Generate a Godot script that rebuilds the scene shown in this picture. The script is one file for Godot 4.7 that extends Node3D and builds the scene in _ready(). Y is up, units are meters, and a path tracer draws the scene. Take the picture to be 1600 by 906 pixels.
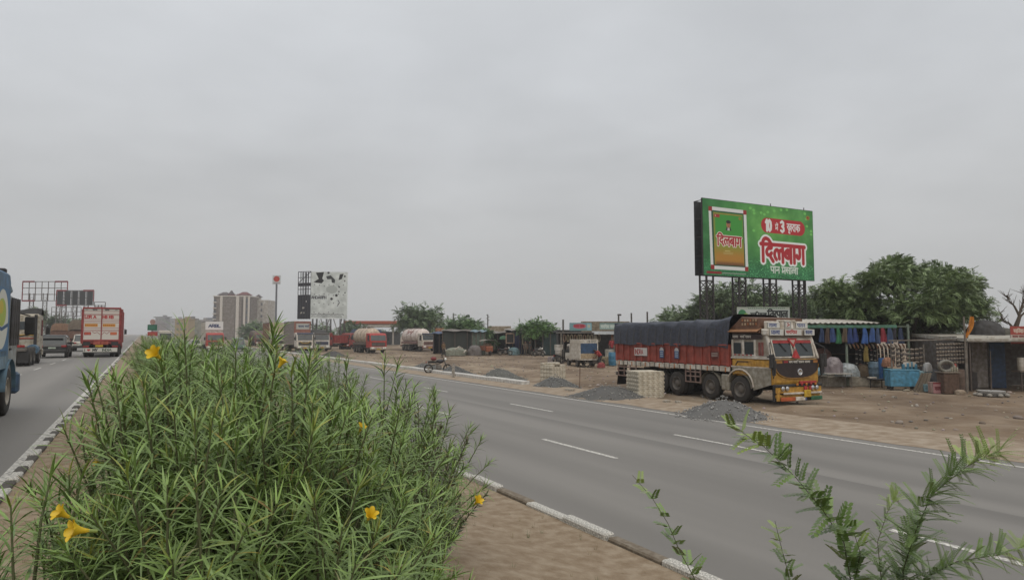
extends Node3D
# A highway with a planted median: parked trucks, roadside stalls and hoardings under a grey, hazy sky.
# Metres; the road runs along z, the camera stands on the median at x = 0, z = 0.

var rng := RandomNumberGenerator.new()
var used := {}
var M := {}
var T := {}
const FACE := -0.4974   # turn of a thing that stands square to the view


# ---------------------------------------------------------------- mesh builder
class Mb:
	var v := PackedVector3Array()
	var n := PackedVector3Array()
	var u := PackedVector2Array()
	var xf := Transform3D()
	func tri(a: Vector3, b: Vector3, c: Vector3, na: Vector3, nb: Vector3, nc: Vector3, ua := Vector2(), ub := Vector2(), uc := Vector2()):
		v.append(xf * a); v.append(xf * c); v.append(xf * b)
		n.append((xf.basis * na).normalized()); n.append((xf.basis * nc).normalized()); n.append((xf.basis * nb).normalized())
		u.append(ua); u.append(uc); u.append(ub)
	# corners counter-clockwise seen from outside: bottom left, bottom right, top right, top left
	func quad(a: Vector3, b: Vector3, c: Vector3, d: Vector3, r := Rect2(0, 0, 1, 1)):
		var q := (c - a).cross(d - b)
		var u0 := Vector2(r.position.x, r.end.y)
		var u2 := Vector2(r.end.x, r.position.y)
		tri(a, b, c, q, q, q, u0, r.end, u2)
		tri(a, c, d, q, q, q, u0, u2, r.position)
	# any flat convex polygon, turned to look along out
	func face(p: Array, out: Vector3):
		var q: Vector3 = (p[1] - p[0]).cross(p[2] - p[0])
		if q.length_squared() < 1e-16 and p.size() > 3: q = (p[2] - p[0]).cross(p[3] - p[0])
		if q.length_squared() < 1e-18: return
		if q.dot(out) < 0:
			p = p.duplicate(); p.reverse(); q = -q
		for i in range(1, p.size() - 1): tri(p[0], p[i], p[i + 1], q, q, q, Vector2(p[0].x, p[0].y), Vector2(p[i].x, p[i].y), Vector2(p[i + 1].x, p[i + 1].y))
	func box(c: Vector3, s: Vector3, bev := 0.0):
		var h := s * 0.5
		var b := minf(bev, minf(h.x, minf(h.y, h.z)) * 0.9)
		var ax := [Vector3.RIGHT, Vector3.UP, Vector3.BACK]
		for i in 3:
			var j := (i + 1) % 3
			var k := (i + 2) % 3
			for g: float in [-1.0, 1.0]:
				var o: Vector3 = c + ax[i] * h[i] * g
				var e: Vector3 = ax[j] * (h[j] - b)
				var f: Vector3 = ax[k] * (h[k] - b)
				face([o - e - f, o + e - f, o + e + f, o - e + f], ax[i] * g)
				if b > 0:
					for g2: float in [-1.0, 1.0]:
						var p: Vector3 = c + ax[i] * h[i] * g + ax[j] * (h[j] - b) * g2
						var q: Vector3 = c + ax[i] * (h[i] - b) * g + ax[j] * h[j] * g2
						face([p - f, p + f, q + f, q - f], ax[i] * g + ax[j] * g2)
		if b > 0:
			for x: float in [-1.0, 1.0]:
				for y: float in [-1.0, 1.0]:
					for z: float in [-1.0, 1.0]:
						face([c + Vector3(h.x * x, (h.y - b) * y, (h.z - b) * z), c + Vector3((h.x - b) * x, h.y * y, (h.z - b) * z), c + Vector3((h.x - b) * x, (h.y - b) * y, h.z * z)], Vector3(x, y, z))
	# a box between two points, w wide and h high
	func bar(a: Vector3, b: Vector3, w: float, h: float, bev := 0.0):
		var d := b - a
		if d.length() < 1e-5: return
		var keep := xf
		var upv := Vector3.UP if absf(d.normalized().y) < 0.95 else Vector3.RIGHT
		xf = xf * Transform3D(Basis.looking_at(d, upv), (a + b) * 0.5)
		box(Vector3.ZERO, Vector3(w, h, d.length()), bev)
		xf = keep
	func cyl(a: Vector3, b: Vector3, r1: float, r2 := -1.0, seg := 12, caps := true):
		if r2 < 0: r2 = r1
		tube([a, b], [r1, r2], seg, caps)
	func tube(p: Array, r: Array, seg := 8, caps := true):
		var rings := []
		var m := p.size()
		var last := Vector3.ZERO
		for i in m:
			var d: Vector3 = (p[mini(i + 1, m - 1)] - p[maxi(i - 1, 0)]).normalized()
			var x: Vector3 = last - d * last.dot(d) if last != Vector3.ZERO else (Vector3.RIGHT if absf(d.x) < 0.8 else Vector3.UP).cross(d)
			x = x.normalized()
			last = x
			var y := d.cross(x)
			var ring := []
			for k in seg: ring.append(x * cos(TAU * k / seg) + y * sin(TAU * k / seg))
			rings.append(ring)
		for i in m - 1:
			var ra: float = r[mini(i, r.size() - 1)]
			var rb: float = r[mini(i + 1, r.size() - 1)]
			for k in seg:
				var l := (k + 1) % seg
				var n1: Vector3 = rings[i][k]
				var n2: Vector3 = rings[i][l]
				var n3: Vector3 = rings[i + 1][l]
				var n4: Vector3 = rings[i + 1][k]
				var a: Vector3 = p[i] + n1 * ra
				var b: Vector3 = p[i] + n2 * ra
				var c: Vector3 = p[i + 1] + n3 * rb
				var d: Vector3 = p[i + 1] + n4 * rb
				var ua := Vector2(float(k) / seg, float(i) / m)
				var uc := Vector2(float(k + 1) / seg, float(i + 1) / m)
				if ra > 1e-6: tri(a, b, c, n1, n2, n3, ua, Vector2(uc.x, ua.y), uc)
				if rb > 1e-6: tri(a, c, d, n1, n3, n4, ua, uc, Vector2(ua.x, uc.y))
		if caps:
			for e in [0, m - 1]:
				var rr: float = r[mini(e, r.size() - 1)]
				if rr < 1e-5: continue
				var q := []
				for k in seg: q.append(p[e] + rings[e][k] * rr)
				face(q, p[e] - p[1 if e == 0 else m - 2])
	# profile of (radius, height) turned about the y axis of xf, smooth where the profile is
	func lathe(pr: Array, seg := 20):
		for i in pr.size() - 1:
			var a: Vector2 = pr[i]
			var b: Vector2 = pr[i + 1]
			var d := b - a
			var nn := Vector2(d.y, -d.x).normalized()
			var na := nn
			var nb := nn
			if i > 0:
				var e: Vector2 = a - pr[i - 1]
				var f := Vector2(e.y, -e.x).normalized()
				if f.dot(nn) > 0.6: na = (nn + f).normalized()
			if i < pr.size() - 2:
				var e2: Vector2 = pr[i + 2] - b
				var f2 := Vector2(e2.y, -e2.x).normalized()
				if f2.dot(nn) > 0.6: nb = (nn + f2).normalized()
			for k in seg:
				var t0 := TAU * k / seg
				var t1 := TAU * (k + 1) / seg
				var c0 := Vector3(cos(t0), 0, -sin(t0))
				var c1 := Vector3(cos(t1), 0, -sin(t1))
				var p00 := c0 * a.x + Vector3.UP * a.y
				var p10 := c1 * a.x + Vector3.UP * a.y
				var p11 := c1 * b.x + Vector3.UP * b.y
				var p01 := c0 * b.x + Vector3.UP * b.y
				var m00 := c0 * na.x + Vector3.UP * na.y
				var m10 := c1 * na.x + Vector3.UP * na.y
				var m11 := c1 * nb.x + Vector3.UP * nb.y
				var m01 := c0 * nb.x + Vector3.UP * nb.y
				var u0 := Vector2(float(k) / seg, a.y)
				var u1 := Vector2(float(k + 1) / seg, b.y)
				if a.x > 1e-6: tri(p00, p10, p11, m00, m10, m11, u0, Vector2(u1.x, u0.y), u1)
				if b.x > 1e-6: tri(p00, p11, p01, m00, m11, m01, u0, u1, Vector2(u0.x, u1.y))
	func ball(c: Vector3, r: Vector3, seg := 12, rings := 8):
		for i in rings:
			for k in seg:
				var q := []
				for e in [[i, k], [i, k + 1], [i + 1, k + 1], [i + 1, k]]:
					var th: float = PI * e[0] / rings
					var ph: float = TAU * e[1] / seg
					q.append(Vector3(sin(th) * cos(ph), cos(th), sin(th) * sin(ph)))
				var f := func(w: Vector3): return w / r
				if i > 0: tri(c + q[0] * r, c + q[1] * r, c + q[2] * r, f.call(q[0]), f.call(q[1]), f.call(q[2]))
				if i < rings - 1: tri(c + q[0] * r, c + q[2] * r, c + q[3] * r, f.call(q[0]), f.call(q[2]), f.call(q[3]))
	# side outline in (z, y), extruded from x0 to x1 with chamfered ends
	func prism(poly: Array, x0: float, x1: float, bev := 0.0):
		var mid := Vector2.ZERO
		for p in poly: mid += p / poly.size()
		var inset := []
		for p: Vector2 in poly:
			var d: Vector2 = mid - p
			inset.append(p + Vector2(clampf(d.x, -bev, bev), clampf(d.y, -bev, bev)))
		var rings := [[x0, inset], [x0 + bev, poly], [x1 - bev, poly], [x1, inset]] if bev > 0 else [[x0, poly], [x1, poly]]
		for i in rings.size() - 1:
			var a: Array = rings[i][1]
			var b: Array = rings[i + 1][1]
			for k in a.size():
				var l := (k + 1) % a.size()
				var e: Vector2 = poly[l] - poly[k]
				var o := Vector2(e.y, -e.x)
				if not Geometry2D.is_point_in_polygon((poly[k] + poly[l]) * 0.5 - o.normalized() * 0.001, PackedVector2Array(poly)): o = -o
				var side := 0.0
				if rings.size() > 2: side = [-1.0, 0.0, 1.0][i] * o.length()
				face([_zy(a[k], rings[i][0]), _zy(a[l], rings[i][0]), _zy(b[l], rings[i + 1][0]), _zy(b[k], rings[i + 1][0])], Vector3(side * 0.3, o.y, o.x))
		var ends: Array = inset if bev > 0 else poly
		var ids := Geometry2D.triangulate_polygon(PackedVector2Array(ends))
		for i in range(0, ids.size(), 3):
			for s: Array in [[x0, Vector3.LEFT], [x1, Vector3.RIGHT]]:
				face([_zy(ends[ids[i]], s[0]), _zy(ends[ids[i + 1]], s[0]), _zy(ends[ids[i + 2]], s[0])], s[1])
	func _zy(p: Vector2, x: float) -> Vector3: return Vector3(x, p.y, p.x)
	# smooth sheet: f(s, t) gives a point; both 0..1
	func sheet(f: Callable, ns: int, nt: int):
		var p := []
		for i in ns + 1:
			var row := PackedVector3Array()
			for j in nt + 1: row.append(f.call(float(i) / ns, float(j) / nt))
			p.append(row)
		var nm := []
		for i in ns + 1:
			var row := PackedVector3Array()
			for j in nt + 1:
				var du: Vector3 = p[mini(i + 1, ns)][j] - p[maxi(i - 1, 0)][j]
				var dv: Vector3 = p[i][mini(j + 1, nt)] - p[i][maxi(j - 1, 0)]
				row.append(du.cross(dv).normalized())
			nm.append(row)
		for i in ns:
			for j in nt:
				var a: Vector3 = p[i][j]
				var b: Vector3 = p[i + 1][j]
				var c: Vector3 = p[i + 1][j + 1]
				var d: Vector3 = p[i][j + 1]
				var u0 := Vector2(float(i) / ns, 1.0 - float(j) / nt)
				var u1 := Vector2(float(i + 1) / ns, 1.0 - float(j + 1) / nt)
				tri(a, b, c, nm[i][j], nm[i + 1][j], nm[i + 1][j + 1], u0, Vector2(u1.x, u0.y), u1)
				tri(a, c, d, nm[i][j], nm[i + 1][j + 1], nm[i][j + 1], u0, u1, Vector2(u0.x, u1.y))
	func mesh() -> ArrayMesh:
		var m := ArrayMesh.new()
		var a := []
		a.resize(Mesh.ARRAY_MAX)
		a[Mesh.ARRAY_VERTEX] = v
		a[Mesh.ARRAY_NORMAL] = n
		a[Mesh.ARRAY_TEX_UV] = u
		m.add_surface_from_arrays(Mesh.PRIMITIVE_TRIANGLES, a)
		return m

# ---------------------------------------------------------------- naming and parenting
func numbered(called: String) -> String:
	used[called] = used.get(called, -1) + 1
	return called if used[called] == 0 else "%s_%03d" % [called, used[called]]

func tag(o: Node3D, label: String, category: String, group := "") -> Node3D:
	o.set_meta("label", label)
	o.set_meta("category", category)
	if group: o.set_meta("group", group)
	return o

func thing(called: String, label: String, category: String, at := Vector3.ZERO, turn := 0.0, group := "") -> Node3D:
	var o := Node3D.new()
	o.name = numbered(called)
	add_child(o)
	o.position = at
	o.rotation.y = turn
	return tag(o, label, category, group)

func part(called: String, b, mat: Material, parent: Node, at := Transform3D()) -> MeshInstance3D:
	var o := MeshInstance3D.new()
	o.name = called
	o.mesh = b.mesh() if b is Mb else b
	o.material_override = mat
	parent.add_child(o, true)
	o.transform = at
	return o

func single(called: String, b, mat: Material, label: String, category: String, at := Vector3.ZERO, turn := 0.0, group := "") -> MeshInstance3D:
	var o := part(numbered(called), b, mat, self)
	o.position = at
	o.rotation.y = turn
	tag(o, label, category, group)
	return o

func struct(called: String, b, mat: Material, parent: Node = self) -> MeshInstance3D:
	var o := part(called, b, mat, parent)
	if parent == self: o.set_meta("kind", "structure")
	return o

func dup(src: Node3D, at: Vector3, turn: float, label: String) -> Node3D:
	var base: String = String(src.name)
	if base.length() > 4 and base[base.length() - 4] == "_" and base.right(3).is_valid_int(): base = base.left(base.length() - 4)
	var o: Node3D = src.duplicate()
	o.name = numbered(base)
	add_child(o)
	o.position = at
	o.rotation.y = turn
	o.set_meta("label", label)
	return o

func many(called: String, m: Mesh, mat: Material, xfs: Array, parent: Node, colors := []) -> MultiMeshInstance3D:
	var mm := MultiMesh.new()
	mm.transform_format = MultiMesh.TRANSFORM_3D
	mm.use_colors = colors.size() > 0
	mm.mesh = m
	mm.instance_count = xfs.size()
	for i in xfs.size():
		mm.set_instance_transform(i, xfs[i])
		if colors.size(): mm.set_instance_color(i, colors[i])
	var o := MultiMeshInstance3D.new()
	o.name = called
	o.multimesh = mm
	o.material_override = mat
	parent.add_child(o, true)
	return o

func V(x: float, y: float, z: float) -> Vector3: return Vector3(x, y, z)
func lin(r: float, g: float, b: float) -> Color: return Color(r, g, b).linear_to_srgb()
func rnd(a: float, b: float) -> float: return rng.randf_range(a, b)
func turned(yaw: float, at := Vector3.ZERO) -> Transform3D: return Transform3D(Basis(Vector3.UP, yaw), at)

# ---------------------------------------------------------------- materials
func noise_tex(freq: float, lo: float, hi: float, octaves := 4, sd := 1, size := 512, kind := FastNoiseLite.TYPE_SIMPLEX_SMOOTH, tint := Color.WHITE, sharp := 0.0) -> ImageTexture:
	var f := FastNoiseLite.new()
	f.noise_type = kind
	f.frequency = freq
	f.seed = sd
	f.fractal_octaves = octaves
	var src := f.get_seamless_image(size, size, false, false, 0.15, true)
	var img := Image.create(size, size, false, Image.FORMAT_RGB8)
	for y in size:
		for x in size:
			var t := src.get_pixel(x, y).r
			if sharp > 0: t = smoothstep(0.5 - 0.5 / sharp, 0.5 + 0.5 / sharp, t)
			var k := lerpf(lo, hi, t)
			img.set_pixel(x, y, Color(lerpf(tint.r, 1.0, t) * k, lerpf(tint.g, 1.0, t) * k, lerpf(tint.b, 1.0, t) * k))
	return ImageTexture.create_from_image(img)

func mat(c: Color, rough := 0.7, tex: Texture2D = null, scale := 1.0, metal := 0.0, world := false) -> StandardMaterial3D:
	var m := StandardMaterial3D.new()
	m.albedo_color = c.linear_to_srgb()
	m.roughness = rough
	m.metallic = metal
	if tex:
		m.albedo_texture = tex
		m.uv1_triplanar = true
		m.uv1_world_triplanar = world
		m.uv1_scale = Vector3.ONE * scale
	return m

func printed(tex: Texture2D, rough := 0.6) -> StandardMaterial3D:
	var m := StandardMaterial3D.new()
	m.albedo_texture = tex
	m.roughness = rough
	return m
# named paint, cached; colours are linear base colours
func paint(r: float, g: float, b: float, rough := 0.55) -> StandardMaterial3D:
	var k := "%.3f %.3f %.3f %.2f" % [r, g, b, rough]
	if not M.has(k): M[k] = mat(Color(r, g, b), rough, T.grime, 0.45)
	return M[k]

# ---------------------------------------------------------------- flat print: signs, posters, painted lettering
class Canvas:
	var img: Image
	var w: int
	var h: int
	# strokes of letters in a box: x from 0, y 0 (top line) to 1 (base line); first number is the advance
	const G := {
		"d": [0.62, [[.45, 0, .45, .2, .2, .24, .08, .42, .14, .6, .34, .62, .46, .5], [.3, .62, .42, .78, .58, .98]]],
		"i": [0.36, [[.16, 1, .16, 0, .2, -.22, .38, -.34, .62, -.26, .8, -.04]]],
		"l": [0.86, [[.74, 0, .74, 1], [.74, .42, .62, .3, .5, .36, .44, .55, .46, .8], [.44, .55, .36, .32, .22, .3, .1, .45, .1, .68, .22, .86]]],
		"b": [0.66, [[.54, 0, .54, 1], [.54, .36, .3, .26, .1, .42, .12, .66, .34, .74, .54, .6], [.16, .34, .5, .66]]],
		"a": [0.3, [[.16, 0, .16, 1]]],
		"g": [0.72, [[.3, 0, .32, .5, .24, .7, .1, .66, .08, .54], [.6, 0, .6, 1]]],
		"m": [0.68, [[.14, 0, .14, .6, .08, .76, .2, .84, .28, .62, .56, .6], [.56, 0, .56, 1]]],
		"e": [0.0, [[-.14, -.02, -.22, -.2, -.4, -.34]]],
		"M": [0.0, [[-.02, -.24, -.01, -.22]]],
		"k": [0.86, [[.44, 0, .44, 1], [.44, .4, .26, .28, .1, .44, .14, .64, .3, .68, .44, .5], [.44, .46, .62, .32, .78, .44, .76, .7, .66, .82]]],
		"K": [0.92, [[.26, 0, .32, .2, .2, .36, .06, .36, .2, .62, .36, .86, .56, .66], [.8, 0, .8, 1], [.8, .4, .58, .3, .44, .48, .54, .7, .8, .62]]],
		"r": [0.46, [[.3, 0, .36, .22, .24, .4, .08, .4, .24, .66, .42, .94]]],
		"u": [0.0, [[-.46, 1.02, -.6, 1.1, -.56, 1.28, -.36, 1.3]]],
		"p": [0.66, [[.12, 0, .12, .4, .24, .6, .54, .6], [.54, 0, .54, 1]]],
		"n": [0.64, [[.54, .46, .2, .46, .1, .52, .16, .6, .26, .54], [.54, 0, .54, 1]]],
		"s": [0.8, [[.24, 0, .3, .2, .2, .36, .06, .36, .2, .62, .36, .86], [.3, .44, .68, .44], [.68, 0, .68, 1]]],
		"t": [0.66, [[.54, .36, .3, .36, .12, .5, .12, .7, .26, .88], [.54, 0, .54, 1]]],
		"y": [0.66, [[.16, 0, .3, .2, .2, .36, .12, .52, .3, .68, .54, .6], [.54, 0, .54, 1]]],
		"j": [0.7, [[.56, 0, .56, 1], [.56, .4, .2, .4, .1, .56, .26, .76, .4, .66]]]}
	const L := {
		"A": [.7, [[0, 1, .3, 0, .6, 1], [.1, .66, .5, .66]]], "B": [.6, [[0, 0, 0, 1, .35, 1, .5, .78, .35, .5, 0, .5], [0, 0, .32, 0, .45, .24, .35, .5]]],
		"D": [.62, [[0, 0, 0, 1, .28, 1, .5, .75, .5, .25, .28, 0, 0, 0]]], "E": [.55, [[.45, 0, 0, 0, 0, 1, .45, 1], [0, .5, .38, .5]]],
		"G": [.62, [[.5, .15, .3, 0, .08, .15, 0, .5, .08, .85, .3, 1, .5, .85, .5, .55, .3, .55]]], "H": [.6, [[0, 0, 0, 1], [.48, 0, .48, 1], [0, .5, .48, .5]]],
		"I": [.24, [[.08, 0, .08, 1]]], "L": [.5, [[0, 0, 0, 1, .42, 1]]], "M": [.78, [[0, 1, 0, 0, .32, .6, .64, 0, .64, 1]]], "N": [.64, [[0, 1, 0, 0, .5, 1, .5, 0]]],
		"O": [.66, [[.26, 0, .06, .16, 0, .5, .06, .84, .26, 1, .46, .84, .52, .5, .46, .16, .26, 0]]], "P": [.58, [[0, 1, 0, 0, .34, 0, .48, .26, .34, .52, 0, .52]]],
		"R": [.62, [[0, 1, 0, 0, .34, 0, .48, .26, .34, .52, 0, .52], [.26, .52, .5, 1]]], "V": [.64, [[0, 0, .27, 1, .54, 0]]], "Y": [.62, [[0, 0, .26, .5, .52, 0], [.26, .5, .26, 1]]],
		"K": [.6, [[0, 0, 0, 1], [.46, 0, 0, .55], [.14, .42, .5, 1]]], "S": [.58, [[.46, .14, .24, 0, .04, .14, .06, .38, .42, .6, .48, .84, .24, 1, .02, .86]]], "T": [.58, [[0, 0, .5, 0], [.25, 0, .25, 1]]],
		"0": [.66, [[.26, 0, .06, .16, 0, .5, .06, .84, .26, 1, .46, .84, .52, .5, .46, .16, .26, 0]]], "1": [.4, [[.02, .22, .2, 0, .2, 1]]],
		"3": [.6, [[.02, .12, .24, 0, .44, .12, .44, .36, .22, .48, .46, .6, .48, .86, .24, 1, .02, .88]]], "4": [.6, [[.36, 1, .36, 0, 0, .7, .5, .7]]], "7": [.56, [[0, 0, .46, 0, .16, 1]]], "8": [.6, [[.24, 0, .06, .12, .06, .36, .24, .48, .42, .36, .42, .12, .24, 0], [.24, .48, .02, .64, .02, .88, .24, 1, .46, .88, .46, .64, .24, .48]]]}
	func _init(ww: int, hh: int, c: Color):
		w = ww; h = hh
		img = Image.create(w, h, false, Image.FORMAT_RGB8)
		img.fill(c)
	func rect(x: float, y: float, a: float, b: float, c: Color): img.fill_rect(Rect2i(roundi(x), roundi(y), roundi(a), roundi(b)), c)
	func shade(x: int, y: int, c: Color, k: float):
		if k > 0 and x >= 0 and y >= 0 and x < w and y < h: img.set_pixel(x, y, img.get_pixel(x, y).lerp(c, minf(k, 1.0)))
	func line(a: Vector2, b: Vector2, t: float, c: Color):
		var r := t * 0.5
		var d := b - a
		var l2 := maxf(d.length_squared(), 1e-6)
		for y in range(floori(minf(a.y, b.y) - r - 1), ceili(maxf(a.y, b.y) + r + 2)):
			for x in range(floori(minf(a.x, b.x) - r - 1), ceili(maxf(a.x, b.x) + r + 2)):
				var p := Vector2(x, y)
				var k := clampf((p - a).dot(d) / l2, 0, 1)
				shade(x, y, c, r + 0.5 - p.distance_to(a + d * k))
	func curve(p: Array, t: float, c: Color):
		for i in p.size() - 1: line(p[i], p[i + 1], t, c)
	func disc(o: Vector2, rx: float, ry: float, c: Color):
		for y in range(floori(o.y - ry), ceili(o.y + ry) + 1):
			for x in range(floori(o.x - rx), ceili(o.x + rx) + 1):
				shade(x, y, c, (1.0 - Vector2((x - o.x) / rx, (y - o.y) / ry).length()) * minf(rx, ry) + 0.5)
	func poly(p: Array, c: Color):
		var q := PackedVector2Array(p)
		var r := Rect2(q[0], Vector2.ZERO)
		for a in q: r = r.expand(a)
		for y in range(floori(r.position.y), ceili(r.end.y)):
			for x in range(floori(r.position.x), ceili(r.end.x)):
				if Geometry2D.is_point_in_polygon(Vector2(x + 0.5, y + 0.5), q): shade(x, y, c, 1)
	func pill(a: Vector2, b: Vector2, t: float, c: Color): line(a, b, t, c)
	func width(s: String, table: Dictionary) -> float:
		var x := 0.0
		for ch in s: x += table[ch][0] if table.has(ch) else 0.4
		return x
	# lettering with its top line at y; size is the height of a letter; joined letters get a head line
	func letters(s: String, x: float, y: float, size: float, t: float, c: Color, joined := false, squeeze := 1.0, slant := 0.0):
		var table: Dictionary = G if joined else L
		var o := 0.0
		var from := 0.0
		for ch in s:
			if not table.has(ch):
				if joined and o > from: line(Vector2(x + from * size * squeeze, y), Vector2(x + o * size * squeeze, y + slant * (o - from) * size), t, c)
				o += 0.4
				from = o
				continue
			for st: Array in table[ch][1]:
				var q := []
				for i in range(0, st.size(), 2): q.append(Vector2(x + (o + st[i]) * size * squeeze, y + st[i + 1] * size))
				if q.size() > 3 and joined: q = smooth(q)
				curve(q, t, c)
			o += table[ch][0]
		if joined: line(Vector2(x + from * size * squeeze, y), Vector2(x + o * size * squeeze, y), t, c)
	func smooth(p: Array) -> Array:
		var o := []
		for i in p.size() - 1:
			var a: Vector2 = p[maxi(i - 1, 0)]
			var b: Vector2 = p[i]
			var e: Vector2 = p[i + 1]
			var f: Vector2 = p[mini(i + 2, p.size() - 1)]
			for k in 4: o.append(b.cubic_interpolate(e, a, f, k / 4.0))
		o.append(p[-1])
		return o
	func tex() -> ImageTexture:
		img.generate_mipmaps()
		return ImageTexture.create_from_image(img)

func _ready():
	rng.seed = 4711
	var cam := Camera3D.new()
	cam.name = "camera"
	add_child(cam)
	cam.position = V(0, 2.6, 0)
	cam.rotation_degrees = V(3.7, -28.5, 0)
	cam.fov = 46.0
	cam.far = 9000.0
	cam.near = 0.05
	var env := Environment.new()
	env.background_mode = Environment.BG_SKY
	env.sky = make_sky()
	env.tonemap_mode = Environment.TONE_MAPPER_LINEAR
	env.tonemap_exposure = 1.0
	env.fog_enabled = true
	env.fog_density = 0.00065
	env.fog_light_color = Color(0.80, 0.80, 0.805)
	env.sdfgi_enabled = true
	env.ssao_enabled = true
	env.ssil_enabled = true
	var we := WorldEnvironment.new()
	we.name = "world_environment"
	we.environment = env
	add_child(we)
	var sun := DirectionalLight3D.new()
	sun.name = "sun"
	sun.light_energy = 0.5
	sun.light_angular_distance = 75.0
	sun.light_color = Color(1.0, 0.96, 0.9)
	sun.shadow_enabled = true
	sun.rotation_degrees = V(-56, -12, 0)
	add_child(sun)
	make_textures()
	make_ground()
	make_roads()
	make_big_billboard()
	make_old_billboard()
	make_left_frames()
	make_hedge()
	make_twigs()
	make_trees()
	make_hero()
	make_roadside()
	make_stalls()
	make_shop()
	make_shacks()
	make_hotel()
	make_skyline()
	make_station()

func make_sky() -> Sky:
	var w := 2048
	var h := 1024
	var f := FastNoiseLite.new()
	f.noise_type = FastNoiseLite.TYPE_SIMPLEX_SMOOTH
	f.seed = 5
	f.frequency = 1.0
	f.fractal_octaves = 5
	var img := Image.create(w, h, false, Image.FORMAT_RGBF)
	for y in h:
		var el := PI * (0.5 - (y + 0.5) / h)
		for x in w:
			var az := TAU * (x + 0.5) / w
			var s := maxf(sin(el), 0.0)
			# clouds lie in a flat layer overhead: wide streaks low down
			var k := 1.0 / (s + 0.12)
			var p := V(cos(az) * cos(el) * k, 0.0, sin(az) * cos(el) * k)
			var c := f.get_noise_3d(p.x * 0.5, 0.0, p.z * 0.5) + 0.5 * f.get_noise_3d(p.x * 1.7, 7.0, p.z * 1.7)
			var b := (0.482 + 0.35 * s + 0.12 * pow(s, 2.5)) * (1.0 + 0.15 * c * smoothstep(0.0, 0.3, s))
			if el < 0: b = 0.482
			img.set_pixel(x, y, Color(b * lerpf(0.99, 0.965, smoothstep(0.0, 0.4, s)), b * 1.0, b * lerpf(1.0, 1.045, smoothstep(0.0, 0.4, s))))
	var m := PanoramaSkyMaterial.new()
	m.panorama = ImageTexture.create_from_image(img)
	var sky := Sky.new()
	sky.sky_material = m
	return sky

func make_textures():
	T.grime = noise_tex(0.012, 0.74, 1.0, 5, 3, 512, FastNoiseLite.TYPE_SIMPLEX_SMOOTH, Color(0.92, 0.86, 0.78))
	T.soil = noise_tex(0.006, 0.80, 1.0, 7, 8, 1024, FastNoiseLite.TYPE_SIMPLEX_SMOOTH, Color(0.95, 0.88, 0.80))
	# asphalt: pale and dark chips in even grey
	var chips := Image.create(1024, 1024, false, Image.FORMAT_RGB8)
	chips.fill(Color(0.93, 0.93, 0.93))
	# every pale chip has a dark one beside it, so that no large pattern repeats from tile to tile
	for py in 1024:
		for px in range(0, 1024, 2):
			var ck := rnd(-0.07, 0.07)
			chips.set_pixel(px, py, Color(0.93 + ck, 0.93 + ck, 0.93 + ck))
			chips.set_pixel(px + 1, py, Color(0.93 - ck, 0.93 - ck, 0.93 - ck))
	T.asphalt = ImageTexture.create_from_image(chips)
	T.patches = noise_tex(0.014, 0.74, 1.0, 7, 41, 512, FastNoiseLite.TYPE_SIMPLEX_SMOOTH, Color(0.95, 0.89, 0.83), 1.3)
	T.wide = noise_tex(0.01, 0.74, 1.0, 5, 21, 512)
	T.worn = noise_tex(0.03, 0.7, 1.0, 4, 23, 512, FastNoiseLite.TYPE_SIMPLEX_SMOOTH, Color.WHITE, 2.2)
	T.gravel = noise_tex(0.12, 0.45, 1.0, 3, 12, 512, FastNoiseLite.TYPE_CELLULAR)
	T.bark = noise_tex(0.05, 0.5, 1.0, 5, 15, 512)
	var f := FastNoiseLite.new()
	f.frequency = 0.05
	f.fractal_octaves = 5
	f.seed = 77
	var im := f.get_seamless_image(512, 512)
	im.convert(Image.FORMAT_RGBA8)
	im.bump_map_to_normal_map(5.0)
	T.rough_n = ImageTexture.create_from_image(im)
	# lighter wheel tracks polished into the lanes, darker oil between them, patches and seams
	var w := 256
	var h := 1024
	f.frequency = 0.006
	f.fractal_octaves = 4
	var img := Image.create(w, h, false, Image.FORMAT_RGB8)
	for y in h:
		for x in w:
			var u := float(x) / w * 3.3
			# streaks run along the road; blended so that the length repeats without a seam
			var e := float(y) / h
			var n0 := f.get_noise_2d(x * 3.0, y * 0.5)
			var n1 := f.get_noise_2d(x * 3.0, (y - h) * 0.5)
			var k := 0.93 + 0.035 * cos(u * TAU * 2.0) + 0.13 * lerpf(n0, n1, e)
			img.set_pixel(x, y, Color(k, k, k))
	T.tracks = ImageTexture.create_from_image(img)

# ---------------------------------------------------------------- ground, roads, kerbs
# the left carriageway lies 0.85 m higher than the right one; the median slopes between them
func ground_at(fn: FastNoiseLite, x: float, z: float) -> float:
	var y := lerpf(0.78, -0.06, smoothstep(-1.3, 5.2, x))
	if x < -9.0: y = 0.78 + 0.12 * fn.get_noise_2d(x, z * 0.5)
	if x > 17.4 and x < 62 and z > -130:
		var k := smoothstep(17.4, 19.0, x) * smoothstep(62.0, 56.0, x)
		y += k * (0.03 + 0.09 * fn.get_noise_2d(x, z * 0.6) + 0.05 * fn.get_noise_2d(x * 3.2 + 50, z * 0.5))
		# two pairs of wheel ruts along the road
		for r: float in [20.2, 22.0, 26.4, 28.3, 33.0]: y -= k * 0.07 * exp(-pow((x - r - 0.5 * sin(z * 0.11 + r)) / 0.3, 2))
	return y

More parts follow.
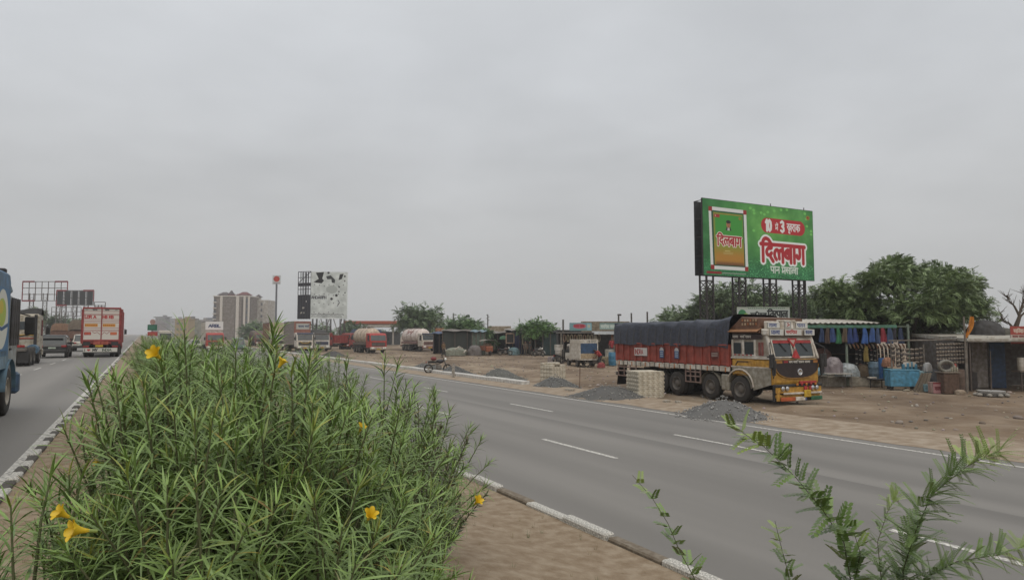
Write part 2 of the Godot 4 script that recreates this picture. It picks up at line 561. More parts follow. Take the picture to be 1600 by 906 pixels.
func make_ground():
	var fn := FastNoiseLite.new()
	fn.seed = 31
	fn.frequency = 0.13
	fn.fractal_octaves = 4
	var xs := [-3000.0, -1200.0, -500.0, -200.0, -80.0, -40.0, -26.0, -20.0, -16.0, -13.0, -10.5, -8.8, -1.2, 5.2, 12.0]
	var x := 16.6
	while x < 48.0:
		xs.append(x); x += 0.35
	xs.append_array([50.0, 53.0, 57.0, 62.0, 72.0, 90.0, 130.0, 220.0, 500.0, 1200.0, 4000.0])
	var zs := [60.0, 30.0, 10.0]
	var z := 4.0
	while z > -60.0:
		zs.append(z); z -= 0.5
	while z > -130.0:
		zs.append(z); z -= 2.0
	zs.append_array([-160.0, -220.0, -400.0, -900.0, -2000.0, -5000.0])
	var pts := []
	for zz in zs:
		var row := PackedVector3Array()
		for xx in xs: row.append(V(xx, ground_at(fn, xx, zz), zz))
		pts.append(row)
	var b := Mb.new()
	b.sheet(func(s: float, t: float): return pts[roundi(t * (zs.size() - 1))][roundi(s * (xs.size() - 1))], xs.size() - 1, zs.size() - 1)
	var m := mat(Color(0.345, 0.288, 0.218), 0.95, T.soil, 0.11, 0.0, true)
	m.normal_enabled = true
	m.normal_texture = T.rough_n
	m.normal_scale = 0.45
	m.detail_enabled = true
	m.detail_blend_mode = BaseMaterial3D.BLEND_MODE_MUL
	m.detail_albedo = T.patches
	m.detail_uv_layer = BaseMaterial3D.DETAIL_UV_2
	m.uv2_triplanar = true
	m.uv2_world_triplanar = true
	m.uv2_scale = V(1.0 / 55.0, 1.0, 1.0 / 80.0)
	struct("ground", b, m)
	# loose stones, clods and litter scattered over the service area
	var xf := []
	var cols := []
	for i in 2600:
		var px := rnd(17.6, 46.0)
		var pz := rnd(-95.0, 0.0)
		var s := rnd(0.02, 0.07) * (1.0 if rnd(0, 1) < 0.9 else 2.0)
		xf.append(Transform3D(Basis.from_euler(V(rnd(0, 6), rnd(0, 6), 0)).scaled(V(s, s * rnd(0.5, 1), s * rnd(0.7, 1.4))), V(px, ground_at(fn, px, pz) + s * 0.25, pz)))
		var k := rnd(0.12, 0.34)
		cols.append(Color(k, k * rnd(0.78, 0.95), k * rnd(0.6, 0.85)))
	var st := Mb.new()
	st.ball(Vector3.ZERO, V(1, 0.8, 1), 6, 4)
	var sm := mat(Color.WHITE, 0.9)
	sm.vertex_color_use_as_albedo = true
	var o := many("loose_stones", st.mesh(), sm, xf, self, cols)
	o.set_meta("kind", "stuff")
	o.set_meta("label", "loose stones and clods scattered over the dirt service area")
	o.set_meta("category", "stones")

func strip(x0: float, x1: float, z0: float, z1: float, y: float, n := 1) -> Mb:
	var b := Mb.new()
	for i in n:
		var a := lerpf(z0, z1, float(i) / n)
		var c := lerpf(z0, z1, float(i + 1) / n)
		b.quad(V(x0, y, a), V(x1, y, a), V(x1, y, c), V(x0, y, c))
	return b

const LEFT := 0.85
func make_roads():
	var tar := mat(Color(0.225, 0.213, 0.196), 0.88, T.asphalt, 0.4, 0.0, true)
	tar.detail_enabled = true
	tar.detail_blend_mode = BaseMaterial3D.BLEND_MODE_MUL
	tar.detail_albedo = T.tracks
	tar.detail_uv_layer = BaseMaterial3D.DETAIL_UV_2
	tar.uv2_triplanar = true
	tar.uv2_world_triplanar = true
	tar.uv2_scale = V(1.0 / 11.6, 1.0, 1.0 / 110.0)
	tar.uv2_offset = V(0.04, 0, 0)
	var lr := struct("left_road", road_sheet(-9.2, -1.28, LEFT), tar)
	var rr := struct("right_road", road_sheet(5.3, 16.9, 0.0), tar)
	var mb := Mb.new()
	var fn := FastNoiseLite.new()
	fn.frequency = 0.7
	fn.seed = 8
	mb.sheet(func(s: float, t: float):
		var x := lerpf(-1.18, 5.12, s)
		var z := lerpf(8.0, -70.0, t)
		return V(x, lerpf(0.93, 0.06, smoothstep(0.05, 0.98, s)) + 0.05 * sin(s * PI) * fn.get_noise_2d(x, z) + 0.03 * fn.get_noise_2d(x * 4, z * 4) * sin(s * PI), z), 30, 200)
	mb.quad(V(-1.18, 0.93, -70), V(5.12, 0.06, -70), V(5.12, 0.06, -2500), V(-1.18, 0.93, -2500))
	var soil := mat(Color(0.30, 0.245, 0.178), 0.95, T.soil, 0.6, 0.0, true)
	soil.normal_enabled = true
	soil.normal_texture = T.rough_n
	soil.normal_scale = 0.6
	struct("median_soil", mb, soil)
	var white := mat(Color(0.60, 0.58, 0.53), 0.7, T.worn, 0.9, 0.0, true)
	part("edge_line", strip(-1.46, -1.33, 20, -1500, LEFT + 0.004, 8), white, lr)
	part("edge_line", strip(15.19, 15.31, 20, -1500, 0.004, 8), white, rr)
	for i in 40: part("lane_dash", strip(-4.6, -4.5, -33.9 - i * 6.8, -36.6 - i * 6.8, LEFT + 0.004), white, lr)
	for i in 40:
		part("lane_dash", strip(12.2, 12.31, -1.8 - i * 8.95, -4.8 - i * 8.95, 0.004), white, rr)
		part("lane_dash", strip(8.8, 8.92, 6.2 - i * 8.95, 3.2 - i * 8.95, 0.004), white, rr)
	# painted kerb stones of the median, white and black in turn
	var kw := mat(Color(0.55, 0.53, 0.48), 0.8, T.worn, 2.2)
	var kb := mat(Color(0.10, 0.095, 0.088), 0.85, T.grime, 1.4)
	var kr := mat(Color(0.22, 0.19, 0.15), 0.85, T.grime, 1.4)
	var kerb_l := Node3D.new()
	kerb_l.name = "median_kerb"
	add_child(kerb_l)
	kerb_l.set_meta("kind", "structure")
	var sb := Mb.new()
	sb.box(Vector3.ZERO, V(0.12, 0.2, 0.44), 0.015)
	var sm := sb.mesh()
	for i in 130: part("kerb_stone", sm, kw if i % 2 else kb, kerb_l, Transform3D(Basis(Vector3.UP, rnd(-0.02, 0.02)), V(-1.23 + rnd(-0.012, 0.012), LEFT + 0.02 + rnd(-0.02, 0.015), -3.0 - i * 0.45)))
	var kerb_r := Node3D.new()
	kerb_r.name = "median_kerb_of_right_road"
	add_child(kerb_r)
	kerb_r.set_meta("kind", "structure")
	var rb := Mb.new()
	rb.box(Vector3.ZERO, V(0.16, 0.26, 0.98), 0.02)
	var rm := rb.mesh()
	for i in 70: part("kerb_stone", rm, kr if i % 3 == 2 else kw, kerb_r, Transform3D(Basis(Vector3.UP, rnd(-0.015, 0.015)), V(5.2 + rnd(-0.015, 0.015), 0.0 + rnd(-0.03, 0.02), 1.5 - i * 1.0)))
	# new concrete kerb along the service area
	var kerb_f := Node3D.new()
	kerb_f.name = "roadside_kerb"
	add_child(kerb_f)
	kerb_f.set_meta("kind", "structure")
	var conc := mat(Color(0.62, 0.60, 0.56), 0.85, T.wide, 0.7, 0.0, true)
	var fb := Mb.new()
	fb.box(Vector3.ZERO, V(0.5, 0.36, 1.96), 0.025)
	var fm := fb.mesh()
	for i in 62: part("kerb_stone", fm, conc, kerb_f, Transform3D(Basis(Vector3.UP, rnd(-0.02, 0.02)), V(17.35 + rnd(-0.03, 0.03), 0.04 + rnd(-0.02, 0.02), -31.5 - i * 2.0)))
	# dust blown onto the tarmac along the kerbs
	var dust := Mb.new()
	dust.sheet(func(s: float, t: float):
		var z := lerpf(10.0, -100.0, t)
		return V(lerpf(15.75 + 0.25 * fn.get_noise_2d(0, z * 0.6), 18.2, s), 0.006 + 0.05 * s, z), 4, 160)
	struct("dusty_shoulder", dust, mat(Color(0.345, 0.293, 0.23), 0.95, T.soil, 0.3, 0.0, true))

func road_sheet(x0: float, x1: float, y: float) -> Mb:
	# uv runs across the road so that the wheel tracks lie along it
	var b := Mb.new()
	var n := 60
	for i in n:
		var a := lerpf(30, -600, float(i) / n)
		var c := lerpf(30, -600, float(i + 1) / n)
		b.quad(V(x0, y, a), V(x1, y, a), V(x1, y, c), V(x0, y, c), Rect2(0, i * 0.1, 1, 0.1))
	b.quad(V(x0, y, -600), V(x1, y, -600), V(x1, y, -2500), V(x0, y, -2500))
	return b

# ---------------------------------------------------------------- hoardings
func lattice_mast(h: float, s: float, step: float, b: Mb = null, at := Vector3.ZERO) -> Mb:
	if b == null: b = Mb.new()
	var c := [V(-s, 0, -s), V(s, 0, -s), V(s, 0, s), V(-s, 0, s)]
	for p in c: b.bar(at + p, at + p + V(0, h, 0), 0.11, 0.11)
	var n := int(h / step)
	for i in n:
		for k in 4:
			var a: Vector3 = at + c[k] + V(0, i * step, 0)
			var d: Vector3 = at + c[(k + 1) % 4] + V(0, (i + 1) * step, 0)
			b.bar(a, d, 0.055, 0.055)
			b.bar(at + c[k] + V(0, (i + 1) * step, 0), d, 0.055, 0.055)
	return b

func billboard_art() -> ImageTexture:
	var w := 1280
	var h := 640
	var c := Canvas.new(w, h, Color.BLACK)
	var f := FastNoiseLite.new()
	f.seed = 3
	f.frequency = 0.006
	var g := FastNoiseLite.new()
	g.noise_type = FastNoiseLite.TYPE_CELLULAR
	g.frequency = 0.075
	for y in h:
		for x in w:
			var u := float(x) / w
			var v := float(y) / h
			var base := Color(0.14, 0.42, 0.20).lerp(Color(0.37, 0.63, 0.27), clampf(1.1 - Vector2((u - 0.62) * 1.1, v - 0.25).length() * 1.5, 0, 1))
			base = base.lerp(Color(0.07, 0.38, 0.22), smoothstep(0.68, 0.95, v) * 0.8)
			var k := f.get_noise_2d(x, y) * 0.10
			if v > 0.68: k += smoothstep(0.68, 0.85, v) * maxf(g.get_noise_2d(x, y) + 0.62, 0.0) * 0.5
			c.img.set_pixel(x, y, Color(clampf(base.r + k, 0, 1), clampf(base.g + k, 0, 1), clampf(base.b + k * 0.8, 0, 1)))
	for x in [320, 640, 960]:
		for y in h: c.shade(x, y, Color(0.02, 0.2, 0.08), 0.3)
	# light rays of sparkle along the top
	var r := RandomNumberGenerator.new()
	r.seed = 9
	for i in 24: c.disc(Vector2(r.randf_range(500, 1260), r.randf_range(10, 240)), 16, 12, Color(0.42, 0.72, 0.33))
	for i in 260: c.disc(Vector2(r.randf_range(440, 1270), r.randf_range(490, 635)), r.randf_range(1.5, 4), r.randf_range(1.5, 4), Color(0.5, 0.84, 0.55))
	for i in 60: c.disc(Vector2(r.randf_range(20, 440), r.randf_range(590, 635)), 3, 3, Color(0.3, 0.6, 0.34))
	# the packet in its white frame with red corners
	c.poly([Vector2(62, 62), Vector2(476, 62), Vector2(486, 588), Vector2(76, 588)], Color(0.82, 0.83, 0.82))
	c.poly([Vector2(90, 92), Vector2(446, 92), Vector2(456, 558), Vector2(104, 558)], Color(0.03, 0.26, 0.12))
	for p in [[62, 62], [442, 62], [76, 552], [448, 552]]: c.rect(p[0], p[1], 38, 38, Color(0.55, 0.07, 0.07))
	for y in range(104, 548):
		var v := (y - 104) / 444.0
		var col := Color(0.20, 0.55, 0.17).lerp(Color(0.52, 0.54, 0.14), smoothstep(0.42, 0.62, v)).lerp(Color(0.66, 0.47, 0.13), smoothstep(0.6, 0.85, v)).lerp(Color(0.40, 0.24, 0.08), smoothstep(0.9, 1.0, v))
		for x in range(112 + int(v * 8), 436 + int(v * 8)):
			var e := absf((x - 278.0 - v * 8) / 165.0)
			c.img.set_pixel(x, y, col.lerp(Color(0.62, 0.50, 0.12), smoothstep(0.84, 1.0, e) * 0.75))
	c.rect(122, 108, 306, 12, Color(0.55, 0.48, 0.14))
	c.rect(118, 122, 62, 26, Color(0.58, 0.08, 0.08))
	c.letters("Ns", 130, 128, 13, 3, Color(0.8, 0.7, 0.6))
	c.disc(Vector2(402, 140), 16, 14, Color(0.5, 0.46, 0.14))
	# small portrait on the packet
	c.poly([Vector2(242, 252), Vector2(252, 226), Vector2(296, 226), Vector2(308, 252)], Color(0.13, 0.09, 0.08))
	c.poly([Vector2(262, 252), Vector2(266, 224), Vector2(284, 224), Vector2(288, 252)], Color(0.7, 0.7, 0.68))
	c.disc(Vector2(274, 200), 23, 30, Color(0.62, 0.40, 0.28))
	c.disc(Vector2(274, 178), 25, 14, Color(0.05, 0.04, 0.04))
	for s in [-9, 9]: c.disc(Vector2(274 + s, 198), 3, 2, Color(0.08, 0.05, 0.04))
	c.line(Vector2(268, 216), Vector2(280, 216), 3, Color(0.28, 0.1, 0.08))
	for p in [[26, Color(0.85, 0.82, 0.78)], [14, Color(0.62, 0.04, 0.08)]]: c.letters("idlbag", 146, 306, 76, p[0], p[1], true, 1.0)
	c.rect(230, 424, 60, 8, Color(0.72, 0.66, 0.4))
	c.rect(210, 440, 110, 5, Color(0.68, 0.6, 0.35))
	c.rect(214, 450, 104, 5, Color(0.68, 0.6, 0.35))
	# the red lozenge
	c.pill(Vector2(710, 172), Vector2(1110, 172), 132, Color(0.66, 0.06, 0.10))
	c.letters("10", 700, 126, 92, 25, Color(0.85, 0.85, 0.84), false, 0.72)
	c.letters("meM", 812, 158, 48, 8, Color(0.85, 0.85, 0.84), true, 1.0)
	c.letters("3", 878, 124, 94, 23, Color(0.85, 0.85, 0.84), false, 0.78)
	c.letters("Kurak".replace("Ku", "Ku"), 954, 142, 62, 11, Color(0.85, 0.85, 0.84), true, 1.02)
	# the big word
	for p in [[70, Color(0.86, 0.87, 0.86)], [34, Color(0.64, 0.05, 0.10)]]: c.letters("idlbag", 636, 340, 150, p[0], p[1], true, 1.0)
	c.letters("pan msala", 742, 536, 54, 11, Color(0.80, 0.83, 0.80), true, 1.25)
	c.rect(30, 606, 160, 20, Color(0.5, 0.06, 0.06))
	c.rect(198, 612, 260, 9, Color(0.5, 0.56, 0.5))
	c.disc(Vector2(1218, 66), 24, 20, Color(0.55, 0.42, 0.06))
	c.disc(Vector2(1218, 66), 10, 9, Color(0.5, 0.05, 0.05))
	return c.tex()

func make_big_billboard():
	var a := V(38.56, 13.29, -39.63)
	var d := V(51.27, 13.43, -39.44)
	var base := V((a.x + d.x) / 2, 0, (a.z + d.z) / 2)
	var wide := Vector2(d.x - a.x, d.z - a.z).length()
	var yaw := atan2(-(d.z - a.z), d.x - a.x)
	var y1 := (a.y + d.y) / 2
	var y0 := 7.23
	y1 = 13.29
	var t := thing("billboard", "tall green pan masala hoarding with a packet picture and red lettering", "billboard", base, yaw)
	var h := y1 - y0
	var pb := Mb.new()
	pb.quad(V(-wide / 2, y0, 0.06), V(wide / 2, y0, 0.06), V(wide / 2, y1, 0.06), V(-wide / 2, y1, 0.06))
	part("poster", pb, printed(billboard_art(), 0.55), t)
	var rim := Mb.new()
	for y in [y0, y1]: rim.bar(V(-wide / 2 - 0.03, y, 0), V(wide / 2 + 0.03, y, 0), 0.1, 0.08)
	for x in [-wide / 2, wide / 2]: rim.bar(V(x, y0, 0), V(x, y1, 0), 0.08, 0.1)
	for i in 9: rim.bar(V(lerpf(-wide / 2, wide / 2, i / 8.0), y0, -0.06), V(lerpf(-wide / 2, wide / 2, i / 8.0), y1, -0.06), 0.06, 0.06)
	for i in 7: rim.bar(V(-wide / 2, lerpf(y0, y1, i / 6.0), -0.1), V(wide / 2, lerpf(y0, y1, i / 6.0), -0.1), 0.05, 0.05)
	var steel := paint(0.035, 0.03, 0.03, 0.7)
	part("frame", rim, steel, t)
	# the dark painted back face, 0.8 m behind the front one, shows past the left edge
	var bb := Mb.new()
	bb.box(V(-0.05, (y0 + y1) / 2 - 0.05, -0.85), V(wide, h - 0.1, 0.05))
	part("back_panel", bb, paint(0.03, 0.035, 0.045, 0.7), t)
	for i in 5:
		for x in [-wide / 2 + 0.1, wide / 2 - 0.1]:
			var tie := Mb.new()
			tie.bar(V(x, lerpf(y0 + .1, y1 - .1, i / 4.0), -0.1), V(x, lerpf(y0 + .1, y1 - .1, i / 4.0), -0.83), 0.05, 0.05)
			part("cross_tie", tie, steel, t)
	for k in 4:
		var x := lerpf(-wide / 2 + 0.75, wide / 2 - 1.35, k / 3.0)
		part("lattice_column", lattice_mast(y0 + 0.2, 0.36, 0.62, null, V(x, 0, -0.45)), steel, t)
	var pl := Mb.new()
	for x in [wide / 2 - 0.35, wide / 2 - 0.25]: pl.bar(V(x, 0, -0.8), V(x, y0, -0.8), 0.06, 0.06)
	part("drain_pipe", pl, steel, t)
	for x in [0.1, 0.42]:
		var pegs := Mb.new()
		pegs.bar(V(wide * x, y1, 0), V(wide * x, y1 + 0.25, 0), 0.05, 0.05)
		part("lamp_bracket", pegs, steel, t)

func make_old_billboard():
	# torn hoarding with a dark, half-stripped side face
	var z := 118.0
	var a := V(25.57, 13.42, -119.87)
	var d := V(31.52, 13.22, -118.37)
	var e := V(23.83, 13.51, -121.95)
	var y0 := 5.25
	var t := thing("old_billboard", "torn white hoarding with black holes and a stripped dark left face", "billboard", V(a.x, 0, a.z))
	var ox := V(a.x, 0, a.z)
	var q := V(d.x - a.x, 0, d.z - a.z)
	var p := V(e.x - a.x, 0, e.z - a.z)
	var y1 := a.y
	var c := Canvas.new(320, 400, Color(0.68, 0.70, 0.70))
	var f := FastNoiseLite.new()
	f.frequency = 0.012
	f.seed = 6
	for y in 400:
		for x in 320:
			var k := f.get_noise_2d(x, y) * 0.12
			c.img.set_pixel(x, y, Color(0.74 + k, 0.76 + k, 0.75 + k))
	var black := Color(0.05, 0.05, 0.06)
	c.poly([Vector2(40, 10), Vector2(110, 4), Vector2(96, 60), Vector2(112, 76), Vector2(92, 100), Vector2(20, 92), Vector2(66, 62)], black)
	c.poly([Vector2(130, 40), Vector2(170, 30), Vector2(210, 70), Vector2(206, 96), Vector2(180, 92), Vector2(176, 62), Vector2(140, 64)], Color(0.16, 0.17, 0.18))
	c.poly([Vector2(250, 20), Vector2(284, 14), Vector2(268, 60), Vector2(240, 70)], black)
	for i in [[150, 8, 10], [190, 128, 8], [190, 168, 9], [222, 200, 11], [180, 230, 11], [246, 128, 7], [294, 36, 8], [294, 76, 6], [244, 168, 6], [298, 176, 6]]: c.disc(Vector2(i[0], i[1]), i[2], i[2], black)
	for i in 26: c.disc(Vector2(30 + (i % 7) * 42, 110 + (i / 7) * 78 + (i % 3) * 6), 4, 4, Color(0.2, 0.2, 0.22))
	c.disc(Vector2(180, 150), 50, 34, Color(0.62, 0.64, 0.63))
	c.curve([Vector2(236, 240), Vector2(250, 262), Vector2(232, 290)], 6, Color(0.3, 0.3, 0.32))
	c.letters("ANDARPH", 4, 208, 22, 5, Color(0.14, 0.14, 0.18), false, 1.35)
	for i in 30:
		c.rect(6 + i * 9.6, 358 + (i * 7) % 4, 6, 8, Color(0.12, 0.12, 0.14))
		if i < 26: c.rect(6 + i * 10.4, 378, 7, 6, Color(0.16, 0.16, 0.18))
	var b := Mb.new()
	b.quad(V(0, y0, 0), q + V(0, y0, 0), q + V(0, y1, 0), V(0, y1, 0))
	part("poster", b, printed(c.tex(), 0.7), t)
	var bk := Mb.new()
	bk.bar(V(0, (y0 + y1) / 2, 0) + V(0.0, 0, -0.12), q + V(0, (y0 + y1) / 2, -0.12), 0.1, y1 - y0 - 0.1)
	part("backing", bk, paint(0.2, 0.2, 0.2), t)
	var dark := paint(0.03, 0.03, 0.045, 0.7)
	var lo := Mb.new()
	var hh := y1 - y0
	lo.quad(p + V(0, y0, 0), V(-0.02, y0, 0), V(-0.02, y0 + hh * 0.5, 0), p + V(0, y0 + hh * 0.5, 0))
	lo.quad(p + V(0, y0 + hh * 0.69, 0), V(-0.02, y0 + hh * 0.69, 0), V(-0.02, y0 + hh * 0.76, 0), p + V(0, y0 + hh * 0.76, 0))
	part("side_panel", lo, dark, t)
	var fr := Mb.new()
	for i in 6:
		var k := i / 5.0
		fr.bar(p * k + V(0, y0, -0.05), p * k + V(0, y1, -0.05), 0.1, 0.1)
	for i in 9: fr.bar(p + V(0, lerpf(y0, y1, i / 8.0), -0.05), V(0, lerpf(y0, y1, i / 8.0), -0.05), 0.1, 0.1)
	fr.bar(p + V(0, y0 + hh * 0.76, -0.05), V(0, y1, -0.05), 0.08, 0.08)
	for i in 6: fr.bar(p * 0.7 + V(0, y0 + hh * 0.5, -1.2) + q * 0.04 * i, p * 0.7 + V(0, y1, -1.2) + q * 0.04 * i, 0.08, 0.08)
	part("side_frame", fr, dark, t)
	for i in 7:
		var holes := Mb.new()
		holes.box(p * rnd(0.15, 0.85) + V(0, y0 + hh * rnd(0.05, 0.45), 0.02), V(0.28, 0.28, 0.02))
		part("patch", holes, paint(0.55, 0.56, 0.56), t)
	for k in 3:
		var o: Vector3 = q * (0.15 + 0.38 * k)
		part("lattice_leg", lattice_mast(y0, 0.35, 1.1, null, o + V(0, 0, -0.9)), paint(0.12, 0.12, 0.13), t)
	var br := Mb.new()
	for k in 2:
		br.bar(q * (0.3 + 0.35 * k) + V(0, 0.6, -0.5), q * (0.53 + 0.35 * k) + V(0, y0, -0.5), 0.12, 0.12)
		br.bar(q * (0.53 + 0.35 * k) + V(0, 0.6, -0.5), q * (0.3 + 0.35 * k) + V(0, y0, -0.5), 0.12, 0.12)
	part("brace", br, paint(0.3, 0.3, 0.3), t)

# bare hoarding frames over the left carriageway's verge
func bare_frame(label: String, u0: Vector3, u1: Vector3, y0: float, nx: int, ny: int, red: bool) -> Node3D:
	var at := V((u0.x + u1.x) / 2, 0, (u0.z + u1.z) / 2)
	var t := thing("hoarding_frame", label, "billboard frame", at, 0, "bare hoarding frames beyond the left carriageway")
	var p := V(u0.x, 0, u0.z) - at
	var q := V(u1.x, 0, u1.z) - at
	var y1 := u0.y
	var steel := paint(0.16, 0.15, 0.15, 0.7)
	for i in nx + 1:
		var b := Mb.new()
		b.bar(p.lerp(q, float(i) / nx) + V(0, y0, 0), p.lerp(q, float(i) / nx) + V(0, y1, 0), 0.16, 0.16)
		part("upright", b, steel, t)
	for i in ny + 1:
		var b := Mb.new()
		b.bar(p + V(0, lerpf(y0, y1, float(i) / ny), 0.1), q + V(0, lerpf(y0, y1, float(i) / ny), 0.1), 0.15, 0.15)
		part("rail", b, steel, t)
	var legs := Mb.new()
	for i in 3:
		part("lattice_leg", lattice_mast(y0 + 0.4 * (y1 - y0), 0.4, 1.4, null, p.lerp(q, 0.2 + 0.3 * i) + V(0, 0, -0.8)), steel, t)
	if red:
		for e in [[0.0, 0.26, y1], [0.72, 1.0, y1], [0.0, 0.28, y0]]:
			var b := Mb.new()
			b.bar(p.lerp(q, e[0]) + V(0, e[2], 0.2), p.lerp(q, e[1]) + V(0, e[2], 0.2), 0.2, 0.35)
			part("red_trim", b, paint(0.25, 0.03, 0.04), t)
		for e in [[0.0, y1 - 2.0, y1], [1.0, y1 - 2.4, y1], [0.0, y0, y0 + 2.2]]:
			var b := Mb.new()
			b.bar(p.lerp(q, e[0]) + V(0, e[1], 0.2), p.lerp(q, e[0]) + V(0, e[2], 0.2), 0.3, 0.2)
			part("red_trim", b, paint(0.25, 0.03, 0.04), t)
	return t

func make_left_frames():
	bare_frame("tall bare steel hoarding frame with red corners, left of the dark panels", V(-24.69, 14.87, -194.94), V(-15.45, 14.57, -189.95), 10.38, 7, 3, true)
	var t := bare_frame("hoarding frame filled with dark panels and red edging", V(-16.54, 12.14, -179.32), V(-9.37, 12.00, -175.43), 8.91, 5, 2, true)
	var u0 := V(-16.54, 12.14, -179.32)
	var u1 := V(-9.37, 12.00, -175.43)
	var y0 := 8.91
	var dx := V(u1.x - u0.x, 0, u1.z - u0.z)
	for i in 5:
		var b := Mb.new()
		var a: Vector3 = -dx / 2 + dx * (i / 5.0 + 0.02) + V(0, y0 + 0.1, 0.25)
		var d: Vector3 = -dx / 2 + dx * ((i + 1) / 5.0 - 0.02) + V(0, y0 + 0.1, 0.25)
		var up := V(0, u0.y - y0 - 0.2, 0)
		b.quad(a, d, d + up, a + up)
		part("dark_panel", b, mat(Color(0.07, 0.075, 0.08), 0.8, T.gravel, 0.25), t)
	bare_frame("small bare hoarding frame above the red lorry", V(-10.39, 10.55, -198.90), V(-8.01, 10.55, -197.61), 9.44, 1, 1, false)
	bare_frame("low bare hoarding frame above the roadside trees", V(-22.05, 10.06, -228.08), V(-14.85, 9.89, -224.18), 7.58, 6, 2, false)

# ---------------------------------------------------------------- wheels and vehicle bits
func wheel_at(t: Node3D, p: Vector3, r: float, w: float, rim := "steel", side := 1.0):
	var key := "wheel %.2f %.2f" % [r, w]
	if not M.has(key):
		var b := Mb.new()
		b.xf = Transform3D(Basis(Vector3(0, 0, 1), -PI / 2), Vector3.ZERO)
		b.lathe([Vector2(r * 0.6, -w / 2), Vector2(r * 0.9, -w / 2), Vector2(r * 0.98, -w * 0.42), Vector2(r, -w * 0.3), Vector2(r, -0.02), Vector2(r * 0.97, -0.015), Vector2(r * 0.97, 0.015), Vector2(r, 0.02), Vector2(r, w * 0.3), Vector2(r * 0.98, w * 0.42), Vector2(r * 0.9, w / 2), Vector2(r * 0.6, w / 2), Vector2(r * 0.57, w * 0.3)], 22)
		var c := Mb.new()
		c.xf = b.xf
		c.lathe([Vector2(r * 0.6, w * 0.46), Vector2(r * 0.55, w * 0.5), Vector2(r * 0.5, w * 0.25), Vector2(r * 0.34, w * 0.16), Vector2(r * 0.27, w * 0.34), Vector2(r * 0.2, w * 0.42), Vector2(0.0, w * 0.44)], 18)
		for i in 8: c.cyl(V(cos(TAU * i / 8) * r * 0.42, w * 0.2, sin(TAU * i / 8) * r * 0.42), V(cos(TAU * i / 8) * r * 0.42, w * 0.3, sin(TAU * i / 8) * r * 0.42), r * 0.035, -1, 6)
		M[key] = [b.mesh(), c.mesh()]
	var tyre := part("wheel", M[key][0], mat_of("tyre"), t, Transform3D(Basis(Vector3.UP, 0.0 if side > 0 else PI), p))
	part("rim", M[key][1], mat_of(rim), tyre)

func mat_of(k: String) -> StandardMaterial3D:
	match k:
		"tyre": return paint(0.045, 0.042, 0.04, 0.9)
		"steel": return paint(0.16, 0.15, 0.14, 0.6)
		"hub": return paint(0.42, 0.4, 0.36, 0.5)
		"black": return paint(0.025, 0.025, 0.027, 0.6)
		"under": return paint(0.04, 0.037, 0.034, 0.85)
		"chrome":
			if not M.has(k): M[k] = mat(Color(0.55, 0.55, 0.55), 0.25, null, 1.0, 0.9)
			return M[k]
		"glass":
			if not M.has(k): M[k] = mat(Color(0.035, 0.042, 0.045), 0.08)
			return M[k]
		"lamp":
			if not M.has(k): M[k] = mat(Color(0.7, 0.7, 0.66), 0.12)
			return M[k]
		"plate": return paint(0.62, 0.42, 0.03, 0.5)
		"red": return paint(0.34, 0.02, 0.02, 0.4)
		"amber": return paint(0.6, 0.22, 0.02, 0.3)
	return paint(0.5, 0.5, 0.5)

func axle(t: Node3D, x: float, z: float, r := 0.5, w := 0.28, rim := "steel", dual := false):
	for s: float in [-1.0, 1.0]:
		wheel_at(t, V(s * (x - w / 2), r, z), r, w, rim, s)
		if dual: wheel_at(t, V(s * (x - w * 1.7), r, z), r, w, rim, s)
	var b := Mb.new()
	b.cyl(V(-x + w, r, z), V(x - w, r, z), 0.09, -1, 8)
	part("axle", b, mat_of("under"), t)

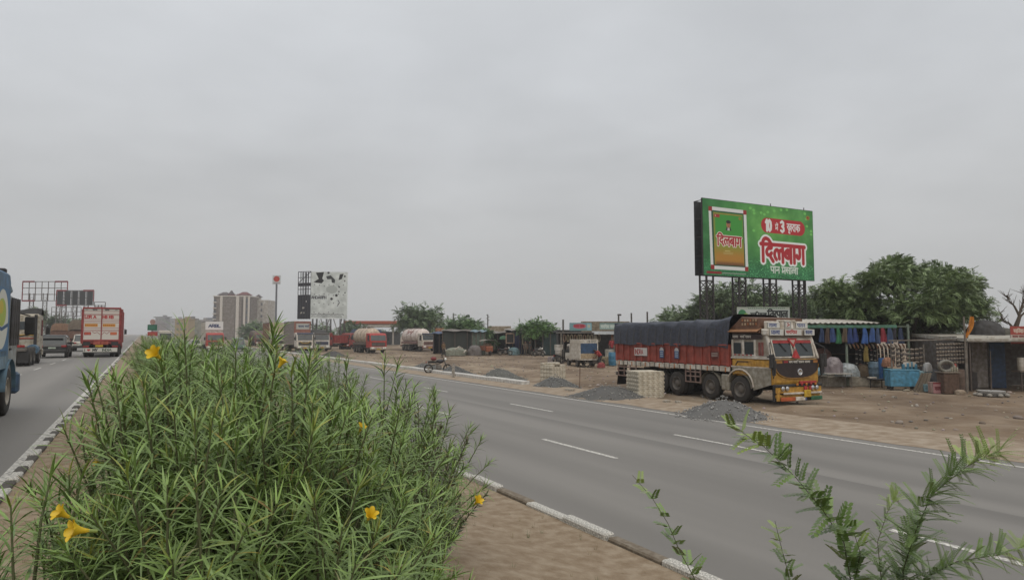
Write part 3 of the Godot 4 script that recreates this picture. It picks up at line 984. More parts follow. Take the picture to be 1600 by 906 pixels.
# flat-nosed cab whose face stands at z = f
func lorry_cab(t: Node3D, f: float, m: Dictionary, wide := 2.36, top := 2.8, deep := 1.95, low := 0.72):
	var b := Mb.new()
	b.prism([Vector2(f - deep, low), Vector2(f - 0.06, low), Vector2(f, low + 0.14), Vector2(f - 0.02, 1.62), Vector2(f - 0.26, top - 0.24), Vector2(f - 0.5, top - 0.04), Vector2(f - deep + 0.1, top), Vector2(f - deep, top - 0.1)], -wide / 2, wide / 2, 0.07)
	part("cab", b, m.cab, t)
	var tilt := -atan2(0.24, top - 1.86)
	var pane := Transform3D(Basis(Vector3.RIGHT, tilt), V(0, (1.62 + top - 0.24) / 2, f - 0.14))
	var high := top - 1.86 - 0.14
	var w := Mb.new()
	w.xf = pane
	w.box(V(0, 0, 0.012), V(wide - 0.28, high, 0.03), 0.01)
	var ws := part("windshield", w, mat_of("glass"), t)
	var pil := Mb.new()
	pil.xf = pane
	pil.box(V(0, 0, 0.03), V(0.05, high, 0.03))
	part("divider", pil, mat_of("black"), ws)
	for x: float in [-0.55, 0.45]:
		var wp := Mb.new()
		wp.xf = pane
		wp.bar(V(x, -high / 2, 0.035), V(x + 0.3, high * 0.1, 0.035), 0.025, 0.02)
		part("wiper", wp, mat_of("black"), ws)
	for s: float in [-1.0, 1.0]:
		var g := Mb.new()
		g.box(V(s * (wide / 2 + 0.002), (1.62 + top - 0.3) / 2, f - 0.78), V(0.02, top - 0.36 - 1.62, 0.72), 0.008)
		part("side_window", g, mat_of("glass"), t)
		var dr := Mb.new()
		dr.box(V(s * (wide / 2 + 0.004), 1.2, f - 0.86), V(0.024, 0.74, 0.95), 0.01)
		var door := part("door", dr, m.get("door", m.cab), t)
		var hd := Mb.new()
		hd.bar(V(s * (wide / 2 + 0.03), 1.42, f - 1.24), V(s * (wide / 2 + 0.03), 1.42, f - 1.08), 0.03, 0.04)
		part("handle", hd, mat_of("black"), door)
		var mi := Mb.new()
		mi.box(V(s * (wide / 2 + 0.24), 1.95, f - 0.1), V(0.2, 0.42, 0.07), 0.02)
		mi.bar(V(s * wide / 2, 2.25, f - 0.3), V(s * (wide / 2 + 0.24), 2.18, f - 0.12), 0.025, 0.025)
		mi.bar(V(s * wide / 2, 1.68, f - 0.2), V(s * (wide / 2 + 0.24), 1.74, f - 0.12), 0.025, 0.025)
		part("mirror", mi, mat_of("black"), t)
		var la := Mb.new()
		la.box(V(s * (wide / 2 - 0.36), 0.72, f + 0.14), V(0.42, 0.2, 0.05), 0.02)
		part("headlight", la, mat_of("lamp"), t)
	var gr := Mb.new()
	gr.box(V(0, 1.22, f + 0.0), V(wide - 0.5, 0.5, 0.04), 0.015)
	var grille := part("grille", gr, m.get("grille", mat_of("black")), t)
	var bars := Mb.new()
	for i in 4: bars.box(V(0, 1.05 + i * 0.11, f + 0.025), V(wide - 0.62, 0.03, 0.02))
	part("grille_bar", bars, m.get("trim", mat_of("steel")), grille)
	var bu := Mb.new()
	bu.box(V(0, 0.66, f + 0.03), V(wide + 0.04, 0.42, 0.22), 0.05)
	part("bumper", bu, m.get("bumper", m.cab), t)
	var pl := Mb.new()
	pl.box(V(0.0, 0.58, f + 0.15), V(0.5, 0.16, 0.03))
	part("number_plate", pl, mat_of("plate"), t)
	if m.has("visor"):
		var vi := Mb.new()
		vi.box(V(0, top - 0.12, f - 0.16), V(wide - 0.06, 0.22, 0.16), 0.03)
		part("sun_visor", vi, m.visor, t)
	var st := Mb.new()
	for s: float in [-1.0, 1.0]: st.box(V(s * (wide / 2 - 0.12), 0.5, f - 0.75), V(0.2, 0.3, 0.6), 0.03)
	part("step", st, mat_of("under"), t)

func chassis(t: Node3D, z0: float, z1: float):
	var b := Mb.new()
	for s: float in [-0.42, 0.42]: b.bar(V(s, 0.86, z0), V(s, 0.86, z1), 0.1, 0.24)
	for i in 6: b.bar(V(-0.42, 0.86, lerpf(z0, z1, (i + 0.5) / 6)), V(0.42, 0.86, lerpf(z0, z1, (i + 0.5) / 6)), 0.1, 0.1)
	b.cyl(V(0.85, 0.72, z1 * 0.4 - 0.5), V(0.85, 0.72, z1 * 0.4 + 0.5), 0.26, -1, 12)
	b.box(V(-0.85, 0.75, z1 * 0.4), V(0.45, 0.4, 0.8), 0.04)
	part("chassis", b, mat_of("under"), t)

func tail(t: Node3D, z: float, wide: float, y := 0.62):
	var b := Mb.new()
	b.bar(V(-wide / 2, y, z - 0.06), V(wide / 2, y, z - 0.06), 0.1, 0.16, 0.02)
	part("rear_bar", b, mat_of("steel"), t)
	for s: float in [-1.0, 1.0]:
		var l := Mb.new()
		l.box(V(s * (wide / 2 - 0.25), y + 0.2, z - 0.05), V(0.34, 0.13, 0.06), 0.015)
		part("tail_light", l, mat_of("red"), t)

func make_box_lorry(t: Node3D, l: float, m: Dictionary, box: Material, h := 3.6, wide := 2.4, axles := [1.35, -1.6, -2.9]):
	lorry_cab(t, l / 2, m)
	chassis(t, -l / 2, l / 2 - 0.4)
	axle(t, 1.12, l / 2 - axles[0])
	for a in axles.slice(1): axle(t, 1.15, -l / 2 - a, 0.5, 0.28, "steel", true)
	var z0 := -l / 2
	var z1 := l / 2 - 2.1
	var b := Mb.new()
	b.box(V(0, (1.1 + h) / 2, (z0 + z1) / 2), V(wide, h - 1.1, z1 - z0), 0.04)
	var body := part("cargo_box", b, box, t)
	var r := Mb.new()
	var n := int((z1 - z0) / 0.45)
	for i in n:
		for s: float in [-1.0, 1.0]: r.box(V(s * wide / 2, (1.1 + h) / 2, z0 + 0.25 + i * 0.45), V(0.05, h - 1.35, 0.14), 0.015)
	part("rib", r, box, body)
	var e := Mb.new()
	for y in [1.14, h - 0.04]: e.box(V(0, y, (z0 + z1) / 2), V(wide + 0.06, 0.1, z1 - z0 + 0.04), 0.02)
	part("rail", e, mat_of("steel"), body)
	tail(t, z0, wide)

func make_open_lorry(t: Node3D, l: float, m: Dictionary, side: Material, cover_mat: Material, h := 2.3, top := 3.1, bare := false):
	if not bare: lorry_cab(t, l / 2, m)
	chassis(t, -l / 2, l / 2 - 0.4)
	if not bare: axle(t, 1.12, l / 2 - 1.35)
	for a in [1.6, 2.9]: axle(t, 1.15, -l / 2 + a, 0.5, 0.28, "steel", true)
	var z0 := -l / 2
	var z1 := l / 2 - 2.1
	var b := Mb.new()
	for s: float in [-1.0, 1.0]: b.box(V(s * 1.18, (1.1 + h) / 2, (z0 + z1) / 2), V(0.06, h - 1.1, z1 - z0), 0.01)
	for z in [z0, z1]: b.box(V(0, (1.1 + h) / 2, z), V(2.42, h - 1.1, 0.06), 0.01)
	b.box(V(0, 1.12, (z0 + z1) / 2), V(2.36, 0.1, z1 - z0 - 0.1))
	var body := part("cargo_side", b, side, t)
	var r := Mb.new()
	var n := int((z1 - z0) / 0.55)
	for i in n + 1:
		for s: float in [-1.0, 1.0]: r.box(V(s * 1.235, (1.1 + h) / 2, lerpf(z0 + 0.08, z1 - 0.08, float(i) / n)), V(0.06, h - 1.0, 0.1), 0.01)
	for i in 5: r.box(V(lerpf(-1.1, 1.1, i / 4.0), (1.1 + h) / 2, z0 - 0.05), V(0.1, h - 1.0, 0.05), 0.01)
	part("rib", r, side, body)
	if cover_mat:
		var f := FastNoiseLite.new()
		f.frequency = 0.9
		f.seed = int(l * 10)
		var c := Mb.new()
		c.sheet(func(s: float, q: float):
			var a := PI * s
			var z := lerpf(z1 + 0.04, z0 - 0.04, q)
			var e := smoothstep(0.0, 0.08, q) * smoothstep(1.0, 0.92, q)
			var rr := 1.0 + 0.06 * f.get_noise_2d(s * 5, z)
			return V(-signf(cos(a)) * pow(absf(cos(a)), 0.45) * 1.26 * rr, h - 0.25 + (top - h + 0.25) * pow(sin(a), 0.5) * (0.25 + 0.75 * e) * rr, z), 18, 24)
		part("tarpaulin", c, cover_mat, t)
	tail(t, z0, 2.4)

func make_tanker(t: Node3D, l: float, m: Dictionary, tank: Material, band: Material):
	lorry_cab(t, l / 2, m, 2.36, 2.75)
	chassis(t, -l / 2, l / 2 - 0.4)
	axle(t, 1.12, l / 2 - 1.35)
	for a in [1.3, 2.6, 3.9]: axle(t, 1.15, -l / 2 + a, 0.5, 0.28, "steel", true)
	var z0 := -l / 2 + 0.1
	var z1 := l / 2 - 2.15
	var c := V(0, 2.28, 0)
	var b := Mb.new()
	b.xf = Transform3D(Basis(Vector3.RIGHT, PI / 2), c)
	b.lathe([Vector2(0, z0), Vector2(0.6, z0 + 0.06), Vector2(0.95, z0 + 0.22), Vector2(1.14, z0 + 0.5), Vector2(1.18, z0 + 0.8), Vector2(1.18, z1 - 0.8), Vector2(1.14, z1 - 0.5), Vector2(0.95, z1 - 0.22), Vector2(0.6, z1 - 0.06), Vector2(0, z1)], 28)
	var tk := part("tank", b, tank, t)
	var s := Mb.new()
	for k in 4:
		s.xf = Transform3D(Basis(Vector3.RIGHT, PI / 2), c)
		var y := lerpf(z0 + 0.9, z1 - 0.9, k / 3.0)
		s.lathe([Vector2(1.18, y - 0.04), Vector2(1.205, y - 0.03), Vector2(1.205, y + 0.03), Vector2(1.18, y + 0.04)], 28)
	part("band", s, band, tk)
	var h := Mb.new()
	h.xf = Transform3D()
	for k in 2: h.cyl(c + V(0, 1.15, lerpf(z0, z1, 0.35 + 0.3 * k)), c + V(0, 1.32, lerpf(z0, z1, 0.35 + 0.3 * k)), 0.26, -1, 14)
	for x: float in [-0.3, 0.3]: h.bar(c + V(x, 1.34, z0 + 0.6), c + V(x, 1.34, z1 - 0.6), 0.03, 0.03)
	for k in 6: h.bar(c + V(-0.3, 1.1, lerpf(z0 + 0.6, z1 - 0.6, k / 5.0)), c + V(-0.3, 1.34, lerpf(z0 + 0.6, z1 - 0.6, k / 5.0)), 0.03, 0.03)
	part("hatch", h, mat_of("steel"), tk)
	var sk := Mb.new()
	for x: float in [-1.0, 1.0]: sk.box(V(x * 0.95, 1.25, (z0 + z1) / 2), V(0.4, 0.34, z1 - z0 - 0.8), 0.04)
	part("side_skirt", sk, band, t)
	tail(t, z0, 2.3)

func make_car(t: Node3D, c: Material, l: float, w: float, h: float, suv: bool):
	var b := Mb.new()
	var a := l / 2
	b.prism([Vector2(-a, 0.35), Vector2(a - 0.1, 0.3), Vector2(a, 0.5), Vector2(a - 0.05, 0.78), Vector2(a - 1.0, 0.98), Vector2(-a + 0.1, 1.02), Vector2(-a, 0.85)], -w / 2, w / 2, 0.1)
	part("body", b, c, t)
	var g := Mb.new()
	var r := -a + (0.16 if suv else 0.55)
	g.prism([Vector2(r - 0.04, 0.98), Vector2(a - 0.95, 0.96), Vector2(a - 1.75, h - 0.06), Vector2(a - 2.3, h), Vector2(r + 0.45, h), Vector2(r + 0.25, h - 0.06)], -w / 2 + 0.1, w / 2 - 0.1, 0.13)
	part("greenhouse", g, mat_of("glass"), t)
	var rf := Mb.new()
	rf.prism([Vector2(r + 0.22, h - 0.05), Vector2(a - 1.75, h - 0.05), Vector2(a - 2.3, h + 0.03), Vector2(r + 0.45, h + 0.03)], -w / 2 + 0.2, w / 2 - 0.2, 0.08)
	part("roof", rf, c, t)
	var p := Mb.new()
	for s: float in [-1.0, 1.0]:
		p.bar(V(s * (w / 2 - 0.12), 0.98, r + 0.02), V(s * (w / 2 - 0.22), h - 0.03, r + 0.34), 0.1, 0.08)
		p.bar(V(s * (w / 2 - 0.11), 0.98, a - 0.98), V(s * (w / 2 - 0.2), h - 0.03, a - 1.8), 0.08, 0.07)
		p.bar(V(s * (w / 2 - 0.09), 0.98, 0), V(s * (w / 2 - 0.17), h - 0.03, -0.05), 0.06, 0.05)
	part("pillar", p, c, t)
	for s: float in [-1.0, 1.0]:
		wheel_at(t, V(s * (w / 2 - 0.1), 0.34, a - 0.85), 0.34, 0.22, "steel", s)
		wheel_at(t, V(s * (w / 2 - 0.1), 0.34, -a + 0.8), 0.34, 0.22, "steel", s)
		var q := Mb.new()
		q.box(V(s * (w / 2 - 0.22), 0.86, -a - 0.0), V(0.34, 0.15, 0.08), 0.03)
		part("tail_light", q, mat_of("red"), t)
		var q2 := Mb.new()
		q2.box(V(s * (w / 2 - 0.26), 0.68, a - 0.04), V(0.36, 0.14, 0.1), 0.03)
		part("headlight", q2, mat_of("lamp"), t)
		var mi := Mb.new()
		mi.box(V(s * (w / 2 + 0.09), 1.05, a - 1.35), V(0.18, 0.13, 0.1), 0.03)
		part("mirror", mi, c, t)
	var bu := Mb.new()
	bu.box(V(0, 0.48, -a - 0.02), V(w - 0.1, 0.24, 0.14), 0.05)
	bu.box(V(0, 0.42, a), V(w - 0.1, 0.2, 0.1), 0.04)
	part("bumper", bu, mat_of("black"), t)
	var pl := Mb.new()
	pl.box(V(0, 0.74, -a - 0.03), V(0.46, 0.11, 0.03))
	part("number_plate", pl, paint(0.5, 0.62, 0.56), t)

func motorcycle(label: String, at: Vector3, yaw: float, c: Material, group := "motorcycles parked by the stalls") -> Node3D:
	var t := thing("motorcycle", label, "motorcycle", at, yaw, group)
	for z: float in [-0.62, 0.64]:
		var w := Mb.new()
		w.xf = Transform3D(Basis(Vector3(0, 0, 1), -PI / 2), V(0, 0.3, z))
		w.lathe([Vector2(0.22, -0.05), Vector2(0.29, -0.05), Vector2(0.31, 0), Vector2(0.29, 0.05), Vector2(0.22, 0.05), Vector2(0.22, -0.05)], 20)
		var wh := part("wheel", w, mat_of("tyre"), t)
		var s := Mb.new()
		for i in 5: s.bar(V(0, 0.3, z), V(0, 0.3 + sin(TAU * i / 5) * 0.23, z + cos(TAU * i / 5) * 0.23), 0.02, 0.03)
		s.cyl(V(-0.06, 0.3, z), V(0.06, 0.3, z), 0.06, -1, 8)
		part("spokes", s, mat_of("hub"), wh)
	var f := Mb.new()
	f.tube([V(0, 0.3, 0.64), V(0, 0.62, 0.5), V(0, 0.98, 0.36)], [0.04], 6)
	f.tube([V(0, 0.85, 0.4), V(0, 0.62, 0.1), V(0, 0.55, -0.35), V(0, 0.32, -0.62)], [0.04], 6)
	f.box(V(0, 0.4, 0.05), V(0.24, 0.3, 0.36), 0.05)
	f.tube([V(0.14, 0.32, 0.1), V(0.15, 0.28, -0.3), V(0.17, 0.38, -0.9)], [0.03, 0.04, 0.05], 7)
	part("frame", f, mat_of("steel"), t)
	var k := Mb.new()
	k.ball(V(0, 0.8, 0.14), V(0.14, 0.13, 0.27), 12, 8)
	part("fuel_tank", k, c, t)
	var s2 := Mb.new()
	s2.sheet(func(s: float, q: float): return V(lerpf(-0.13, 0.13, s), 0.8 - 0.05 * pow(absf(s - 0.5) * 2, 2) + 0.06 * q * q, lerpf(0.0, -0.68, q)), 6, 8)
	s2.box(V(0, 0.72, -0.35), V(0.22, 0.1, 0.66), 0.03)
	part("seat", s2, mat_of("black"), t)
	var hb := Mb.new()
	hb.tube([V(-0.34, 1.05, 0.2), V(-0.2, 1.06, 0.32), V(0, 1.0, 0.36), V(0.2, 1.06, 0.32), V(0.34, 1.05, 0.2)], [0.018], 6)
	for s: float in [-0.24, 0.24]:
		hb.tube([V(s, 1.06, 0.3), V(s * 1.25, 1.2, 0.28)], [0.01], 5)
		hb.ball(V(s * 1.3, 1.22, 0.28), V(0.06, 0.04, 0.015), 8, 6)
	part("handlebar", hb, mat_of("black"), t)
	var hl := Mb.new()
	hl.ball(V(0, 0.92, 0.5), V(0.1, 0.1, 0.08), 10, 8)
	part("headlight", hl, mat_of("lamp"), t)
	var fd := Mb.new()
	fd.sheet(func(s: float, q: float):
		var a := lerpf(0.3, 2.3, q)
		return V(lerpf(-0.08, 0.08, s), 0.3 + 0.36 * sin(a), 0.64 + 0.36 * cos(a)), 3, 10)
	fd.sheet(func(s: float, q: float):
		var a := lerpf(0.9, 2.9, q)
		return V(lerpf(-0.09, 0.09, s), 0.3 + 0.37 * sin(a), -0.62 + 0.37 * cos(a)), 3, 10)
	part("mudguard", fd, c, t)
	var tl := Mb.new()
	tl.box(V(0, 0.72, -0.78), V(0.14, 0.09, 0.07), 0.02)
	part("tail_light", tl, mat_of("red"), t)
	return t

# ---------------------------------------------------------------- the parked red and yellow lorry
func words(list: Array, bg: Color, w: int, h: int) -> ImageTexture:
	# list of [text, x, y, size, thick, colour, joined, squeeze]
	var c := Canvas.new(w, h, bg)
	for l in list: c.letters(l[0], l[1], l[2], l[3], l[4], l[5], l[6], l[7])
	return c.tex()

func sign_part(called: String, t: Node, m: Material, c: Vector3, s: Vector2, turn := 0.0, tilt := 0.0, thick := 0.02) -> MeshInstance3D:
	# a board centred at c whose printed face looks along turn; the print covers the front
	var b := Mb.new()
	b.xf = Transform3D(Basis(Vector3.UP, turn) * Basis(Vector3.RIGHT, tilt), c)
	b.quad(V(-s.x / 2, -s.y / 2, thick / 2), V(s.x / 2, -s.y / 2, thick / 2), V(s.x / 2, s.y / 2, thick / 2), V(-s.x / 2, s.y / 2, thick / 2))
	var o := part(called, b, m, t)
	var k := Mb.new()
	k.xf = b.xf
	k.box(V(0, 0, -0.003), V(s.x + 0.004, s.y + 0.004, thick - 0.002))
	part("board", k, paint(0.2, 0.2, 0.2), o)
	return o

func make_hero():
	var l := 9.7
	var t := thing("cargo_lorry", "long red lorry with grey tarpaulin and yellow decorated cab beside gravel heaps", "truck", V(21.55, 0, -22.15), deg_to_rad(-2.0))
	var f := l / 2
	var z0 := -f
	var z1 := f - 2.1
	var red := mat(Color(0.33, 0.065, 0.045), 0.6, T.grime, 0.35)
	var whit := paint(0.66, 0.64, 0.6, 0.6)
	var yel := mat(Color(0.58, 0.33, 0.05), 0.45, T.grime, 0.7)
	var grey := mat(Color(0.34, 0.33, 0.29), 0.5, T.grime, 0.7)
	var under := mat_of("under")
	# load bed
	var b := Mb.new()
	b.box(V(0, 1.34, (z0 + z1) / 2), V(2.34, 0.1, z1 - z0 - 0.1))
	part("bed", b, under, t)
	for s: float in [-1.0, 1.0]:
		var sd := Mb.new()
		sd.box(V(s * 1.2, 1.78, (z0 + z1) / 2), V(0.05, 0.82, z1 - z0), 0.01)
		var side := part("side_wall", sd, red, t)
		for i in 16:
			var z := lerpf(z0 + 0.08, z1 - 0.08, i / 15.0)
			var r := Mb.new()
			r.box(V(s * 1.245, 1.76, z), V(0.07, 0.86, 0.1 if i % 5 else 0.16), 0.015)
			part("rib", r, red, side)
		var rails := Mb.new()
		rails.box(V(s * 1.25, 2.17, (z0 + z1) / 2), V(0.08, 0.06, z1 - z0), 0.015)
		part("top_rail", rails, red, side)
		var sk := Mb.new()
		sk.box(V(s * 1.225, 1.24, (z0 + z1) / 2), V(0.07, 0.2, z1 - z0), 0.015)
		var strip_ := part("white_strip", sk, whit, t)
		for i in 22:
			var hk := Mb.new()
			hk.box(V(s * 1.27, 1.23 - 0.02 * (i % 2), lerpf(z0 + 0.3, z1 - 0.2, i / 21.0)), V(0.03, 0.2, 0.045), 0.008)
			part("hook", hk, mat_of("steel") if i % 3 else paint(0.5, 0.18, 0.05), strip_)
	for z in [z0, z1]:
		var e := Mb.new()
		e.box(V(0, 1.75, z), V(2.44, 0.88, 0.06), 0.01)
		part("end_wall", e, red, t)
	# plates on the near side
	var x := -1.292
	sign_part("name_board", t, printed(words([["INDRA", 22, 26, 76, 15, Color(0.55, 0.08, 0.07), false, 1.2]], Color(0.72, 0.70, 0.68), 400, 128)), V(x, 1.79, z0 + 2.05), Vector2(0.95, 0.36), -PI / 2)
	for k in 2:
		var c := Canvas.new(64, 96, Color(0.33, 0.09, 0.07))
		c.disc(Vector2(32, 30), 28, 28, Color(0.62, 0.62, 0.62))
		c.rect(6, 30, 52, 60, Color(0.16, 0.30, 0.48))
		for i in 3: c.rect(12, 40 + i * 16, 40, 7, Color(0.6, 0.62, 0.62))
		sign_part("notice_plate", t, printed(c.tex()), V(x, 1.78, z0 + 3.55 + k * 1.0), Vector2(0.32, 0.5), -PI / 2)
	var st := Canvas.new(96, 64, Color(0.33, 0.09, 0.07))
	for i in 3: st.line(Vector2(10, 20 + i * 14), Vector2(86, 12 + i * 14), 7, Color(0.55, 0.53, 0.5))
	sign_part("sticker", t, printed(st.tex()), V(x, 1.78, z1 - 0.75), Vector2(0.42, 0.26), -PI / 2)
	# grey tarpaulin with roped folds over the load
	var fn := FastNoiseLite.new()
	fn.seed = 44
	fn.frequency = 0.55
	var tp := Mb.new()
	tp.sheet(func(s: float, q: float):
		var z := lerpf(z1 - 0.02, z0 - 0.06, q)
		var a := PI * s
		var cx := -signf(cos(a)) * pow(absf(cos(a)), 0.16)
		var sy := pow(sin(a), 0.20)
		var bay := absf(fposmod(z * 0.98 + 0.2, 1.0) - 0.5) * 2.0
		var fold := 0.05 * pow(bay, 6.0) + 0.06 * fn.get_noise_2d(s * 7.0, z * 1.6) + 0.022 * sin(z * 7.0 + s * 9.0)
		var front := smoothstep(0.14, 0.0, q)
		var topy := 3.13 + 0.2 * front + 0.09 * fn.get_noise_2d(s * 3.0 + 30, z * 1.4) + 0.05 * pow(bay, 3.0)
		var low := 2.12 - 0.06 * front + 0.03 * sin(z * 3.9)
		var y := low + (topy - low) * sy
		return V(cx * (1.30 + fold * (1.0 - 0.7 * sy)), y, z + 0.2 * front * sy), 30, 96)
	# the tail end of the sheet hangs down behind
	tp.sheet(func(s: float, q: float): return V(lerpf(1.28, -1.28, s), lerpf(3.13, 2.1, q), z0 - 0.07 - 0.05 * q + 0.03 * sin(s * 20)), 16, 6)
	var cloth := mat(Color(0.05, 0.062, 0.098), 0.6, T.grime, 0.8)
	cloth.normal_enabled = true
	cloth.normal_texture = T.rough_n
	cloth.normal_scale = 0.5
	part("tarpaulin", tp, cloth, t)
	var rp := Mb.new()
	for i in 13:
		var z := lerpf(z0 + 0.5, z1 - 0.7, i / 12.0)
		rp.tube([V(-1.36, 2.08, z), V(-1.365, 2.6, z + 0.03), V(-1.25, 3.0, z + 0.04)], [0.012], 5)
	part("rope", rp, paint(0.1, 0.1, 0.11), t)
	# chassis, wheels, underrun guards
	chassis(t, z0 + 0.1, f - 0.3)
	for d in [1.6, 3.2]: axle(t, 1.24, f - d, 0.5, 0.3)
	for d in [5.25, 6.35, 7.6]: axle(t, 1.24, f - d, 0.5, 0.3, "steel", true)
	for s: float in [-1.0, 1.0]:
		for g in [[f - 4.65, f - 3.75], [z0 + 0.2, z0 + 1.6]]:
			var gd := Mb.new()
			for y in [0.62, 0.86, 1.04]: gd.bar(V(s * 1.24, y, g[0]), V(s * 1.24, y, g[1]), 0.04, 0.05)
			for k in 4: gd.bar(V(s * 1.24, 0.6, lerpf(g[0], g[1], k / 3.0)), V(s * 1.24, 1.14, lerpf(g[0], g[1], k / 3.0)), 0.04, 0.05)
			part("side_guard", gd, paint(0.3, 0.22, 0.2), t)
		var fl := Mb.new()
		fl.sheet(func(a: float, q: float): return V(s * lerpf(0.7, 1.24, a), lerpf(1.1, 0.16, q), z0 + 0.15 - 0.1 * q * q), 4, 5)
		part("mud_flap", fl, mat_of("black"), t)
		var tb := Mb.new()
		tb.box(V(s * 1.12, 0.72, f - 2.35), V(0.3, 0.62, 0.42), 0.04)
		part("fuel_tank", tb, grey, t)
		var ms := Mb.new()
		for d in [1.6, 3.2]: ms.sheet(func(a: float, q: float):
			var g := lerpf(0.1, PI - 0.1, q)
			return V(s * lerpf(0.92, 1.26, a), 0.5 + 0.6 * sin(g), f - d + 0.6 * cos(g)), 3, 14)
		part("mudguard", ms, grey if s < 0 else under, t)
	tail(t, z0, 2.4, 0.7)
	# the cab: lower yellow shell, grey flank, white framed upper half
	var w := 2.4
	var lo := Mb.new()
	lo.prism([Vector2(f - 2.05, 1.02), Vector2(f - 1.0, 1.02), Vector2(f - 0.98, 0.74), Vector2(f - 0.04, 0.74), Vector2(f, 0.84), Vector2(f + 0.01, 1.4), Vector2(f - 0.04, 1.68), Vector2(f - 2.05, 1.68)], -w / 2, w / 2, 0.06)
	part("cab", lo, yel, t)
	for s: float in [-1.0, 1.0]:
		var fk := Mb.new()
		# flank panel with a round wheel arch cut from it
		var pl := []
		for i in 13:
			var g := PI - PI * i / 12.0
			var q := Vector2(f - 1.6 + cos(g) * 0.66, 0.62 + 0.62 * sin(g))
			if q.x > f - 2.0: pl.append(q)
		pl.append_array([Vector2(f - 0.92, 0.5), Vector2(f - 0.07, 0.76), Vector2(f - 0.07, 1.36), Vector2(f - 2.02, 1.36)])
		var fp := Geometry2D.triangulate_polygon(PackedVector2Array(pl))
		for i in range(0, fp.size(), 3):
			fk.face([V(s * (w / 2 + 0.02), pl[fp[i]].y, pl[fp[i]].x), V(s * (w / 2 + 0.02), pl[fp[i + 1]].y, pl[fp[i + 1]].x), V(s * (w / 2 + 0.02), pl[fp[i + 2]].y, pl[fp[i + 2]].x)], V(s, 0, 0))
		part("flank", fk, grey, t)
		var ar := Mb.new()
		var arc := []
		for i in 13:
			var g := PI - PI * i / 12.0
			arc.append(V(s * (w / 2 + 0.03), 0.62 + 0.64 * sin(g), f - 1.6 + cos(g) * 0.68))
		ar.tube(arc, [0.035], 6)
		part("arch_trim", ar, whit, t)
		var band := Mb.new()
		band.box(V(s * (w / 2 + 0.012), 1.52, f - 1.35), V(0.03, 0.26, 0.95), 0.008)
		var door := part("door", band, yel, t)
		var fg := Mb.new()
		fg.bar(V(s * (w / 2 + 0.035), 1.56, f - 1.7), V(s * (w / 2 + 0.035), 1.56, f - 1.15), 0.02, 0.035)
		fg.bar(V(s * (w / 2 + 0.035), 1.56, f - 1.68), V(s * (w / 2 + 0.035), 1.42, f - 1.78), 0.02, 0.03)
		part("handle", fg, mat_of("black"), door)
		var bd := Mb.new()
		bd.box(V(s * (w / 2 + 0.012), 1.36, f - 1.05), V(0.03, 0.05, 2.0), 0.008)
		bd.box(V(s * (w / 2 + 0.012), 1.7, f - 1.05), V(0.03, 0.06, 2.0), 0.008)
		part("side_strip", bd, whit, t)
	var hi := Mb.new()
	hi.prism([Vector2(f - 2.05, 1.66), Vector2(f - 0.05, 1.66), Vector2(f - 0.26, 2.5), Vector2(f - 0.34, 2.58), Vector2(f - 2.05, 2.62)], -w / 2 + 0.03, w / 2 - 0.03, 0.05)
	part("upper_cab", hi, paint(0.40, 0.37, 0.33), t)
	var n := V(0, 0.24, 0.97)
	var slope := V(0, 0.84, -0.21).normalized()
	var tilt := -atan2(0.21, 0.84)
	for s: float in [-1.0, 1.0]:
		var g := Mb.new()
		g.xf = Transform3D(Basis(Vector3.RIGHT, tilt), V(s * 0.56, 2.07, f - 0.145))
		g.box(Vector3.ZERO, V(0.9, 0.62, 0.03), 0.01)
		var ws := part("windshield", g, mat_of("glass"), t)
		var fr := Mb.new()
		fr.xf = Transform3D(Basis(Vector3.RIGHT, tilt), V(s * 0.56, 2.07, f - 0.135))
		for k: float in [-1.0, 1.0]:
			fr.box(V(k * 0.475, 0, 0.01), V(0.05, 0.7, 0.05), 0.012)
			fr.box(V(0, k * 0.335, 0.01), V(0.9, 0.05, 0.05), 0.012)
		part("frame", fr, whit, ws)
		var vs := Mb.new()
		vs.xf = fr.xf
		vs.box(V(0, 0.25, 0.025), V(0.88, 0.11, 0.008))
		part("red_band", vs, paint(0.42, 0.03, 0.03), ws)
		var wp := Mb.new()
		wp.xf = fr.xf
		wp.bar(V(-0.12, 0.2, 0.035), V(0.16, -0.12, 0.035), 0.025, 0.02)
		part("wiper", wp, mat_of("black"), ws)
		# corner posts slope outwards below the roof boards
		var po := Mb.new()
		po.bar(V(s * 1.2, 1.68, f - 0.03), V(s * 1.12, 2.56, f - 0.3), 0.1, 0.1, 0.02)
		part("corner_post", po, whit, t)
		var sw := Mb.new()
		sw.box(V(s * (w / 2 - 0.022), 2.06, f - 1.12), V(0.02, 0.5, 0.5), 0.006)
		sw.box(V(s * (w / 2 - 0.022), 2.06, f - 1.75), V(0.02, 0.42, 0.4), 0.006)
		var swin := part("side_window", sw, mat_of("glass"), t)
		var sf := Mb.new()
		for z in [f - 0.84, f - 1.42, f - 1.98]: sf.box(V(s * (w / 2 - 0.015), 2.06, z), V(0.035, 0.66, 0.1), 0.01)
		sf.box(V(s * (w / 2 - 0.015), 1.76, f - 1.15), V(0.036, 0.05, 1.75), 0.01)
		part("window_frame", sf, whit, swin)
		var dk := Mb.new()
		dk.box(V(s * (w / 2 - 0.02), 1.755, f - 1.1), V(0.026, 0.09, 1.9), 0.006)
		part("sill_band", dk, paint(0.07, 0.05, 0.05), swin)
		var pn := Mb.new()
		for z in [f - 0.62, f - 0.48]: pn.box(V(s * (w / 2 - 0.015), 2.05, z), V(0.03, 0.5, 0.1), 0.01)
		part("pillar_panel", pn, paint(0.28, 0.08, 0.07), swin)
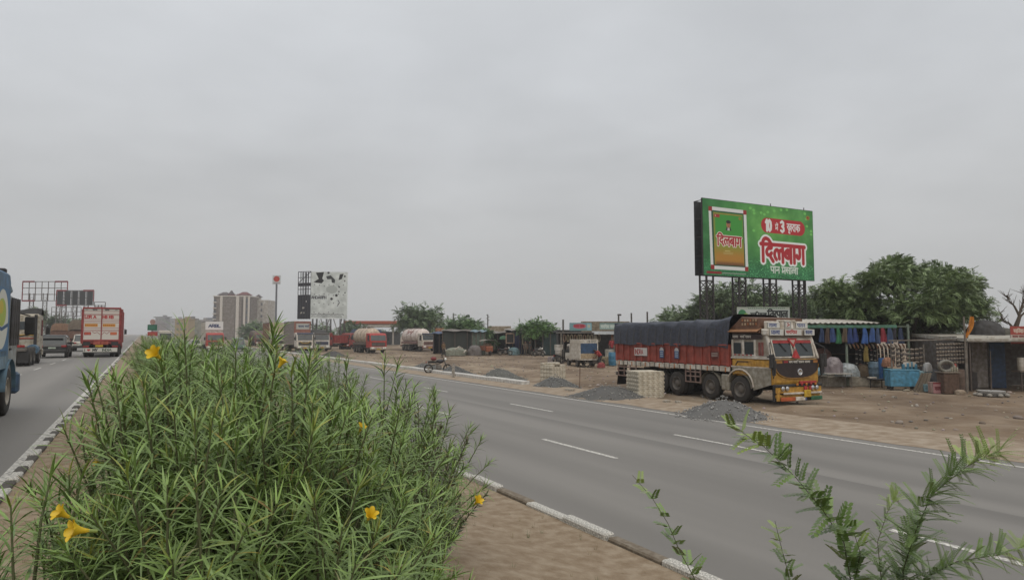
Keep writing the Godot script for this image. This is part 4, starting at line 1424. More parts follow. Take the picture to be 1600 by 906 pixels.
		for i in 10:
			var fr2 := Mb.new()
			fr2.box(V(s * (w / 2 + 0.008), 1.81, f - 0.92 - i * 0.1), V(0.02, 0.045, 0.085), 0.006)
			part("fringe", fr2, paint(0.45, 0.05, 0.05) if i % 2 else paint(0.6, 0.58, 0.55), swin)
		var mr := Mb.new()
		mr.box(V(s * 1.4, 1.62, f + 0.12), V(0.16, 0.5, 0.08), 0.02)
		mr.tube([V(s * 1.15, 2.3, f - 0.15), V(s * 1.42, 2.1, f + 0.1), V(s * 1.4, 1.85, f + 0.12)], [0.018], 5)
		mr.tube([V(s * 1.2, 1.0, f + 0.02), V(s * 1.28, 1.2, f + 0.16), V(s * 1.3, 1.9, f + 0.12)], [0.022], 5)
		part("mirror", mr, mat_of("black"), t)
		var tas := Mb.new()
		tas.tube([V(s * 1.24, 1.86, f + 0.08), V(s * 1.25, 1.55, f + 0.09), V(s * 1.25, 1.1, f + 0.1)], [0.03, 0.09, 0.06], 8)
		part("tassel", tas, mat_of("black"), t)
		for k in 2:
			var la := Mb.new()
			la.xf = Transform3D(Basis(Vector3.RIGHT, PI / 2), V(s * (0.66 + 0.22 * k), 0.62, f + 0.14))
			la.lathe([Vector2(0.085, 0), Vector2(0.085, 0.03), Vector2(0.06, 0.045), Vector2(0, 0.05)], 14)
			part("headlight", la, mat_of("chrome"), t)
	# red pennant and tassel hung between the windshields
	var pe := Mb.new()
	pe.xf = Transform3D(Basis(Vector3.RIGHT, tilt), V(0, 2.07, f - 0.10))
	pe.prism([Vector2(0.0, 0.38), Vector2(0.02, 0.38), Vector2(0.02, 0.1), Vector2(0.0, 0.1)], -0.05, 0.05)
	pe.face([V(-0.26, 0.38, 0.03), V(0.26, 0.38, 0.03), V(0.0, 0.02, 0.03)], V(0, 0, 1))
	pe.face([V(-0.13, -0.38, 0.04), V(0.2, -0.38, 0.04), V(0.06, 0.0, 0.04)], V(0, 0, 1))
	pe.face([V(-0.22, -0.34, 0.03), V(0.1, -0.38, 0.03), V(-0.02, -0.06, 0.03)], V(0, 0, 1))
	var pen := part("pennant", pe, paint(0.45, 0.02, 0.02, 0.6), t)
	var pw := Mb.new()
	pw.xf = pe.xf
	pw.face([V(-0.14, 0.32, 0.036), V(0.14, 0.32, 0.036), V(0.0, 0.14, 0.036)], V(0, 0, 1))
	part("emblem", pw, paint(0.6, 0.4, 0.38), pen)
	# dark grille shield with the round badge
	var gs := Mb.new()
	var sh := []
	for i in 17:
		var a := PI + PI * i / 16.0
		sh.append(Vector2(signf(cos(a)) * pow(absf(cos(a)), 0.75) * 1.12, 1.5 - pow(absf(sin(a)), 0.8) * 0.52))
	sh.append_array([Vector2(1.12, 1.62), Vector2(-1.12, 1.62)])
	var ids := Geometry2D.triangulate_polygon(PackedVector2Array(sh))
	for i in range(0, ids.size(), 3): gs.face([V(sh[ids[i]].x, sh[ids[i]].y, f + 0.05), V(sh[ids[i + 1]].x, sh[ids[i + 1]].y, f + 0.05), V(sh[ids[i + 2]].x, sh[ids[i + 2]].y, f + 0.05)], V(0, 0, 1))
	for i in sh.size():
		var p: Vector2 = sh[i]
		var q: Vector2 = sh[(i + 1) % sh.size()]
		gs.face([V(p.x, p.y, f + 0.05), V(q.x, q.y, f + 0.05), V(q.x, q.y, f), V(p.x, p.y, f)], V(q.y - p.y, p.x - q.x, 0))
	var gp := part("grille", gs, paint(0.03, 0.02, 0.022, 0.35), t)
	var bg := Mb.new()
	bg.xf = Transform3D(Basis(Vector3.RIGHT, PI / 2), V(0.12, 1.2, f + 0.05))
	bg.lathe([Vector2(0.13, 0), Vector2(0.13, 0.02), Vector2(0.1, 0.03), Vector2(0.09, 0.02), Vector2(0, 0.02)], 20)
	part("badge", bg, mat_of("chrome"), gp)
	var tc := Canvas.new(512, 48, Color(0.10, 0.06, 0.06))
	tc.rect(0, 8, 70, 34, Color(0.55, 0.38, 0.14))
	tc.rect(86, 10, 54, 26, Color(0.5, 0.12, 0.12))
	tc.letters("jy sri ramn mala", 150, 14, 24, 5, Color(0.75, 0.74, 0.7), true, 1.3)
	tc.rect(452, 8, 56, 34, Color(0.55, 0.36, 0.14))
	sign_part("painted_strip", t, printed(tc.tex()), V(0, 1.585, f + 0.06), Vector2(2.16, 0.14))
	var ed := Mb.new()
	for i in 16:
		var p: Vector2 = sh[i]
		var q: Vector2 = sh[i + 1]
		ed.bar(V(p.x, p.y, f + 0.04), V(q.x, q.y, f + 0.04), 0.03, 0.03)
	part("trim", ed, paint(0.4, 0.22, 0.04), gp)
	# bumper stack
	var bu := Mb.new()
	bu.box(V(0, 0.72, f + 0.05), V(2.44, 0.1, 0.16), 0.02)
	bu.box(V(0, 0.56, f + 0.02), V(2.4, 0.26, 0.12), 0.02)
	bu.box(V(0, 0.34, f - 0.02), V(2.38, 0.4, 0.1), 0.02)
	part("bumper", bu, mat_of("black"), t)
	var by := Mb.new()
	by.box(V(0.0, 0.56, f + 0.09), V(2.36, 0.22, 0.05), 0.02)
	by.box(V(0.0, 0.34, f + 0.05), V(2.3, 0.12, 0.05), 0.02)
	by.box(V(-1.05, 0.42, f + 0.08), V(0.16, 0.5, 0.06), 0.02)
	part("bumper_panel", by, yel, t)
	for r in [[0.42, 0.83, 0.9, 0.09, "red"], [0.3, 0.62, 0.16, 0.14, "red"], [0.55, 0.62, 0.16, 0.14, "red"], [-0.3, 0.44, 1.1, 0.07, "w"], [0.85, 0.44, 0.62, 0.07, "w"], [-0.62, 0.24, 0.72, 0.14, "o"], [0.02, 0.24, 0.5, 0.14, "w"], [0.86, 0.24, 0.6, 0.14, "g"], [0.28, 0.24, 0.1, 0.14, "b"]]:
		var q := Mb.new()
		q.box(V(r[0], r[1], f + 0.14), V(r[2], r[3], 0.05), 0.012)
		part("bumper_strip", q, {"red": paint(0.4, 0.03, 0.03), "w": whit, "o": paint(0.55, 0.12, 0.03), "g": paint(0.03, 0.16, 0.08), "b": paint(0.1, 0.16, 0.36)}[r[4]], t)
	var bp := Mb.new()
	bp.box(V(0.35, 0.42, f + 0.18), V(0.36, 0.26, 0.03), 0.01)
	part("number_plate", bp, mat_of("plate"), t)
	for k in 5:
		var s := Mb.new()
		s.box(V(-0.15 + k * 0.24, 0.76, f + 0.16), V(0.09, 0.09, 0.06), 0.02)
		part("marker_lamp", s, mat_of("red") if k % 2 else mat_of("amber"), t)
	# white header and the upper crown of painted boards
	var hd := Mb.new()
	hd.prism([Vector2(f - 0.52, 2.54), Vector2(f - 0.16, 2.54), Vector2(f - 0.14, 2.78), Vector2(f - 0.52, 2.8)], -1.22, 1.22, 0.05)
	part("roof_header", hd, whit, t)
	var blue := Color(0.12, 0.2, 0.42)
	var off := Color(0.72, 0.72, 0.7)
	sign_part("header_board", t, printed(words([["mala", 22, 22, 54, 12, blue, true, 1.2]], off, 220, 96)), V(-0.86, 2.67, f - 0.10), Vector2(0.62, 0.22), -0.1)
	sign_part("header_board", t, printed(words([["sriram", 18, 24, 46, 10, Color(0.6, 0.08, 0.08), true, 1.2]], off, 260, 96)), V(0, 2.67, f - 0.10), Vector2(0.86, 0.22))
	sign_part("header_board", t, printed(words([["kala", 22, 22, 54, 12, blue, true, 1.2]], off, 220, 96)), V(0.86, 2.67, f - 0.10), Vector2(0.62, 0.22), 0.1)
	var cr := Mb.new()
	for r in [[-0.75, -0.12], [0.0, 0.0], [0.75, 0.12]]: cr.box(V(r[0], 2.93, f - 0.42), V(0.72, 0.3, 0.12), 0.03)
	cr.box(V(0, 3.1, f - 0.42), V(0.9, 0.06, 0.14), 0.02)
	part("crown_frame", cr, whit, t)
	sign_part("crown_board", t, printed(words([["gala", 22, 22, 54, 11, blue, true, 1.2]], off, 220, 96)), V(-0.74, 2.93, f - 0.34), Vector2(0.62, 0.2), 0.0)
	var em := Canvas.new(96, 96, off)
	em.rect(8, 8, 80, 80, Color(0.2, 0.16, 0.14))
	em.rect(14, 14, 68, 68, off)
	em.curve([Vector2(34, 30), Vector2(56, 28), Vector2(46, 46), Vector2(60, 58), Vector2(40, 72), Vector2(30, 62)], 9, Color(0.55, 0.1, 0.08))
	em.curve([Vector2(56, 50), Vector2(72, 44), Vector2(70, 62)], 7, Color(0.55, 0.1, 0.08))
	sign_part("emblem_board", t, printed(em.tex()), V(0.0, 2.96, f - 0.34), Vector2(0.34, 0.26))
	sign_part("crown_board", t, printed(words([["patn", 22, 22, 54, 11, blue, true, 1.2]], off, 220, 96)), V(0.74, 2.93, f - 0.34), Vector2(0.62, 0.2), 0.0)
	# luggage boards over the cab with orange panels
	var lg := Mb.new()
	lg.prism([Vector2(f - 2.1, 2.62), Vector2(f - 0.6, 2.62), Vector2(f - 0.66, 3.2), Vector2(f - 1.5, 3.26), Vector2(f - 2.1, 2.8)], -1.18, 1.18, 0.03)
	part("roof_box", lg, paint(0.16, 0.075, 0.04), t)
	for s: float in [-1.0, 1.0]:
		for row in 2:
			for k in 6:
				var p := Mb.new()
				p.box(V(s * 1.19, 2.98 + row * 0.14, f - 0.76 - k * 0.135), V(0.02, 0.09, 0.075), 0.006)
				part("slat_panel", p, paint(0.5, 0.38, 0.26) if (k + row) % 3 else paint(0.42, 0.16, 0.06), t)
		var aw := Mb.new()
		aw.xf = Transform3D(Basis(Vector3(0, 0, 1), s * -0.5), V(s * 1.2, 2.76, f - 1.35))
		aw.box(Vector3.ZERO, V(0.3, 0.03, 1.5), 0.01)
		part("eave_board", aw, paint(0.42, 0.22, 0.11), t)
		var tx := printed(words([["mala 10 sri ramn".replace("10", ""), 10, 16, 30, 7, Color(0.74, 0.72, 0.68), true, 1.5]], Color(0.16, 0.08, 0.07), 512, 64))
		sign_part("side_lettering", t, tx, V(s * 1.215, 2.5, f - 1.2), Vector2(1.5, 0.17), s * PI / 2)

# ---------------------------------------------------------------- plants
func leaf_mesh(droop: float, wide: float, fold := 0.25, seg := 5) -> ArrayMesh:
	# a narrow leaf of length 1 along +z, arching down
	var b := Mb.new()
	for s: float in [-1.0, 1.0]:
		b.sheet(func(p: float, q: float):
			var w := wide * 0.5 * sin(PI * pow(q, 0.75)) * (1.0 - 0.35 * q) + 0.004
			var x := s * w * (p if s > 0 else 1.0 - p)
			return V(x, absf(x) * fold + 0.12 * q - droop * q * q, q * (1.0 - 0.25 * droop * q)), 1, seg)
	return b.mesh()

func green(k: float, yellow := 0.0) -> StandardMaterial3D:
	var key := "leaf %.3f %.3f" % [k, yellow]
	if not M.has(key):
		var m := mat(Color((0.155 + 0.06 * yellow) * k, 0.235 * k, 0.066 * k * (1.0 - 0.4 * yellow)), 0.36)
		m.backlight_enabled = true
		m.backlight = Color(0.10, 0.17, 0.04)
		M[key] = m
	return M[key]

func leaf_stuff() -> StandardMaterial3D:
	if not M.has("leaf stuff"):
		var m := mat(Color.WHITE, 0.45)
		m.vertex_color_use_as_albedo = true
		m.backlight_enabled = true
		m.backlight = Color(0.09, 0.15, 0.04)
		M["leaf stuff"] = m
	return M["leaf stuff"]

var leaf_meshes := []
func shrub(label: String, at: Vector3, top: float, radius: float, shoots: int, single_leaves: int, leaf := 0.145, flowers := [], tone := 1.0, sd := 1, low := 0.35, brown := false) -> Node3D:
	var t := thing("oleander_shrub" if not brown else "dry_shrub", label, "shrub", at, 0, "flowering shrubs planted along the median")
	var r := RandomNumberGenerator.new()
	r.seed = sd
	if leaf_meshes.is_empty():
		for d in [0.2, 0.45, 0.75]: leaf_meshes.append(leaf_mesh(d, 0.066))
		leaf_meshes.append(leaf_mesh(0.1, 0.26, 0.15, 3))
	var h := top - at.y
	var wood := Mb.new()
	var xf := [[], [], []]
	var cols := [[], [], []]
	var eye := V(0, 2.6, 0) - at
	var singles := []
	for i in shoots:
		var a := r.randf() * TAU
		var d := sqrt((i + 0.5) / shoots)
		var tipy := h * lerpf(1.0, low, pow(d, 2.0)) * r.randf_range(0.88, 1.0)
		if i < 3: tipy = h * r.randf_range(0.95, 1.0)
		var tip := V(cos(a) * d * radius, tipy, sin(a) * d * radius)
		var root := V(cos(a) * d * radius * 0.12, 0, sin(a) * d * radius * 0.12)
		tip += V(r.randfn(), 0, r.randfn()) * h * 0.05
		var mid := root.lerp(tip, r.randf_range(0.4, 0.6)) + V(r.randfn() * 0.07 - cos(a) * d * radius * 0.12, h * 0.06, r.randfn() * 0.07 - sin(a) * d * radius * 0.12)
		var p := []
		for k in 6: p.append(root.lerp(mid, k / 5.0).lerp(mid.lerp(tip, k / 5.0), k / 5.0))
		wood.tube(p, [0.014, 0.011, 0.009, 0.007, 0.005, 0.003], 5, false)
		var count := r.randi_range(62, 78)
		var len_ = p[4].distance_to(p[5]) + p[3].distance_to(p[4]) + p[2].distance_to(p[3])
		len_ = minf(len_, 0.8)
		var turn := r.randf() * TAU
		var axis: Vector3 = (p[5] - p[4]).normalized()
		for k in count:
			var f := float(k) / count
			var along = len_ * pow(1.0 - f, 1.25)
			var o: Vector3 = tip - axis * along
			if along > 0.3: o = o.lerp(p[4] - (p[5] - p[4]).normalized() * (along - p[4].distance_to(p[5])), 0.5)
			turn += 2.4
			var up := lerpf(-0.25, 1.05, pow(f, 1.7)) + r.randf_range(-0.3, 0.3)
			var x0 := axis.cross(V(0.3, 0.1, 1)).normalized()
			var y0 := axis.cross(x0)
			var dir: Vector3 = ((x0 * cos(turn) + y0 * sin(turn)) * cos(up) + axis * sin(up) + V(r.randfn(), r.randfn() * 0.6 - 0.1, r.randfn()) * 0.16).normalized()
			var upv := axis if absf(dir.dot(axis)) < 0.97 else x0
			var size := leaf * r.randf_range(0.6, 1.3) * (0.6 + 0.4 * minf(1.0, (1.0 - f) * 6.0))
			var bs := Basis.looking_at(-dir, upv)
			bs = bs * Basis(Vector3(0, 0, 1), r.randf_range(-0.35, 0.35))
			var w := 1.0 if not brown else r.randf_range(0.8, 1.2)
			var tr := Transform3D(bs.scaled_local(V(size * w, size, size)), o)
			var young := smoothstep(0.75, 1.0, f)
			var q := r.randi() % 3 if f < 0.7 else 0
			var br := tone * r.randf_range(0.72, 1.22)
			var col := Color((0.155 + 0.035 * young) * br, (0.235 + 0.06 * young) * br, 0.066 * br)
			if brown: col = Color(0.12, 0.10, 0.065) * br if r.randf() < 0.55 else Color(0.10, 0.125, 0.06) * br
			elif r.randf() < 0.03: col = [Color(0.30, 0.25, 0.05), Color(0.17, 0.11, 0.05), Color(0.22, 0.22, 0.10)][r.randi() % 3] * br
			singles.append([(o - eye).length() - f * 0.25, tr, q, col, young, br])
	singles.sort_custom(func(m, n): return m[0] < n[0])
	part("stem", wood, paint(0.13, 0.15, 0.07, 0.8), t)
	for i in singles.size():
		var e: Array = singles[i]
		if i < single_leaves * 3 and i % 3 == 0:
			part("leaf", leaf_meshes[e[2]], green(snappedf(e[5], 0.08), snappedf(e[4], 0.34)) if i % 37 else paint(0.26, 0.2, 0.06, 0.6), t, e[1])
		else:
			xf[e[2]].append(e[1])
			cols[e[2]].append(e[3])
	for q in 3:
		if xf[q].is_empty(): continue
		var o := many("foliage", leaf_meshes[q] if not brown else leaf_meshes[3], leaf_stuff(), xf[q], t, cols[q])
		o.set_meta("kind", "stuff")
	for fl in flowers: flower(t, fl[0] - at, fl[1], fl[2])
	return t

func flower(t: Node3D, p: Vector3, dir: Vector3, size: float):
	var d := dir.normalized()
	var b := Mb.new()
	b.xf = Transform3D(Basis(Quaternion(Vector3.UP, d)), p)
	for k in 5:
		b.sheet(func(s: float, q: float):
			var rr := size * (0.10 + 0.12 * q + 0.38 * pow(q, 2.4))
			var half := 0.40 + 0.42 * sin(PI * clampf(q, 0, 1) * 0.9)
			var a := TAU * k / 5 + (s - 0.5) * 2.0 * half * (1.0 if q < 0.98 else 0.8)
			var edge := 1.0 - 0.22 * pow(absf(s - 0.5) * 2.0, 2.0) * smoothstep(0.6, 1.0, q)
			return V(cos(a) * rr * edge, size * (-0.55 + 1.1 * q - 0.14 * pow(q, 4.0) + 0.05 * (s - 0.5) * q), sin(a) * rr * edge), 6, 8)
	if not M.has("petal"):
		M["petal"] = mat(Color(0.58, 0.40, 0.015), 0.5)
		M["petal"].backlight_enabled = true
		M["petal"].backlight = Color(0.3, 0.2, 0.0)
	var o := part("flower", b, M["petal"], t)
	var c := Mb.new()
	c.xf = b.xf
	c.tube([V(0, -size * 0.95, 0), V(0, -size * 0.5, 0)], [0.006, size * 0.11], 7)
	part("calyx", c, green(1.1, 0.5), o)

# a twig of feathery or oval leaflets along a bent stem
func twig(t: Node3D, pts: Array, kind: int, spacing: float, size: float, sd: int, skip := 0.0):
	var r := RandomNumberGenerator.new()
	r.seed = sd
	var cv := Curve3D.new()
	for i in pts.size():
		var tan: Vector3 = (pts[mini(i + 1, pts.size() - 1)] - pts[maxi(i - 1, 0)]) / 6.0
		cv.add_point(pts[i], -tan, tan)
	var l := cv.get_baked_length()
	var p := []
	var rad := []
	for i in 14:
		p.append(cv.sample_baked(l * i / 13.0))
		rad.append(lerpf(0.0045, 0.001, i / 13.0))
	var b := Mb.new()
	b.tube(p, rad, 5)
	part("stem", b, paint(0.10, 0.10, 0.05, 0.8), t)
	for v in 2:
		var key := "pinna %d %d" % [kind, v]
		if M.has(key): continue
		var m := Mb.new()
		m.tube([Vector3.ZERO, V(0, -0.03, 0.5), V(0, -0.10 - v * 0.08, 1.0)], [0.012, 0.008, 0.004], 4, false)
		var n := 14 if kind == 0 else 6
		for i in n:
			var q := (i + 0.6) / n
			for s: float in [-1.0, 1.0]:
				var o := V(0, -(0.10 + v * 0.08) * q * q, q)
				var ll := (0.15 if kind == 0 else 0.36) * (1.0 - 0.3 * q)
				var ww := 0.05 if kind == 0 else 0.16
				var d := V(s * 0.86, -0.08 - 0.10 * v, 0.5).normalized()
				var side := V(-0.5 * s, 0, 0.86) * ww * 0.5
				m.face([o, o + d * ll * 0.4 + side, o + d * ll * 0.75 + side * 0.8, o + d * ll, o + d * ll * 0.7 - side * 0.9, o + d * ll * 0.35 - side], V(0, 1, 0))
		M[key] = m.mesh()
	var d := l * skip
	var side := 1.0
	while d < l - 0.01:
		var o := cv.sample_baked(d)
		var ax := (cv.sample_baked(minf(d + 0.03, l)) - cv.sample_baked(maxf(d - 0.03, 0))).normalized()
		var f := d / l
		var kk := 4 if kind == 0 else 2
		for j in kk:
			var out := ax.cross(V(0.2, 1, 0.1)).normalized() * side
			out = out.rotated(ax, r.randf_range(-1.5, 1.5))
			var dir := (out * r.randf_range(0.7, 1.1) + ax * r.randf_range(0.3, 0.9) + V(0, r.randf_range(-0.3, 0.4), 0)).normalized()
			var s := size * r.randf_range(0.75, 1.15) * (1.0 - 0.35 * f * f)
			var upv := V(0, 1, 0) if absf(dir.y) < 0.9 else ax
			part("leaf", M["pinna %d %d" % [kind, r.randi() % 2]], green(snappedf(r.randf_range(0.6, 1.1) * (1.35 if f > 0.92 else 1.0), 0.08), 0.34 if f > 0.92 else 0.0), t, Transform3D(Basis.looking_at(-dir, upv).scaled_local(V(s, s, s)), o))
			side = -side
		d += spacing * r.randf_range(0.8, 1.2)

# ---------------------------------------------------------------- trees
func spray_mesh(kind := 0) -> ArrayMesh:
	var key := "spray %d" % kind
	if M.has(key): return M[key]
	var b := Mb.new()
	var n := 5 if kind == 0 else 4
	for i in n:
		var q := (i + 0.5) / n
		for s: float in [-1.0, 1.0]:
			var o := V(0, -0.35 * q * q, q * 0.9)
			var d := V(s * 0.75, -0.25, 0.62).normalized()
			var sd := V(-0.62 * s, 0.1, 0.75) * 0.085
			b.face([o, o + d * 0.20 + sd, o + d * 0.42, o + d * 0.18 - sd], V(0, 1, 0))
	b.face([V(-0.07, -0.3, 0.86), V(0, -0.36, 0.9), V(0.07, -0.42, 1.02), V(0.0, -0.5, 1.2)], V(0, 1, 0))
	M[key] = b.mesh()
	return M[key]

func tree(called: String, label: String, at: Vector3, lobes: Array, trunk_r: float, leaf: float, per_lobe: int, col: Color, sd: int, group := "", shell := 0.55, fork := 0.4) -> Node3D:
	# lobes: [x, y, z, rx, ry] about the base
	var t := thing(called, label, "tree", at, 0, group)
	var r := RandomNumberGenerator.new()
	r.seed = sd
	var f := FastNoiseLite.new()
	f.seed = sd
	f.frequency = 0.5 / maxf(leaf, 0.2)
	var top := 0.0
	var cx := V(0, 0, 0)
	for l in lobes:
		top = maxf(top, l[1] + l[4])
		cx += V(l[0], 0, l[2]) / lobes.size()
	var fk := V(cx.x * 0.3, top * fork, cx.z * 0.3)
	var tr := Mb.new()
	tr.tube([V(0, -0.3, 0), V(0.03, top * fork * 0.3, 0.02), fk], [trunk_r * 1.4, trunk_r, trunk_r * 0.75], 10)
	part("trunk", tr, bark_mat(), t)
	var lm := Mb.new()
	var xf := []
	var cols := []
	for l in lobes:
		var c := V(l[0], l[1], l[2])
		var mid := fk.lerp(c, 0.5) + V(r.randf_range(-0.2, 0.2), 0.15, r.randf_range(-0.2, 0.2)) * top * 0.1
		lm.tube([fk, mid, c, c + V(0, l[4] * 0.5, 0)], [trunk_r * 0.5, trunk_r * 0.35, trunk_r * 0.18, trunk_r * 0.06], 6, false)
		for k in 5:
			var e := V(r.randfn(), r.randfn() * 0.8, r.randfn()).normalized()
			lm.tube([mid.lerp(c, 0.6), c + V(e.x * l[3], e.y * l[4], e.z * l[3]) * 0.8], [trunk_r * 0.14, trunk_r * 0.03], 4, false)
		# twigs: each carries a handful of sprays so that the crown breaks into tufts
		var twigs := maxi(6, int(per_lobe / 7.0))
		for k in twigs:
			var e := V(r.randfn(), r.randfn(), r.randfn()).normalized()
			if e.y < -0.5: e.y *= -0.4
			var rad := 1.0 - shell * pow(r.randf(), 1.6)
			rad *= 1.0 + 0.2 * f.get_noise_3d(e.x * 2 + l[0], e.y * 2, e.z * 2)
			var o := c + V(e.x * l[3], e.y * l[4], e.z * l[3]) * rad
			var tone := r.randf_range(0.75, 1.22)
			for q in 7:
				var dir := (e * 0.9 + V(r.randfn(), r.randfn() * 0.7 - 0.1, r.randfn()) * 0.75).normalized()
				var upv := Vector3.UP if absf(dir.y) < 0.93 else Vector3.RIGHT
				var s := leaf * r.randf_range(0.6, 1.25)
				xf.append(Transform3D(Basis.looking_at(-dir, upv).rotated(dir, r.randf_range(-0.6, 0.6)).scaled_local(V(s, s, s)), o + V(r.randfn(), r.randfn(), r.randfn()) * leaf * 0.35))
				var b := tone * r.randf_range(0.8, 1.2)
				cols.append(Color(col.r * b, col.g * b, col.b * b))
	part("limbs", lm, bark_mat(), t)
	var o := many("crown", spray_mesh(), leaf_stuff(), xf, t, cols)
	o.set_meta("kind", "stuff")
	return t

func bark_mat() -> StandardMaterial3D:
	if not M.has("bark"): M["bark"] = mat(Color(0.15, 0.115, 0.085), 0.95, T.bark, 1.2)
	return M["bark"]

func round_lobes(n: int, rx: float, y0: float, y1: float, sd: int, size := 0.5, flat := 0.8) -> Array:
	var r := RandomNumberGenerator.new()
	r.seed = sd
	var o := []
	for i in n:
		var a := TAU * i / n + r.randf_range(-0.4, 0.4)
		var d := rx * (0.15 if i % 4 == 3 else r.randf_range(0.45, 0.68))
		var s := rx * size * r.randf_range(0.75, 1.1)
		var y := lerpf(y0 + s * flat, y1 - s * flat, (r.randf_range(0.6, 1.0) if i % 4 == 3 else r.randf_range(0.0, 0.85)))
		o.append([cos(a) * d, y, sin(a) * d, s, s * flat])
	return o

func make_hedge():
	var dirc := V(-0.3, 0.5, 0.8)
	shrub("tall leafy shrub with a drooping crown, highest of the median planting", V(0.34, 0, -3.58) + V(0, 0.75, 0), 2.65, 0.72, 62, 300, 0.155, [], 1.0, 11, 0.5)
	shrub("leafy shrub holding one open yellow flower near the left road", V(0.15, 0, -3.91) + V(0, 0.8, 0), 2.60, 0.66, 54, 280, 0.155, [[V(0.06, 2.51, -3.45), V(-0.55, 0.55, 0.7), 0.062]], 1.0, 12, 0.5)
	shrub("leafy shrub with a small folded yellow flower facing the right road", V(0.60, 0, -3.44) + V(0, 0.7, 0), 2.52, 0.66, 54, 280, 0.155, [[V(0.52, 2.48, -2.98), V(0.5, 0.9, 0.2), 0.042]], 1.02, 13, 0.5)
	shrub("pale tipped shrub leaning over the edge of the right road", V(0.97, 0, -3.92) + V(0, 0.6, 0), 2.34, 0.7, 58, 260, 0.155, [[V(1.01, 2.12, -3.48), V(0.3, 0.8, 0.5), 0.045]], 1.05, 14, 0.5)
	shrub("low spreading shrub at the kerb beyond the pale tipped one", V(1.42, 0, -4.59) + V(0, 0.45, 0), 2.17, 0.72, 52, 220, 0.15, [], 1.0, 15, 0.4)
	shrub("brownish small leaved shrub at the right end of the hedge", V(1.92, 0, -5.11) + V(0, 0.35, 0), 2.07, 0.55, 44, 120, 0.07, [], 1.0, 16, 0.5, true)
	shrub("bushy shrub low in front with leaves hanging towards the camera", V(0.23, 0, -3.01) + V(0, 0.8, 0), 2.32, 0.58, 54, 300, 0.15, [], 0.98, 17, 0.55)
	shrub("low shrub between the front clump and the right road", V(0.66, 0, -3.06) + V(0, 0.65, 0), 2.22, 0.68, 54, 300, 0.155, [[V(0.79, 1.91, -2.59), V(0.1, 0.7, 0.7), 0.05]], 0.98, 18, 0.5)
	shrub("low shrub over the bare soil near the right kerb", V(1.11, 0, -3.73) + V(0, 0.5, 0), 1.91, 0.55, 46, 200, 0.15, [[V(1.59, 1.72, -3.31), V(0.2, 0.6, 0.7), 0.05]], 0.95, 19, 0.35)
	shrub("shrub with two trumpet flowers at the lower left corner", V(-0.28, 0, -3.23) + V(0, 0.85, 0), 2.07, 0.42, 40, 240, 0.155, [[V(-0.21, 2.01, -2.72), V(-0.7, 0.55, 0.3), 0.05], [V(-0.16, 1.97, -2.64), V(-0.85, 0.25, 0.35), 0.062]], 1.0, 20, 0.3)
	shrub("narrow shrub between the flowering corner clump and the hedge", V(0.05, 0, -4.08) + V(0, 0.85, 0), 2.40, 0.4, 40, 220, 0.15, [[V(-0.16, 2.00, -3.78), V(-0.7, 0.3, 0.5), 0.03]], 1.0, 21, 0.4)
	# the row goes on down the median
	var k := 0
	for p in [[1.6, -5.4, 2.42, "with wide drooping leaves behind the front clump"], [0.75, -5.6, 2.36, "behind the shrub with the open flower"], [2.5, -6.6, 2.1, "low behind the pale tipped shrub"], [0.9, -7.4, 2.45, "in the middle of the hedge, second row"], [0.45, -8.4, 2.3, "on the left road's flank, third row"], [2.0, -9.4, 2.45, "in the middle of the hedge, third row"], [0.5, -11.5, 2.4, ""], [3.0, -11.8, 2.25, ""], [1.6, -14.0, 2.5, ""], [0.5, -15.5, 2.4, ""], [2.6, -17.5, 2.4, ""], [1.0, -20.0, 2.5, ""], [2.2, -24.0, 2.45, ""], [0.4, -27.0, 2.4, ""], [1.8, -32.0, 2.5, ""], [0.9, -38.0, 2.5, ""], [2.2, -44.0, 2.5, ""], [1.2, -52.0, 2.55, ""], [0.4, -12.5, 2.3, ""], [3.4, -14.5, 2.1, ""], [1.4, -17.0, 2.4, ""], [3.2, -20.5, 2.2, ""], [0.5, -22.0, 2.4, ""], [1.3, -28.5, 2.5, ""], [2.9, -30.0, 2.3, ""], [0.2, -34.0, 2.5, ""], [0.4, -46.0, 2.5, ""], [1.6, -62.0, 2.6, ""], [0.8, -74.0, 2.6, ""]]:
		shrub("green leafy shrub " + p[3] if p[3] else "green shrub farther down the median, half hidden by the nearer hedge", V(p[0], 0.7 - 0.1 * p[0], p[1]), p[2], 0.9, 48 if k < 8 else 26, 30 if k < 4 else 0, 0.16 if k < 8 else 0.22, [], 0.95, 40 + k, 0.45)
		k += 1

